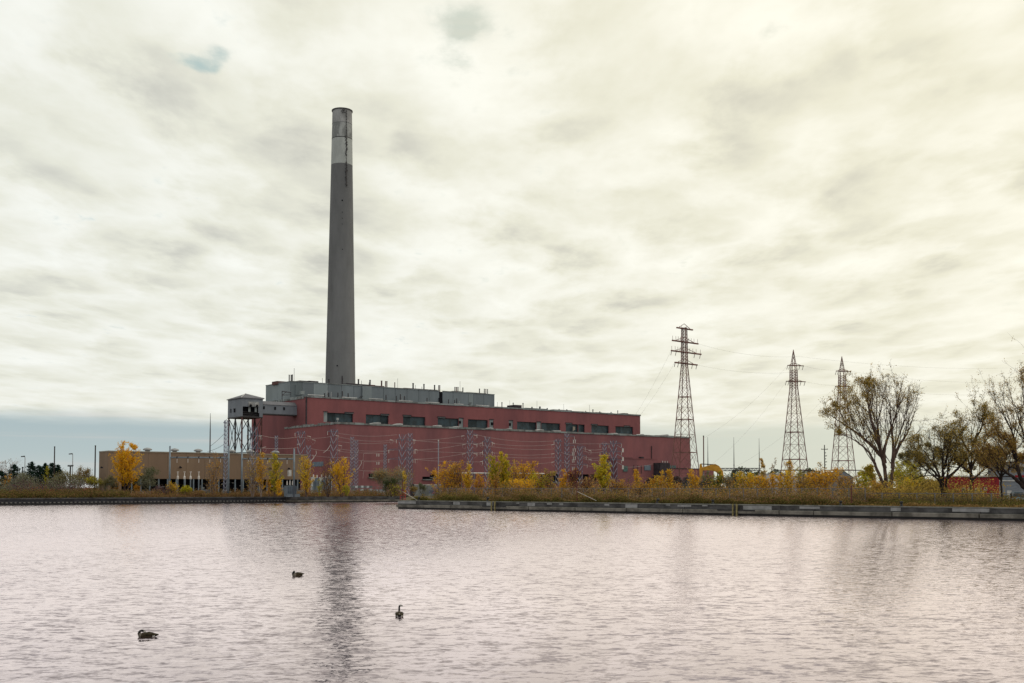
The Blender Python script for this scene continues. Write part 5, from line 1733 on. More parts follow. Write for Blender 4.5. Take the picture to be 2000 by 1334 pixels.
for k in range(3):
    q = MB(); q.obox(gp(805, 396) + UP * (1.0 + k * 1.2) - E2 * .52, E1 * .45, E2 * .02, UP * .35); q.build('grille', M['steel_dark'], t)

# ------------------------------------------------------------------ chain-link fences
def fence(pts, H, label, post_step=3.0, mesh=.34, slat=False, wr=.006):
    t = thing('chain_link_fence', label, 'fence', pts[0], 0)
    q = MB()
    for a, e in zip(pts[:-1], pts[1:]):
        L_ = np.linalg.norm(e - a); n = max(1, int(round(L_ / post_step)))
        r_ = MB(); r_.tube([a + UP * H, e + UP * H], .045, 5); r_.build('top_rail', M['fence'], t)
        for k in range(n + 1):
            p_ = MB(); p_.bar(a + (e - a) * k / n, a + (e - a) * k / n + UP * (H + .1), .13); p_.build('post', M['fence'], t, fix=False)
        d_ = (e - a) / L_
        m_ = int(L_ / mesh)
        for k in range(-int(H / mesh), m_):
            for sg in (0, 1):
                x0, x1 = k * mesh, k * mesh + H
                c0_, c1_ = max(0, x0), min(L_, x1)
                if c1_ <= c0_:
                    continue
                z0_, z1_ = c0_ - x0, c1_ - x0
                if sg:
                    z0_, z1_ = H - z0_, H - z1_
                q.bar(a + d_ * c0_ + UP * z0_, a + d_ * c1_ + UP * z1_, wr * 2)
    o = q.build('wire_mesh', M['fence'], t, fix=False); o['kind'] = 'stuff'
    return t


qf0 = on_q(842, 975, 9)
fence([Q(qf0, 9, GZ), Q(on_q(1250, 975, 8), 8, GZ), Q(on_q(1690, 975, 7.5), 7.5, GZ)], 2.9, 'tall chain-link fence through the scrub behind the quay')
fence([Q(on_q(1690, 975, 9), 9, GZ), Q(on_q(1975, 975, 9), 9, GZ), Q(on_q(2120, 975, 9), 9, GZ)], 2.1, 'lower chain-link fence with a pale rail running past the big trees to the red shed')
fence([gp(-40, 372), gp(33, 372)], 3.0, 'green-grey chain-link fence at the far left below the pines')
fence([gp(60, 380), gp(125, 380)], 3.0, 'chain-link fence under the dark pines beside the olive shrub')
fence([ST(sof(610, 950, TB + 26), TB + 26, GZ), ST(sof(690, 950, TB + 26), TB + 26, GZ), ST(sof(775, 950, TB + 26), TB + 26, GZ)], 3.4, 'tall chain-link fence between the left bank trees and the white sheeting')

# ------------------------------------------------------------------ geese
def goose(px, py, heading, pose, label, sc=1.0):
    w = on_water(px, py)
    hx = np.array([math.cos(heading), math.sin(heading), 0]); hy = np.array([-hx[1], hx[0], 0])
    t = thing('canada_goose', label, 'goose', (w[0], w[1], 0), heading, 'geese on the water')
    # spine stations: x, z, half-width, half-height, colour (0 brown, 1 pale, 2 black, 3 white)
    body = [(-.50, .13, .015, .010, 2), (-.44, .125, .045, .022, 2), (-.36, .115, .085, .05, 3), (-.27, .10, .125, .085, 0), (-.15, .095, .155, .115, 0), (0, .09, .17, .135, 0), (.13, .09, .16, .135, 0), (.22, .10, .13, .125, 1), (.285, .125, .09, .10, 1)]
    if pose == 'alert':
        neck = [(.315, .18, .055, .06, 1), (.325, .25, .036, .036, 2), (.32, .33, .030, .030, 2), (.318, .40, .030, .03, 2), (.335, .445, .036, .036, 3), (.37, .462, .040, .036, 3), (.405, .458, .033, .028, 2), (.44, .445, .022, .016, 2), (.48, .435, .010, .008, 2)]
    else:                                   # preening: neck arched up and the head tucked back to the flank
        neck = [(.325, .19, .058, .06, 2), (.318, .245, .042, .044, 2), (.285, .285, .040, .040, 2), (.23, .30, .040, .040, 2), (.18, .285, .044, .042, 3), (.145, .255, .042, .038, 3), (.125, .225, .026, .022, 2), (.125, .19, .012, .012, 2)]
    neck = [(x, z, a * 1.22, b_ * 1.22, c) for x, z, a, b_, c in neck]
    st = body + neck
    pts = np.array([w * [1, 1, 0] + hx * x * sc + UP * (z * sc - .035) for x, z, *_ in st])
    if pose != 'alert':
        for i in range(len(body) + 3, len(st)):
            pts[i] -= hy * .035 * (i - len(body) - 2) * sc
    else:                                   # head turned to the right of the way it swims
        for i in range(len(st) - 5, len(st)):
            kx = (st[i][0] - .318) * sc
            pts[i] += -hx * kx - hy * kx * 1.0
    tan = np.gradient(pts, axis=0); tan /= np.linalg.norm(tan, axis=1)[:, None]
    n = 14
    q = MB(); V = []; Fs = []; Ms = []
    for i, (x, z, wx, wz, col) in enumerate(st):
        side = hy
        if i >= len(body) and pose == 'alert' and i >= len(st) - 4:
            side = hx
        side = side - tan[i] * side.dot(tan[i]); side /= np.linalg.norm(side)
        nrm = np.cross(tan[i], side)
        for k in range(n):
            a = 2 * math.pi * k / n
            V.append(pts[i] + (side * math.cos(a) * wx + nrm * math.sin(a) * wz) * sc)
    for i in range(len(st) - 1):
        for k in range(n):
            Fs.append((i * n + k, i * n + (k + 1) % n, (i + 1) * n + (k + 1) % n, (i + 1) * n + k))
            a = (k + .5) / n * 2 * math.pi
            c = st[i][4]
            if c == 3 and i >= len(body):
                # white cheek patch under a black crown
                c = 3 if abs(math.cos(a)) > .45 else 2
            if c == 0 and (math.sin(a) < -.35) == (pose is not None) and i < 5:
                c = 1
            Ms.append(c)
    Fs.append(tuple(range(n))); Ms.append(2); Fs.append(tuple((len(st) - 1) * n + k for k in range(n))); Ms.append(2)
    q.add(V, Fs); q.M = Ms
    q.build('body', [M['g0'], M['g1'], M['g2'], M['g3']], t, True)
    for sgn in (-1, 1):                     # folded wings
        g_ = MB(); V = []
        prof = [(.17, .135, .015), (.10, .165, .06), (-.05, .17, .085), (-.2, .155, .075), (-.34, .15, .045), (-.47, .15, .012)]
        for x, z, hgt in prof:
            yb = {.17: .10, .10: .125, -.05: .145, -.2: .125, -.34: .075, -.47: .03}[x]
            V += [w * [1, 1, 0] + (hx * x + hy * sgn * (yb - .05)) * sc + UP * ((z + hgt * .95) * sc - .035), w * [1, 1, 0] + (hx * x + hy * sgn * (yb + .035)) * sc + UP * ((z + hgt * .35) * sc - .035),
                  w * [1, 1, 0] + (hx * x + hy * sgn * (yb + .02)) * sc + UP * ((z - hgt * .75) * sc - .035), w * [1, 1, 0] + (hx * x + hy * sgn * (yb - .06)) * sc + UP * ((z - hgt * .2) * sc - .035)]
        Fs = []
        for i in range(len(prof) - 1):
            for k in range(4):
                Fs.append((i * 4 + k, i * 4 + (k + 1) % 4, (i + 1) * 4 + (k + 1) % 4, (i + 1) * 4 + k))
        Fs += [(0, 1, 2, 3), tuple(20 + k for k in range(4))]
        g_.add(V, Fs); g_.build('folded_wing', M['g4'], t, True)
    return t


M['g0'] = mat('goose_brown', (.050, .036, .022), .3, 14, .9, .15)
M['g1'] = mat('goose_breast', (.17, .15, .13), .25, 14, .9, .15)
M['g2'] = mat('goose_black', (.010, .009, .010), .2, 14, .7, .2)
M['g3'] = mat('goose_white', (.62, .60, .58), .1, 14, .8, .2)
M['g4'] = mat('goose_wing', (.050, .040, .024), .35, 22, .9, .15, (.4, 1, 1))
goose(287, 1244, math.radians(180), 'preen', 'brown goose side-on at the lower left, neck arched back with head tucked', .80)
goose(581, 1125, math.radians(232), 'preen', 'farthest goose, a small hunched dark bird beside the chimney reflection', .98)
goose(780, 1204, math.radians(97), 'alert', 'goose swimming away with upright black neck and head turned right', .92)

# ------------------------------------------------------------------ plants
LM = {
    'gold': leaf_mat('leaf_gold', [(.76, .43, .02), (.82, .50, .03), (.68, .34, .02), (.84, .54, .05)], .5),
    'yellow': leaf_mat('leaf_yellow', [(.74, .50, .04), (.66, .42, .03), (.80, .58, .06), (.52, .38, .04)], .5),
    'orange': leaf_mat('leaf_orange', [(0.572, 0.242, 0.028), (0.660, 0.319, 0.033), (0.462, 0.220, 0.033), (0.528, 0.330, 0.055), (0.682, 0.374, 0.055)], .5),
    'buff': leaf_mat('leaf_buff', [(.36, .22, .09), (.44, .29, .11), (.28, .17, .08), (.50, .33, .10)], .45),
    'lime': leaf_mat('leaf_lime', [(.46, .43, .035), (.56, .49, .04), (.34, .34, .04), (.60, .48, .04)], .5),
    'greenyel': leaf_mat('leaf_greenyellow', [(.27, .28, .035), (.40, .37, .04), (.54, .42, .035), (.20, .22, .035)], .5),
    'olive': leaf_mat('leaf_olive', [(0.196, 0.169, 0.062), (0.280, 0.232, 0.093), (0.158, 0.143, 0.054), (0.335, 0.250, 0.078)], .6),
    'greyolive': leaf_mat('leaf_greyolive', [(0.181, 0.181, 0.123), (0.246, 0.239, 0.167), (0.138, 0.145, 0.102), (0.217, 0.203, 0.131)], .35),
    'green': leaf_mat('leaf_green', [(0.062, 0.081, 0.035), (0.094, 0.112, 0.044), (0.050, 0.065, 0.033), (0.125, 0.131, 0.044)], .4),
    'pine': leaf_mat('pine_needles', [(.016, .036, .026), (.024, .048, .034), (.012, .028, .022), (.032, .055, .034)], .2),
    'rust': leaf_mat('leaf_rust', [(0.208, 0.058, 0.033), (0.286, 0.098, 0.039), (0.156, 0.046, 0.039), (0.338, 0.143, 0.052)], .4),
    'darkred': leaf_mat('leaf_darkred', [(0.130, 0.033, 0.039), (0.208, 0.058, 0.052), (0.098, 0.029, 0.039), (0.286, 0.130, 0.078)], .4),
    'brownleaf': leaf_mat('leaf_brown', [(0.380, 0.224, 0.082), (0.282, 0.169, 0.070), (0.490, 0.304, 0.102), (0.233, 0.146, 0.070)], .62),
    'olivebrown': leaf_mat('leaf_olivebrown', [(0.461, 0.323, 0.073), (0.346, 0.246, 0.068), (0.605, 0.414, 0.090), (0.288, 0.194, 0.068)], .65),
    'purple': leaf_mat('bramble_purple', [(0.133, 0.084, 0.098), (0.182, 0.119, 0.126), (0.098, 0.063, 0.077), (0.168, 0.098, 0.070)], .3),
    'pinkish': leaf_mat('leaf_pinkish', [(.40, .33, .31), (.30, .24, .23), (.46, .38, .34), (.34, .24, .15)], .4),
    'scrub': leaf_mat('scrub_leaves', [(.105, .090, .030), (.21, .16, .05), (.085, .095, .030), (.27, .17, .06), (.15, .145, .04), (.19, .10, .055), (.36, .26, .075), (.12, .075, .045), (.30, .22, .05)], .45),
    'lowgreen': leaf_mat('low_brambles', [(.075, .075, .024), (.11, .105, .03), (.16, .125, .035), (.065, .055, .024), (.20, .19, .05), (.13, .075, .035)], .35),
    'scrub_red': leaf_mat('scrub_reddish', [(0.255, 0.128, 0.076), (0.187, 0.102, 0.060), (0.323, 0.170, 0.085), (0.221, 0.170, 0.068), (0.289, 0.145, 0.102)], .35),
    'drygrass': leaf_mat('dry_grass', [(0.350, 0.238, 0.105), (0.266, 0.168, 0.077), (0.420, 0.280, 0.119), (0.210, 0.154, 0.063), (0.294, 0.168, 0.105)], .4),
    'straw_pink': leaf_mat('seed_heads', [(0.360, 0.247, 0.188), (0.285, 0.188, 0.143), (0.435, 0.300, 0.210), (0.255, 0.180, 0.112)], .4),
}


def leaf_object(name, pts, size, m, parent, rng, droop=0.0, aspect=.62, flat=0.0):
    """every leaf a small four-cornered blade of its own"""
    pts = np.asarray(pts, float)
    n = len(pts)
    fr = FRAMES[parent.name] if parent is not None else (np.zeros(3), np.eye(3))
    pts = (pts - fr[0]) @ fr[1]
    d = rng.normal(size=(n, 3)); d[:, 2] = d[:, 2] * (1 - flat) - droop
    d /= np.linalg.norm(d, axis=1)[:, None] + 1e-9
    r = rng.normal(size=(n, 3))
    u = np.cross(d, r); u /= np.linalg.norm(u, axis=1)[:, None] + 1e-9
    s = size * rng.uniform(.65, 1.3, n)[:, None]
    nrm = np.cross(d, u)
    a = pts - d * s * .5
    b = pts + u * s * aspect * .5 + nrm * s * .12
    c = pts + d * s * .5
    e = pts - u * s * aspect * .5 + nrm * s * .12
    V = np.stack([a, b, c, e], 1).reshape(-1, 3)
    me = bpy.data.meshes.new(name)
    me.vertices.add(4 * n); me.loops.add(4 * n); me.polygons.add(n)
    me.vertices.foreach_set('co', V.ravel())
    me.loops.foreach_set('vertex_index', np.arange(4 * n, dtype=np.int32))
    me.polygons.foreach_set('loop_start', np.arange(0, 4 * n, 4, dtype=np.int32))
    me.polygons.foreach_set('loop_total', np.full(n, 4, np.int32))
    me.update(); me.validate()
    me.materials.append(m)
    return link(name, me, parent)


def sticks_object(name, A, B, ra, rb, m, parent, sides=4):
    """tapered twigs from many segments at once"""
    A, B = np.asarray(A, float), np.asarray(B, float)
    fr = FRAMES[parent.name] if parent is not None else (np.zeros(3), np.eye(3))
    A = (A - fr[0]) @ fr[1]; B = (B - fr[0]) @ fr[1]
    n = len(A)
    ra = np.broadcast_to(ra, (n,))[:, None]; rb = np.broadcast_to(rb, (n,))[:, None]
    d = B - A; L = np.linalg.norm(d, axis=1)[:, None] + 1e-9; d = d / L
    B = B + d * np.minimum(rb, L * .2)
    ref = np.where(np.abs(d[:, 2:3]) < .9, np.array([[0, 0, 1.0]]), np.array([[1.0, 0, 0]]))
    x = np.cross(d, ref); x /= np.linalg.norm(x, axis=1)[:, None]
    y = np.cross(d, x)
    rings = []
    for k in range(sides):
        t = 2 * math.pi * k / sides
        rings.append(A + ra * (math.cos(t) * x + math.sin(t) * y))
    for k in range(sides):
        t = 2 * math.pi * k / sides
        rings.append(B + rb * (math.cos(t) * x + math.sin(t) * y))
    V = np.stack(rings, 1).reshape(-1, 3)
    base = (np.arange(n) * 2 * sides)[:, None, None]
    q = np.array([[k, (k + 1) % sides, sides + (k + 1) % sides, sides + k] for k in range(sides)])[None]
    Fq = (base + q).reshape(-1)
    nf = n * sides
    me = bpy.data.meshes.new(name)
    me.vertices.add(len(V)); me.loops.add(4 * nf); me.polygons.add(nf)
    me.vertices.foreach_set('co', V.ravel())
    me.loops.foreach_set('vertex_index', Fq.astype(np.int32))
    me.polygons.foreach_set('loop_start', np.arange(0, 4 * nf, 4, dtype=np.int32))
    me.polygons.foreach_set('loop_total', np.full(nf, 4, np.int32))
    me.polygons.foreach_set('use_smooth', np.ones(nf, bool))
    me.update()
    me.materials.append(m)
    return link(name, me, parent)


def grow(att, stems, step, kill, infl, iters, rng, up=.08):
    """branches that grow towards free points in the crown; stems: polylines to start from"""
    nodes, par = [], []
    for st in stems:
        prev = -1
        for j, q in enumerate(st):
            if j == 0 and prev == -1 and len(nodes) and np.linalg.norm(nodes[0] - q) < .05:
                prev = 0
                continue
            nodes.append(np.asarray(q, float)); par.append(prev); prev = len(nodes) - 1
    nodes = np.array(nodes)
    att = np.array(att)
    near = np.full(len(att), 1e9); who = np.zeros(len(att), int)

    def upd(i0):
        nonlocal near, who
        D = np.linalg.norm(att[:, None, :] - nodes[None, i0:, :], axis=2)
        j = D.argmin(1); dm = D[np.arange(len(att)), j]
        b = dm < near
        near = np.where(b, dm, near); who = np.where(b, j + i0, who)
    upd(0)
    for _ in range(iters):
        if len(att) == 0:
            break
        act = near < infl
        if not act.any():
            infl *= 1.4
            continue
        acc = {}
        dirs = att[act] - nodes[who[act]]
        dirs /= np.linalg.norm(dirs, axis=1)[:, None] + 1e-9
        for w_, d_ in zip(who[act], dirs):
            if w_ in acc:
                acc[w_] = acc[w_] + d_
            else:
                acc[w_] = d_.copy()
        new = []; np_ = []
        for w_, d_ in acc.items():
            d_ = d_ / (np.linalg.norm(d_) + 1e-9) + rng.normal(size=3) * .10 + np.array([0, 0, up])
            if par[w_] >= 0:
                pd = nodes[w_] - nodes[par[w_]]; d_ = d_ + .45 * pd / (np.linalg.norm(pd) + 1e-9)
            d_ /= np.linalg.norm(d_)
            new.append(nodes[w_] + d_ * step); np_.append(w_)
        i0 = len(nodes)
        nodes = np.vstack([nodes, new]); par += np_
        upd(i0)
        keep = near > kill
        att, near, who = att[keep], near[keep], who[keep]
    par = np.array(par)
    n = len(nodes)
    r = np.zeros(n); kids = np.zeros(n, int)
    for i in range(n):
        if par[i] >= 0:
            kids[par[i]] += 1
    w = np.where(kids == 0, 1.0, 0.0)
    for i in range(n - 1, -1, -1):
        if par[i] >= 0:
            w[par[i]] += w[i]
    return nodes, par, kids, w


def crown_points(rng, n, blobs, base):
    """points filling the ellipsoids (centre x, y, z and radii, weight)"""
    out = []
    tot = sum(b[6] for b in blobs)
    for (cx, cy, cz_, rx, ry, rz, wt) in blobs:
        k = int(n * wt / tot)
        v = rng.normal(size=(k, 3)); v /= np.linalg.norm(v, axis=1)[:, None]
        v *= (rng.uniform(0, 1, (k, 1)) ** (1 / 2.2))
        out.append(np.array([cx, cy, cz_]) + v * [rx, ry, rz])
    return np.vstack(out) + base


def big_tree(name, label, cat, px, depth, blobs_px, stems_px, leafs, lsize, lmat, r0=.42, seed=1, bark='bark', counts=(13, 11, 5), wob=.10, rise=.30, depth_r=.8, leaf_where=None, tip=.016):
    """limbs surveyed from the photograph as (column, row, step away from us); branches rise from them in three
    generations and stop where the crown (the ellipsoids) ends"""
    rng = np.random.default_rng(seed)
    base = gp(px, depth)
    t = thing(name, label, cat, base, 0)
    k = depth / F
    C, R = [], []
    for (cx, cy, rx, ry) in blobs_px:
        c = P(cx, cy, depth); c[1] += rng.uniform(-.12, .12) * rx * k
        C.append(c); R.append([rx * k, rx * k * depth_r, ry * k])
    C, R = np.array(C), np.array(R)

    def inside(q):
        return bool((((q - C) / R) ** 2).sum(1).min() < 1.0)
    seg = {0: ([], [], [], []), 1: ([], [], [], []), 2: ([], [], [], []), 3: ([], [], [], [])}

    def put(lv, pts, rad):
        A, B, ra, rb = seg[lv]
        for i in range(len(pts) - 1):
            A.append(pts[i]); B.append(pts[i + 1]); ra.append(rad[i]); rb.append(rad[i + 1])

    def branch(q, d, L, r, lv, nseg):
        pts = [q]; d = d / np.linalg.norm(d); was = inside(q)
        for i in range(nseg):
            d = d + rng.normal(size=3) * wob + UP * rise * .22
            d /= np.linalg.norm(d)
            q = q + d * L / nseg
            inn = inside(q)
            pts.append(q)
            if was and not inn:
                break
            was = was or inn
        rad = np.linspace(r, max(tip * .5, r * (.22 if lv > 1 else .3)), len(pts))
        put(lv, pts, rad)
        return np.array(pts), rad
    leaf_pts = []
    lim = []
    for si, st in enumerate(stems_px):
        pts = []
        for (x, y, dy) in st:
            q = P(x, y, depth); q[1] += dy; pts.append(q)
        pts = np.array(pts)
        # smooth curve through the surveyed points
        n = 26
        u = np.linspace(0, len(pts) - 1, n)
        fine = np.array([[np.interp(v, range(len(pts)), pts[:, c]) for c in range(3)] for v in u])
        for _ in range(3):
            fine[1:-1] = (fine[:-2] + 2 * fine[1:-1] + fine[2:]) / 4
        fine[1:-1] += rng.normal(size=(n - 2, 3)) * .035
        rs = r0 * (1.0 if si == 0 else .78)
        rad = rs * (1 - np.linspace(0, 1, n)) ** 1.15 * .93 + .045
        if si == 0:
            rad[:2] *= 1.25
        put(0, fine, rad)
        lim.append((fine, rad))
    n1, n2, n3 = counts
    for fine, rad in lim:
        Ls = np.linalg.norm(np.diff(fine, axis=0), axis=1).sum()
        b1 = [branch(fine[-1], fine[-1] - fine[-4], Ls * .5, rad[-1], 1, 7)]
        for _ in range(n1):
            f = rng.uniform(.34, .99); j = min(len(fine) - 2, int(f * (len(fine) - 1)))
            tan = fine[j + 1] - fine[j]; tan /= np.linalg.norm(tan) + 1e-9
            d = tan * rng.uniform(.5, 1.0) + rng.normal(size=3) * .42 + UP * rise
            b1.append(branch(fine[j], d, Ls * rng.uniform(.35, .85), min(.09, rad[j] * .55), 1, 8))
        for p1, r1 in b1:
            L1 = np.linalg.norm(p1[-1] - p1[0])
            b2 = []
            for _ in range(n2):
                f = rng.uniform(.15, 1.0); j = min(len(p1) - 2, int(f * (len(p1) - 1)))
                tan = p1[j + 1] - p1[j]; tan /= np.linalg.norm(tan) + 1e-9
                d = tan * rng.uniform(.5, 1.0) + rng.normal(size=3) * .42 + UP * rise * .6
                q = p1[j] + (p1[j + 1] - p1[j]) * rng.uniform(0, 1)
                b2.append(branch(q, d, max(1.0, L1 * rng.uniform(.25, .6)), min(.045, max(tip * 1.3, r1[j] * .6)), 2, 5))
            for p2, r2 in b2:
                for _ in range(n3):
                    f = rng.uniform(.2, 1.0); j = min(len(p2) - 2, int(f * (len(p2) - 1)))
                    tan = p2[j + 1] - p2[j]; tan /= np.linalg.norm(tan) + 1e-9
                    d = tan * .8 + rng.normal(size=3) * .5 + UP * rise * .4
                    p3, _r = branch(p2[j], d, rng.uniform(.5, 1.5), tip, 3, 2)
                    leaf_pts.append(p3[-1]); leaf_pts.append(p3[len(p3) // 2])
    A, B, ra, rb = (np.array(q) for q in seg[0]); sticks_object('trunk', A, B, ra, rb, M[bark], t, 8)
    A, B, ra, rb = (np.array(q) for q in seg[1]); sticks_object('limbs', A, B, ra, rb, M[bark], t, 4)['kind'] = 'stuff'
    A, B, ra, rb = (np.array(seg[2][i] + seg[3][i]) for i in range(4)); sticks_object('twigs', A, B, ra, rb, M[bark], t, 3)['kind'] = 'stuff'
    lp = np.array(leaf_pts)
    pr = np.ones(len(lp))
    if leaf_where is not None:
        uu = lp[:, 0] * F / lp[:, 1] + 1000; vv = YH - (lp[:, 2] - CH) * F / lp[:, 1]
        pr = np.array([leaf_where(a, b) for a, b in zip(uu, vv)])
    cl = np.sin(lp[:, 0] * 1.3 + seed) + np.sin(lp[:, 2] * 1.7 + 2 * seed) + np.sin(lp[:, 1] * 1.5 + seed)
    pr = pr * np.clip(.9 + .16 * cl, .15, 2); pr /= pr.sum()
    for mm, frac in lmat:
        j = rng.choice(len(lp), size=int(2.3 * leafs * frac), p=pr)
        leaf_object('crown', lp[j] + rng.normal(size=(len(j), 3)) * .22, lsize * .92, LM[mm], t, rng, .3)
    return t


def sapling(label, px, ytop, wpx, depth, m, seed, leaves=700, lsize=.34, name='young_tree', cat='tree', bark='bark', stems=3, spread=.5, bare=0.0, ybase=None, lean=0.0, group=None, low=.08, twigs=True, m2=None, m2frac=0.0, shape=1.0, ends=.35):
    """young tree or shrub: rising stems, steep side shoots, leaves along the shoots"""
    rng = np.random.default_rng(seed)
    base = gp(px, depth)
    H = float(P(px, ytop, depth)[2]) - GZ
    Wd = 1.12 * wpx / F * depth
    if depth > 335:
        leaves = int(leaves * 1.5)
    t = thing(name, label, cat, base, 0, group)
    A, B, RA, RB = [], [], [], []
    pts, wts = [], []
    for s_ in range(stems):
        a = 2 * math.pi * (s_ + rng.uniform(-.3, .3)) / max(1, stems) + seed
        off = np.array([math.cos(a), math.sin(a), 0]) * Wd * .5 * spread * (0 if stems == 1 else rng.uniform(.4, 1))
        hh = H * (1.0 if s_ == 0 else rng.uniform(.66, .97))
        n = 9
        p0 = base + off * .12
        line = [p0]
        for j in range(1, n + 1):
            f = j / n
            line.append(base + off * (.12 + .88 * f ** .75) + UP * hh * f + np.array([rng.normal() * .03 * H, rng.normal() * .03 * H, 0]) * f + np.array([lean * H * f, 0, 0]))
        r0 = max(.05, .011 * H)
        for j in range(n):
            A.append(line[j]); B.append(line[j + 1]); RA.append(r0 * (1 - j / n) + .018); RB.append(r0 * (1 - (j + 1) / n) + .018)
        ns = int(13 + H * 1.5)
        for _ in range(ns):
            f = rng.uniform(low, .98)
            j = min(n - 1, int(f * n)); q = line[j] + (line[j + 1] - line[j]) * (f * n - j)
            prof = math.sin(math.pi * min(1, (f * .86 + .14)) ** shape) * .8 + .2
            ln = Wd * .5 * prof * rng.uniform(.5, 1.1)
            a = rng.uniform(0, 6.283)
            d = np.array([math.cos(a), math.sin(a), 0]) * ln + UP * ln * rng.uniform(.55, 1.5)
            if q[2] + d[2] > base[2] + H:
                d[2] = max(.1, base[2] + H - q[2])
            m_ = q + d * .55 + rng.normal(size=3) * .05
            A += [q, m_]; B += [m_, q + d]; RA += [.04, .028]; RB += [.028, .014]
            for u in np.linspace(.15, 1, 7):
                pts.append(q + d * u); wts.append(1.0)
        for f in np.linspace(.55, 1, 6):
            j = min(n - 1, int(f * n)); pts.append(line[j] + (line[j + 1] - line[j]) * (f * n - j)); wts.append(.8)
    sticks_object('trunk', np.array(A), np.array(B), np.array(RA), np.array(RB), M[bark], t, 4)
    pts = np.array(pts); wts = np.array(wts)
    if leaves:
        for mm, k in ((m, int(leaves * (1 - m2frac))), (m2, int(leaves * m2frac))):
            if mm is None or k < 1:
                continue
            w_ = wts.copy()
            if mm == m2:
                w_ = w_ * (rng.uniform(0, 1, len(w_)) < .3)
            # leaves gather on some shoots and leave others bare
            patch = rng.uniform(0, 1, len(w_) // 7 + 1).repeat(7)[:len(w_)]
            w_ = w_ * np.clip(patch - bare, .02, 1)
            w_ /= w_.sum()
            j = rng.choice(len(pts), size=k, p=w_)
            pos = pts[j] + rng.normal(size=(k, 3)) * ends * (lsize + .25)
            pos[:, 2] = np.maximum(pos[:, 2], GZ + .1)
            leaf_object('crown', pos, lsize, LM[mm], t, rng, .25)
    return t


def shrub(label, px, ytop, wpx, depth, m, seed, leaves=900, lsize=.34, name='shrub', cat='shrub', bark='bark_dark', group=None, m2=None, m2frac=0.0, trunk=.18, fork=3, flat=.75):
    """rounded bush or small crooked tree with forked stems"""
    rng = np.random.default_rng(seed)
    base = gp(px, depth)
    H = float(P(px, ytop, depth)[2]) - GZ
    Wd = 1.45 * wpx / F * depth
    leaves = int(leaves * 2.2)
    t = thing(name, label, cat, base, 0, group)
    blobs = []
    for i in range(5):
        a = rng.uniform(0, 6.28); rr_ = rng.uniform(.1, .55) * Wd * .5
        blobs.append((math.cos(a) * rr_, math.sin(a) * rr_ * .7, H * rng.uniform(.45, .78), Wd * rng.uniform(.22, .34), Wd * rng.uniform(.2, .3), H * rng.uniform(.18, .27), 1))
    att = crown_points(rng, 130, blobs, base)
    att = att[att[:, 2] > GZ + H * trunk]
    stems = []
    for i in range(fork):
        a = 2 * math.pi * i / fork + rng.uniform(-.5, .5) + seed
        e = base + np.array([math.cos(a) * Wd * .22, math.sin(a) * Wd * .15, H * rng.uniform(.3, .42)])
        stems.append([base, base + (e - base) * .4 + UP * .1, e])
    st = Wd / 14
    nodes, par, kids, w = grow(att, stems, st, st * 1.5, Wd * .6, 60, rng, .05)
    rad = np.clip(.022 * w ** .45, .02, max(.06, .02 * H))
    e = np.where(par >= 0)[0]
    sticks_object('trunk', nodes[par[e]], nodes[e], np.minimum(rad[par[e]], rad[e] * 1.5), rad[e], M[bark], t, 4)
    ends_ = np.where(w <= 5)[0]
    pool = nodes[ends_]
    clump = rng.uniform(.15, 1, len(pool)); clump /= clump.sum()
    for mm, k in ((m, int(leaves * (1 - m2frac))), (m2, int(leaves * m2frac))):
        if mm is None or k < 1:
            continue
        c_ = clump
        if mm == m2:
            c_ = clump * (pool[:, 2] > np.quantile(pool[:, 2], .5)); c_ = c_ / c_.sum()
        j = rng.choice(len(pool), size=k, p=c_)
        pos = pool[j] + rng.normal(size=(k, 3)) * np.array([st * .8, st * .8, st * .7])
        pos[:, 2] = np.maximum(pos[:, 2], GZ + .15)
        leaf_object('crown', pos, lsize, LM[mm], t, rng, .15)
    return t


def conifer(label, px, ytop, wpx, depth, seed, group=None):
    rng = np.random.default_rng(seed)
    base = gp(px, depth); H = float(P(px, ytop, depth)[2]) - GZ; Wd = wpx / F * depth
    t = thing('pine_tree', label, 'tree', base, 0, group)
    A, B, RA, RB, pts = [base], [base + UP * H], [.16], [.03], []
    n = int(H * 15)
    for i in range(n):
        f = rng.uniform(.06, .99) ** .9
        ln = Wd * 1.45 * (1 - f) ** .75 * rng.uniform(.55, 1.15) + .12
        a = rng.uniform(0, 6.28)
        q = base + UP * H * f
        d = np.array([math.cos(a), math.sin(a), rng.uniform(.05, .55)]) * ln
        A.append(q); B.append(q + d); RA.append(.035); RB.append(.012)
        for u in np.linspace(.2, 1, 6):
            pts.append(q + d * u - UP * .12 * ln * u * u)
    sticks_object('trunk', np.array(A), np.array(B), np.array(RA), np.array(RB), M['bark_dark'], t, 4)
    pts = np.array(pts)
    k = int(len(pts) * 5.0)
    j = rng.integers(0, len(pts), k)
    pos = pts[j] + rng.normal(size=(k, 3)) * .16
    leaf_object('crown', pos, .46, LM['pine'], t, rng, -.25, .34)
    return t


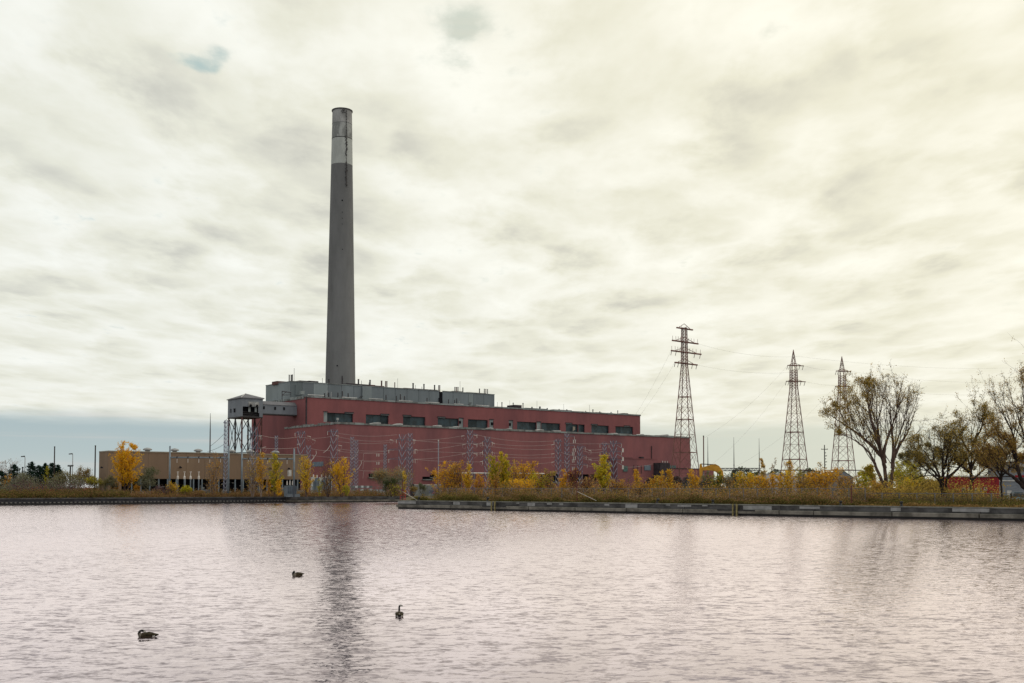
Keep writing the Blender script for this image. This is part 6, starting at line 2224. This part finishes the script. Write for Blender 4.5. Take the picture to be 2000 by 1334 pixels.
# --- the far left: pines, olive shrubs, a pinkish bare tree
dl = 352
sapling('pale pinkish half-bare tree at the far left edge above the pines', 9, 896, 46, 372, 'pinkish', 101, 420, .34, bark='twig_pink', stems=5, spread=.9, bare=.3, m2='orange', m2frac=.15)
sapling('small orange-brown sapling in front of the leftmost pines', 14, 925, 18, 362, 'orange', 102, 320, .34, stems=3)
for i, (x, y, w, lab) in enumerate(((2, 921, 30, 'dark pine at the far left edge under the pinkish tree'), (27, 908, 26, 'dark pine right of the pinkish tree, left of the street lamp'), (61, 902, 24, 'tallest dark pine with a long bare leader, right of the left street lamp'),
                                    (76, 910, 28, 'broad dark pine between the tall pine and the yellowish pine'), (88, 906, 20, 'narrow dark pine touching the yellowish sapling'), (101, 905, 26, 'dark pine at the foot of the first bare pole'), (113, 909, 24, 'dark pine just right of the first bare pole'))):
    conifer(lab, x, y, w, 368 + (i % 3) * 3, 120 + i, 'dark pines on the left bank')
sapling('slim yellow-green sapling shining among the dark pines', 91, 909, 12, 361, 'lime', 103, 300, .34, stems=2)
shrub('round grey-olive shrub tree on the bank before the leftmost pines', 49, 918, 46, 345, 'greyolive', 104, 1500, .34, trunk=.3)
shrub('low green bush at the foot of the pines beside the bank wall', 75, 955, 22, 345, 'greenyel', 105, 500, .3)
shrub('low yellow-green bush in the grass under the broad pine', 94, 952, 22, 346, 'olive', 106, 420, .3, m2='lime', m2frac=.3)
shrub('grey-olive crooked tree with a forked trunk before the taller lamp', 130, 919, 50, 346, 'greyolive', 107, 1500, .34, trunk=.32, m2='olive', m2frac=.3)
shrub('tall brownish-olive tree between the taller lamp and the second pole', 166, 910, 40, 362, 'olive', 108, 1400, .36, m2='brownleaf', m2frac=.35, trunk=.3)
shrub('olive bush with a yellow-green crown left of the warehouse corner', 188, 926, 32, 346, 'olive', 109, 1000, .34, m2='lime', m2frac=.4)
shrub('narrow grey-olive bush in front of the warehouse corner', 215, 928, 24, 347, 'greyolive', 110, 900, .32, m2='olive', m2frac=.3)
shrub('low rusty-red bramble behind the fence posts, left of the yellow tree', 168, 950, 46, 352, 'rust', 111, 700, .3)
sapling('tall golden-yellow tree glowing in front of the warehouse corner', 245, 864, 48, 350, 'gold', 112, 5600, .40, 'autumn_tree', stems=5, spread=.62, low=.24, shape=.8)
shrub('grey-green willow bush with dark forked stems right of the golden tree', 285, 908, 40, 346, 'greyolive', 113, 1500, .32, m2='green', m2frac=.3, trunk=.28)
shrub('small orange bush tucked under the golden tree at its left', 226, 937, 16, 349, 'orange', 114, 300, .3)
shrub('small orange bush tucked under the golden tree at its right', 268, 940, 14, 348, 'orange', 115, 260, .3)
shrub('dark purplish bramble below the left portal post', 316, 950, 36, 343, 'purple', 116, 900, .28)
sapling('small yellow and orange bush at the foot of the left portal post', 337, 941, 20, 342, 'yellow', 117, 520, .32, 'shrub', 'shrub', stems=5, spread=.9, m2='orange', m2frac=.3)
shrub('compact bright lime bush on the bank before the warehouse', 363, 949, 20, 340, 'lime', 118, 900, .28, trunk=.05)
shrub('small buff bush right of the bright lime bush', 387, 956, 18, 340, 'buff', 119, 300, .28)
sapling('sparse tan-leaved birch with pale trunks before the warehouse opening', 417, 882, 34, 343, 'buff', 130, 950, .30, bark='bark_pale', stems=6, spread=.6, bare=.25, m2='orange', m2frac=.4)
sapling('sparse pale-barked tree with few yellow leaves before the conveyor tower', 493, 890, 30, 345, 'buff', 131, 700, .30, bark='bark_pale', stems=5, spread=.6, bare=.35, m2='yellow', m2frac=.25)
sapling('orange-gold columnar poplar left of the green-yellow one', 510, 884, 24, 345, 'gold', 132, 1100, .36, bark='bark_pale', stems=3, spread=.45, m2='buff', m2frac=.35, low=.2)
sapling('green-yellow columnar poplar with orange lower right side', 537, 886, 26, 344, 'greenyel', 133, 1900, .36, stems=3, spread=.4, m2='yellow', m2frac=.35, low=.1)
sapling('short bright orange sapling at the right foot of the green-yellow poplar', 545, 937, 10, 341, 'gold', 134, 420, .3, stems=2)
sapling('short orange sapling between the two columnar poplars', 525, 935, 10, 341, 'orange', 135, 200, .3, stems=2)
sapling('yellow poplar with a broad lower skirt at the right end of the warehouse', 598, 891, 30, 345, 'yellow', 136, 1500, .36, stems=4, spread=.5, m2='orange', m2frac=.25, low=.1)
sapling('small yellow-green sapling right of the skirted yellow poplar', 624, 935, 12, 344, 'lime', 137, 220, .3, stems=2)
sapling('sparse brownish tree, half bare, left of the leaning yellow tree', 641, 896, 34, 346, 'buff', 138, 650, .30, bark='bark', stems=6, spread=.7, bare=.35, m2='orange', m2frac=.2)
sapling('bright yellow tree leaning left from the bank with upright forked limbs', 668, 892, 36, 343, 'gold', 139, 1900, .38, 'autumn_tree', stems=4, spread=.7, lean=-.05, m2='yellow', m2frac=.4, low=.12)
sapling('low yellow shrub at the foot of the leaning yellow tree', 676, 948, 16, 341, 'lime', 140, 420, .3, 'shrub', 'shrub', stems=4, spread=.8)
shrub('big round olive-grey willow bush by the inlet with buff upper leaves', 764, 904, 66, 352, 'greyolive', 141, 3000, .34, m2='buff', m2frac=.30, trunk=.2, fork=4)
shrub('dark green bush inside the lower left of the big willow', 757, 930, 30, 347, 'green', 142, 900, .32)
sapling('yellow-green sapling at the right foot of the big willow bush', 771, 945, 24, 345, 'lime', 143, 520, .3, 'shrub', 'shrub', stems=5, spread=.9, m2='olive', m2frac=.5)
sapling('slim yellow sapling hugging the right side of the big willow', 789, 918, 10, 347, 'yellow', 144, 300, .3, stems=2)

shrub('small grey-green bush standing against the pale graffiti wall', 825, 943, 16, 385, 'greyolive', 720, 500, .3, m2='green', m2frac=.4, trunk=.1)
shrub('low buff-brown bush at the left end of the pale graffiti wall', 808, 950, 16, 372, 'buff', 721, 420, .3, m2='olive', m2frac=.5, trunk=.05)
# --- the peninsula
PE = [
    ('broad orange-gold bush at the left end of the scrub', 868, 904, 38, 262, 'gold', 1100, .30, 5, .95, 'orange', .5, 0),
    ('loose orange bush with upright shoots right of the broad orange-gold one', 893, 900, 34, 262, 'orange', 900, .28, 6, .9, 'buff', .4, .1),
    ('narrow yellow upright sapling in front of the tall mast foot', 914, 903, 16, 258, 'yellow', 700, .28, 2, .4, 'orange', .4, 0),
    ('small orange sapling between the two masts over the orange bushes', 935, 927, 18, 254, 'orange', 420, .28, 3, .7, None, 0, .1),
    ('tall green-yellow tree, left one of a close pair', 966, 888, 20, 266, 'greenyel', 1000, .32, 3, .5, 'yellow', .2, 0),
    ('tall green-yellow tree, right and fuller one of a close pair', 986, 885, 26, 266, 'greenyel', 1400, .32, 3, .55, 'yellow', .4, 0),
    ('sparse orange sapling leaning out at the right of the green pair', 1007, 896, 24, 262, 'orange', 480, .26, 4, .8, 'yellow', .4, .25),
    ('small orange-leaved sapling at the left foot of the green pair', 964, 924, 20, 250, 'orange', 420, .26, 3, .8, 'buff', .4, .2),
    ('loose golden bush with pale shoots right of the green pair', 1027, 902, 36, 254, 'orange', 900, .28, 6, .9, 'gold', .4, .15),
    ('dense low golden bush below the loose golden shoots', 1022, 938, 40, 246, 'gold', 900, .28, 6, .95, None, 0, 0),
    ('yellow-green bush at the left of the three masts', 1052, 921, 30, 250, 'lime', 700, .28, 5, .9, 'orange', .35, 0),
    ('sparse pale-tan sapling left of the first of three masts', 1074, 914, 24, 248, 'buff', 420, .26, 4, .8, 'lime', .2, .3),
    ('orange flame-shaped sapling between the first two of three masts', 1101, 918, 20, 244, 'orange', 620, .28, 3, .6, 'gold', .3, 0),
    ('sparse dark red sapling behind the rusty boom post', 1120, 914, 22, 240, 'darkred', 420, .26, 4, .7, 'orange', .25, .25),
    ('dark reddish bush right of the rusty boom post', 1143, 940, 30, 232, 'darkred', 600, .26, 6, .95, 'buff', .5, .1),
    ('sparse pink-orange sapling left of the tall yellow-green poplar', 1152, 928, 22, 238, 'buff', 360, .26, 4, .8, 'darkred', .3, .25),
    ('tall yellow-green poplar with a lime tip before the poplar mast', 1179, 887, 28, 240, 'lime', 1700, .28, 3, .45, 'yellow', .35, 0),
    ('orange-brown bush right of the tall yellow-green poplar', 1208, 938, 30, 232, 'orange', 600, .26, 6, .95, 'buff', .5, .1),
    ('narrow orange sapling standing before the red annex wall', 1243, 917, 16, 232, 'orange', 480, .26, 2, .5, 'yellow', .4, .05),
    ('loose orange bush at the right foot of the narrow annex sapling', 1252, 944, 28, 226, 'buff', 480, .26, 5, .95, 'orange', .5, .1),
    ('upright orange sapling left of the dark shed door', 1274, 929, 18, 226, 'yellow', 460, .26, 3, .6, 'orange', .6, .05),
    ('tall thin yellow-orange sapling in front of the dark shed door', 1290, 918, 16, 226, 'orange', 480, .26, 2, .55, 'yellow', .4, .05),
    ('tall thin yellow-orange sapling right of the dark shed door', 1307, 917, 18, 226, 'orange', 480, .26, 3, .55, 'yellow', .4, .05),
    ('short orange sapling before the left foot of the big pylon', 1325, 940, 16, 222, 'orange', 340, .26, 3, .7, 'buff', .4, .1),
    ('yellow-gold sapling left of the excavator arm', 1354, 917, 20, 258, 'gold', 620, .28, 4, .7, 'orange', .3, 0),
    ('grey-green willow sapling under the excavator boom', 1381, 922, 24, 256, 'greyolive', 620, .26, 5, .8, 'olive', .4, .1),
    ('green bushy sapling hiding the excavator body', 1402, 922, 24, 248, 'green', 900, .28, 5, .9, 'greenyel', .5, 0),
    ('grey-leaved sparse bush right of the green sapling', 1421, 930, 26, 248, 'greyolive', 520, .26, 5, .9, 'buff', .3, .15),
    ('dark green bush below the truss bridge', 1434, 926, 34, 262, 'green', 800, .3, 5, .95, None, 0, 0),
    ('yellow-orange bush with a green top under the truss bridge', 1456, 922, 36, 250, 'gold', 900, .28, 6, .95, 'greenyel', .4, 0),
    ('wide golden bush left of the tall thin sapling', 1478, 926, 34, 246, 'yellow', 900, .28, 6, .95, 'gold', .5, 0),
    ('tall thin olive-leaved sapling above the golden bushes', 1491, 896, 14, 252, 'olivebrown', 420, .28, 1, .4, 'orange', .2, 0),
    ('golden bush before the low white building', 1500, 930, 30, 244, 'gold', 700, .28, 5, .95, 'orange', .4, 0),
    ('bare spindly sapling with a few pale leaves right of the tall thin one', 1510, 894, 12, 262, 'buff', 60, .26, 2, .5, None, 0, .3),
    ('golden bush at the left foot of the slender pylon', 1534, 920, 32, 244, 'yellow', 800, .28, 5, .95, 'gold', .5, .05),
    ('olive and orange sapling crossing the slender pylon left leg', 1541, 898, 16, 248, 'olivebrown', 420, .28, 2, .6, 'gold', .35, .05),
    ('greenish bush at the middle of the slender pylon foot', 1568, 914, 30, 250, 'greenyel', 700, .28, 5, .95, 'buff', .4, .05),
    ('loose buff bush at the right foot of the slender pylon', 1572, 934, 34, 240, 'buff', 600, .28, 6, .95, 'gold', .4, .1),
    ('tall olive-brown sapling left of the cluttered utility pole', 1597, 902, 20, 248, 'olivebrown', 360, .28, 3, .7, 'orange', .3, .1),
    ('full round golden-orange bush left of the clapboard house', 1607, 916, 46, 238, 'gold', 1600, .28, 7, .95, 'orange', .5, 0),
    ('pinkish-buff sparse bush before the clapboard house', 1650, 930, 34, 232, 'buff', 600, .26, 6, .95, 'orange', .3, .2),
    ('yellow-green sapling between the clapboard house and the big tree', 1684, 922, 26, 236, 'lime', 620, .28, 4, .8, 'greenyel', .5, .05),
    ('yellow-green bush glowing right of the big twin trunks', 1768, 900, 44, 262, 'greenyel', 1300, .30, 6, .95, 'lime', .4, 0),
    ('low gold bush at the right foot of the big twin trunks', 1776, 935, 34, 232, 'lime', 600, .28, 6, .95, 'gold', .4, .1),
]
for i, (lab, x, y, w, d, m, n, ls, st, spd, m2, f2, bare) in enumerate(PE):
    wide = spd > .85
    sapling(lab, x, y, w * 1.15, d, m, 300 + i, int(n * 2.3), ls * 1.1, 'shrub' if wide else 'young_tree', 'shrub' if wide else 'tree', stems=st, spread=spd, m2=m2, m2frac=f2, bare=bare, low=.05 if wide else .12, bark='bark' if i % 3 else 'bark_pale')

# --- the large trees on the right
def la(u, v):
    left = max(0.0, min(1.0, (1722 - u) / 60.0))
    return .10 + 1.5 * left * (1 if v < 900 else .7) + (.30 if v < 790 else 0)


big_tree('cottonwood_tree', 'big sparse twin-trunk tree with fanned limbs and olive leaves on its left side', 'tree', 1733, 208,
         [(1655, 815, 50, 34), (1690, 778, 44, 38), (1735, 768, 38, 34), (1770, 795, 30, 46), (1700, 840, 56, 46), (1650, 858, 46, 14), (1745, 840, 48, 50), (1622, 812, 18, 14), (1785, 830, 16, 34), (1695, 885, 34, 28)],
         [[(1733, 980, 0), (1731, 950, 0), (1729, 915, .2), (1723, 890, .3), (1716, 868, .4), (1702, 842, .6), (1684, 812, .9)], [(1729, 915, .1), (1723, 890, .3), (1716, 860, -.4), (1711, 825, -.8), (1709, 790, -1)],
          [(1729, 905, .2), (1727, 880, .2), (1737, 850, .5), (1752, 812, .8), (1758, 780, .9)], [(1731, 955, 0), (1718, 935, -.6), (1705, 905, -1.2), (1690, 880, -1.5), (1665, 860, -1.6), (1640, 850, -1.7)],
          [(1741, 981, .5), (1743, 950, .6), (1746, 915, .8), (1749, 885, 1), (1758, 855, 1.2), (1772, 822, 1.4), (1780, 795, 1.4)], [(1746, 915, .8), (1748, 880, .8), (1745, 850, .6), (1741, 810, .5), (1740, 778, .5)],
          [(1726, 895, .3), (1706, 868, 1.2), (1680, 845, 1.8), (1652, 825, 2.2), (1632, 812, 2.3)], [(1747, 900, 1), (1762, 870, 1.8), (1780, 845, 2), (1790, 815, 2)], [(1719, 870, .3), (1700, 830, -1.2), (1690, 790, -1.5), (1688, 765, -1.6)]],
         5600, .25, [('olivebrown', .7), ('olive', .3)], .50, 7, 'bark', (9, 8, 4), .07, .34, .8, la)
big_tree('spreading_tree', 'forked tree with many thin spreading limbs left of the red shed', 'tree', 1842, 186,
         [(1812, 872, 36, 28), (1850, 852, 36, 28), (1884, 864, 32, 28), (1795, 897, 26, 20), (1840, 897, 40, 26), (1872, 902, 30, 20)],
         [[(1842, 988, 0), (1841, 960, 0), (1840, 938, .1), (1830, 915, .4), (1815, 890, .7), (1803, 874, .9)], [(1841, 950, 0), (1842, 925, .2), (1842, 895, .2), (1838, 862, .2)],
          [(1847, 987, .3), (1849, 950, .3), (1851, 925, .3), (1860, 900, .6), (1874, 872, .9)], [(1841, 955, 0), (1834, 940, -.4), (1815, 925, -.8), (1790, 905, -1.1)], [(1841, 940, 0), (1828, 920, 1), (1810, 900, 1.5), (1790, 885, 1.8)],
          [(1850, 935, .2), (1866, 918, -.5), (1885, 895, -1), (1900, 875, -1.2)], [(1845, 915, .2), (1856, 885, 1), (1862, 860, 1.3)]],
         4600, .22, [('olivebrown', .5), ('olive', .5)], .32, 11, 'bark_dark', (8, 8, 4), .12, .22, .8)
big_tree('spreading_tree', 'dark-trunked tree with a high ragged crown in front of the red shed', 'tree', 1897, 214,
         [(1900, 808, 32, 24), (1925, 832, 30, 26), (1880, 846, 32, 24), (1905, 864, 40, 24), (1868, 882, 28, 18), (1932, 872, 28, 20), (1900, 835, 30, 30)],
         [[(1897, 972, 0), (1896, 945, 0), (1897, 915, .1), (1899, 885, .1), (1898, 850, .2), (1900, 818, .2)], [(1896, 945, 0), (1908, 930, .4), (1928, 915, .8), (1948, 905, 1)],
          [(1897, 915, .1), (1888, 895, -.5), (1872, 876, -.8)], [(1897, 915, .1), (1915, 885, .8), (1932, 858, 1.0), (1942, 832, 1.2)], [(1898, 890, .1), (1885, 862, 1.2), (1876, 838, 1.4)], [(1897, 925, 0), (1875, 912, -1), (1855, 898, -1.4)],
          [(1898, 870, .1), (1912, 840, -.8), (1918, 812, -1)]],
         5200, .24, [('olivebrown', .5), ('olive', .5)], .36, 13, 'bark_dark', (8, 8, 4), .13, .2, .8)
big_tree('small_tree', 'slim dark-stemmed tree with an orange-brown leafy crown at the right end of the red shed', 'tree', 1957, 184,
         [(1950, 862, 30, 16), (1970, 876, 26, 16), (1935, 881, 24, 18), (1950, 910, 30, 20), (1975, 902, 22, 18)],
         [[(1957, 988, 0), (1956, 955, 0), (1956, 920, 0), (1954, 895, .1), (1951, 870, .1)], [(1956, 925, 0), (1966, 895, .3), (1977, 876, .5)], [(1956, 935, 0), (1940, 905, -.3), (1930, 888, -.4)], [(1956, 940, 0), (1944, 920, .8), (1930, 908, 1)],
          [(1956, 930, 0), (1970, 912, -.8), (1988, 900, -1)]],
         4200, .22, [('brownleaf', .6), ('olivebrown', .4)], .17, 17, 'bark_dark', (7, 7, 4), .12, .15, .8)
big_tree('spreading_tree', 'massive dark-limbed tree leaning in from the right edge of the view', 'tree', 2024, 178,
         [(1990, 765, 42, 28), (1955, 786, 32, 22), (2020, 745, 34, 30), (1975, 822, 38, 28), (1945, 832, 24, 18), (2010, 852, 44, 34), (1985, 882, 34, 18), (2050, 790, 54, 44), (2070, 850, 44, 34)],
         [[(2024, 992, 0), (2016, 968, 0), (1998, 945, .1), (1990, 920, .2), (1986, 890, .3), (1984, 855, .4), (1972, 825, .5), (1955, 800, .6)], [(2005, 955, .1), (1978, 932, -.3), (1948, 915, -.6), (1925, 902, -.8)],
          [(2018, 970, 0), (2018, 920, .5), (2010, 870, .8), (2000, 830, 1), (1985, 790, 1.1)], [(2024, 985, 0), (2034, 940, .5), (2045, 880, .8), (2055, 820, 1.0)], [(2018, 930, .4), (2014, 860, -.5), (2008, 800, -.8), (2002, 760, -.9)],
          [(1988, 900, .3), (1970, 872, -.8), (1950, 850, -1.2)], [(2012, 870, .7), (2030, 820, 1.5), (2035, 770, 1.7)]],
         5200, .21, [('brownleaf', .5), ('olivebrown', .5)], .46, 19, 'bark_dark', (9, 8, 4), .11, .22, .8)
big_tree('background_tree', 'soft green-brown tree standing behind the forked tree', 'tree', 1800, 330,
         [(1785, 905, 32, 24), (1810, 890, 28, 22), (1760, 917, 24, 20), (1820, 915, 24, 20)], [[(1800, 958, 0), (1798, 925, 0), (1796, 900, 0)], [(1799, 940, 0), (1780, 915, 1), (1768, 900, 1)], [(1799, 940, 0), (1815, 910, -1), (1822, 890, -1)]],
         3600, .40, [('olive', .6), ('greyolive', .4)], .25, 23, 'bark_dark', (8, 6, 3), .12, .2, .8)
big_tree('background_tree', 'hazy olive tree behind the red shed roof', 'tree', 1915, 340,
         [(1900, 905, 32, 22), (1935, 898, 30, 24), (1870, 915, 28, 18), (1960, 910, 26, 20)], [[(1915, 958, 0), (1914, 925, 0), (1912, 900, 0)], [(1914, 940, 0), (1890, 918, 1), (1872, 905, 1)], [(1914, 940, 0), (1938, 912, -1), (1952, 895, -1)]],
         3600, .40, [('olive', .6), ('brownleaf', .4)], .25, 29, 'bark_dark', (8, 6, 3), .12, .2, .8)

for i, (x, y, w, d, m, m2, lab) in enumerate(((1698, 905, 34, 262, 'olivebrown', 'greenyel', 'olive-brown bush between the big twin trunks and the clapboard house'), (1745, 915, 40, 275, 'greenyel', 'olive', 'soft yellow-green thicket seen between the big twin trunks'),
                                                (1790, 918, 44, 282, 'olive', 'greenyel', 'dull green thicket left of the forked tree trunk'), (1822, 930, 36, 280, 'olivebrown', 'olive', 'brown-olive thicket directly behind the forked tree trunk'), (1716, 938, 30, 240, 'buff', 'orange', 'buff bush at the left foot of the big twin trunks'))):
    shrub(lab, x, y, w, d, m, 700 + i, 1500, .34, m2=m2, m2frac=.4, trunk=.1, fork=4)

# --- far wood on the horizon
rng = np.random.default_rng(77)
pts = []
for (x0, x1, yt, d) in ((1428, 1470, 911, 640), (1500, 1530, 916, 700), (1560, 1600, 914, 680), (1600, 1640, 921, 690), (1460, 1500, 921, 640)):
    for _ in range(1500):
        x = rng.uniform(x0, x1); f = abs((x - (x0 + x1) / 2) / ((x1 - x0) / 2))
        yy = yt + (945 - yt) * max(0.0, rng.uniform(.36 * f + .05 * math.sin(x), 1)) ** 1.2
        q = P(x, min(yy, 950), d + rng.uniform(-6, 6)); pts.append(q)
o = leaf_object('far_wood', np.array(pts), .9, LM['green'], None, rng)
o['kind'] = 'stuff'

# --- ground cover along the banks
def cover(name, n, sampler, hmax, size, m, seed, blade=False):
    r = np.random.default_rng(seed)
    P0, Hh = sampler(r, n)
    z = GZ + r.uniform(0, 1, len(P0)) ** 1.3 * Hh * hmax
    pos = np.column_stack([P0[:, 0], P0[:, 1], z])
    o = leaf_object(name, pos, size, LM[m], None, r, -.6 if blade else 0.0, .22 if blade else .6)
    o['kind'] = 'stuff'
    return o


def clumpy(s, r, k=7.0):
    return .55 + .34 * np.sin(s / k * 2.1 + 1.0) + .30 * np.sin(s / k * 5.3 + .4) + .22 * np.sin(s / k * 13.1)


def pen_strip(o0, o1, s0=1.0, s1=None):
    s1_ = s1 or QLEN * .80

    def f(r, n):
        s = r.uniform(s0, s1_, n); o_ = o0 + (o1 - o0) * r.uniform(0, 1, n) ** 1.4
        p_ = Q0[None] + QD[None] * s[:, None] + QN[None] * o_[:, None]
        return p_, np.clip(clumpy(s + o_ * 1.7, r), .22, 1.35)
    return f


se = on_q(1665, 985)
cover('low_brambles', 42000, pen_strip(1.4, 6, 3.0, se), 1.35, .26, 'lowgreen', 400)
cover('scrub_leaves', 46000, pen_strip(2.5, 12, 4.0, se), 2.2, .28, 'scrub', 401)
cover('scrub_stems', 7000, pen_strip(2.5, 12, 6.0, se), 2.0, .55, 'drygrass', 402, True)
cover('goldenrod_seed_heads', 17000, pen_strip(5, 15, 8.0, se), 3.3, .25, 'straw_pink', 403)
cover('reddish_undergrowth', 24000, pen_strip(1.6, 14, 26.0, se), 2.0, .26, 'scrub_red', 404)
cover('rear_scrub', 46000, pen_strip(9, 32, 2.0, se + 15), 3.6, .32, 'scrub', 405)
cover('autumn_scrub', 15000, pen_strip(9, 26, 6.0, se), 4.4, .28, 'orange', 409)
cover('buff_scrub', 15000, pen_strip(9, 24, 16.0, se), 4.2, .26, 'buff', 410)
cover('dry_grass', 6000, pen_strip(1.3, 10, se - 6, None), .6, .45, 'drygrass', 406, True)
cover('leaf_litter', 16000, pen_strip(1.3, 12, se - 10, None), .5, .24, 'brownleaf', 407)
cover('edge_brambles', 14000, pen_strip(2, 9, se - 4, None), 1.1, .26, 'lowgreen', 415)
cover('weedy_undergrowth', 36000, pen_strip(8, 26, se - 4, None), 1.7, .30, 'scrub', 408)
cover('tall_undergrowth', 11000, pen_strip(16, 40, se - 8, on_q(1815)), 5.0, .34, 'olivebrown', 416)


def bank_strip(o0, o1, x0, x1):
    s0, s1 = sof(x0, 970, TB), sof(x1, 970, TB)

    def f(r, n):
        s = r.uniform(s0, s1, n); o_ = o0 + (o1 - o0) * r.uniform(0, 1, n) ** 1.3
        p_ = E1[None] * s[:, None] + E2[None] * (TB + o_)[:, None]
        return p_, np.clip(clumpy(s * 1.3 + o_, r), .15, 1.2)
    return f


cover('bank_grass', 7000, bank_strip(.8, 16, -60, 800), 1.2, .5, 'drygrass', 411, True)
cover('bank_undergrowth', 30000, bank_strip(1.0, 22, -60, 800), 2.2, .36, 'scrub', 412)
cover('bank_brambles', 42000, bank_strip(.9, 16, -60, 800), 2.3, .36, 'scrub_red', 413)
cover('bank_weeds', 24000, bank_strip(.8, 14, -60, 260), 2.4, .36, 'lowgreen', 414)
cover('bank_thicket', 15000, bank_strip(22, 44, -60, 200), 6.2, .40, 'greyolive', 417)
cover('bank_thicket_brown', 11000, bank_strip(20, 40, 60, 215), 5.4, .38, 'purple', 418)
cover('bank_thicket_rust', 5000, bank_strip(14, 24, -60, 210), 3.4, .34, 'rust', 419)
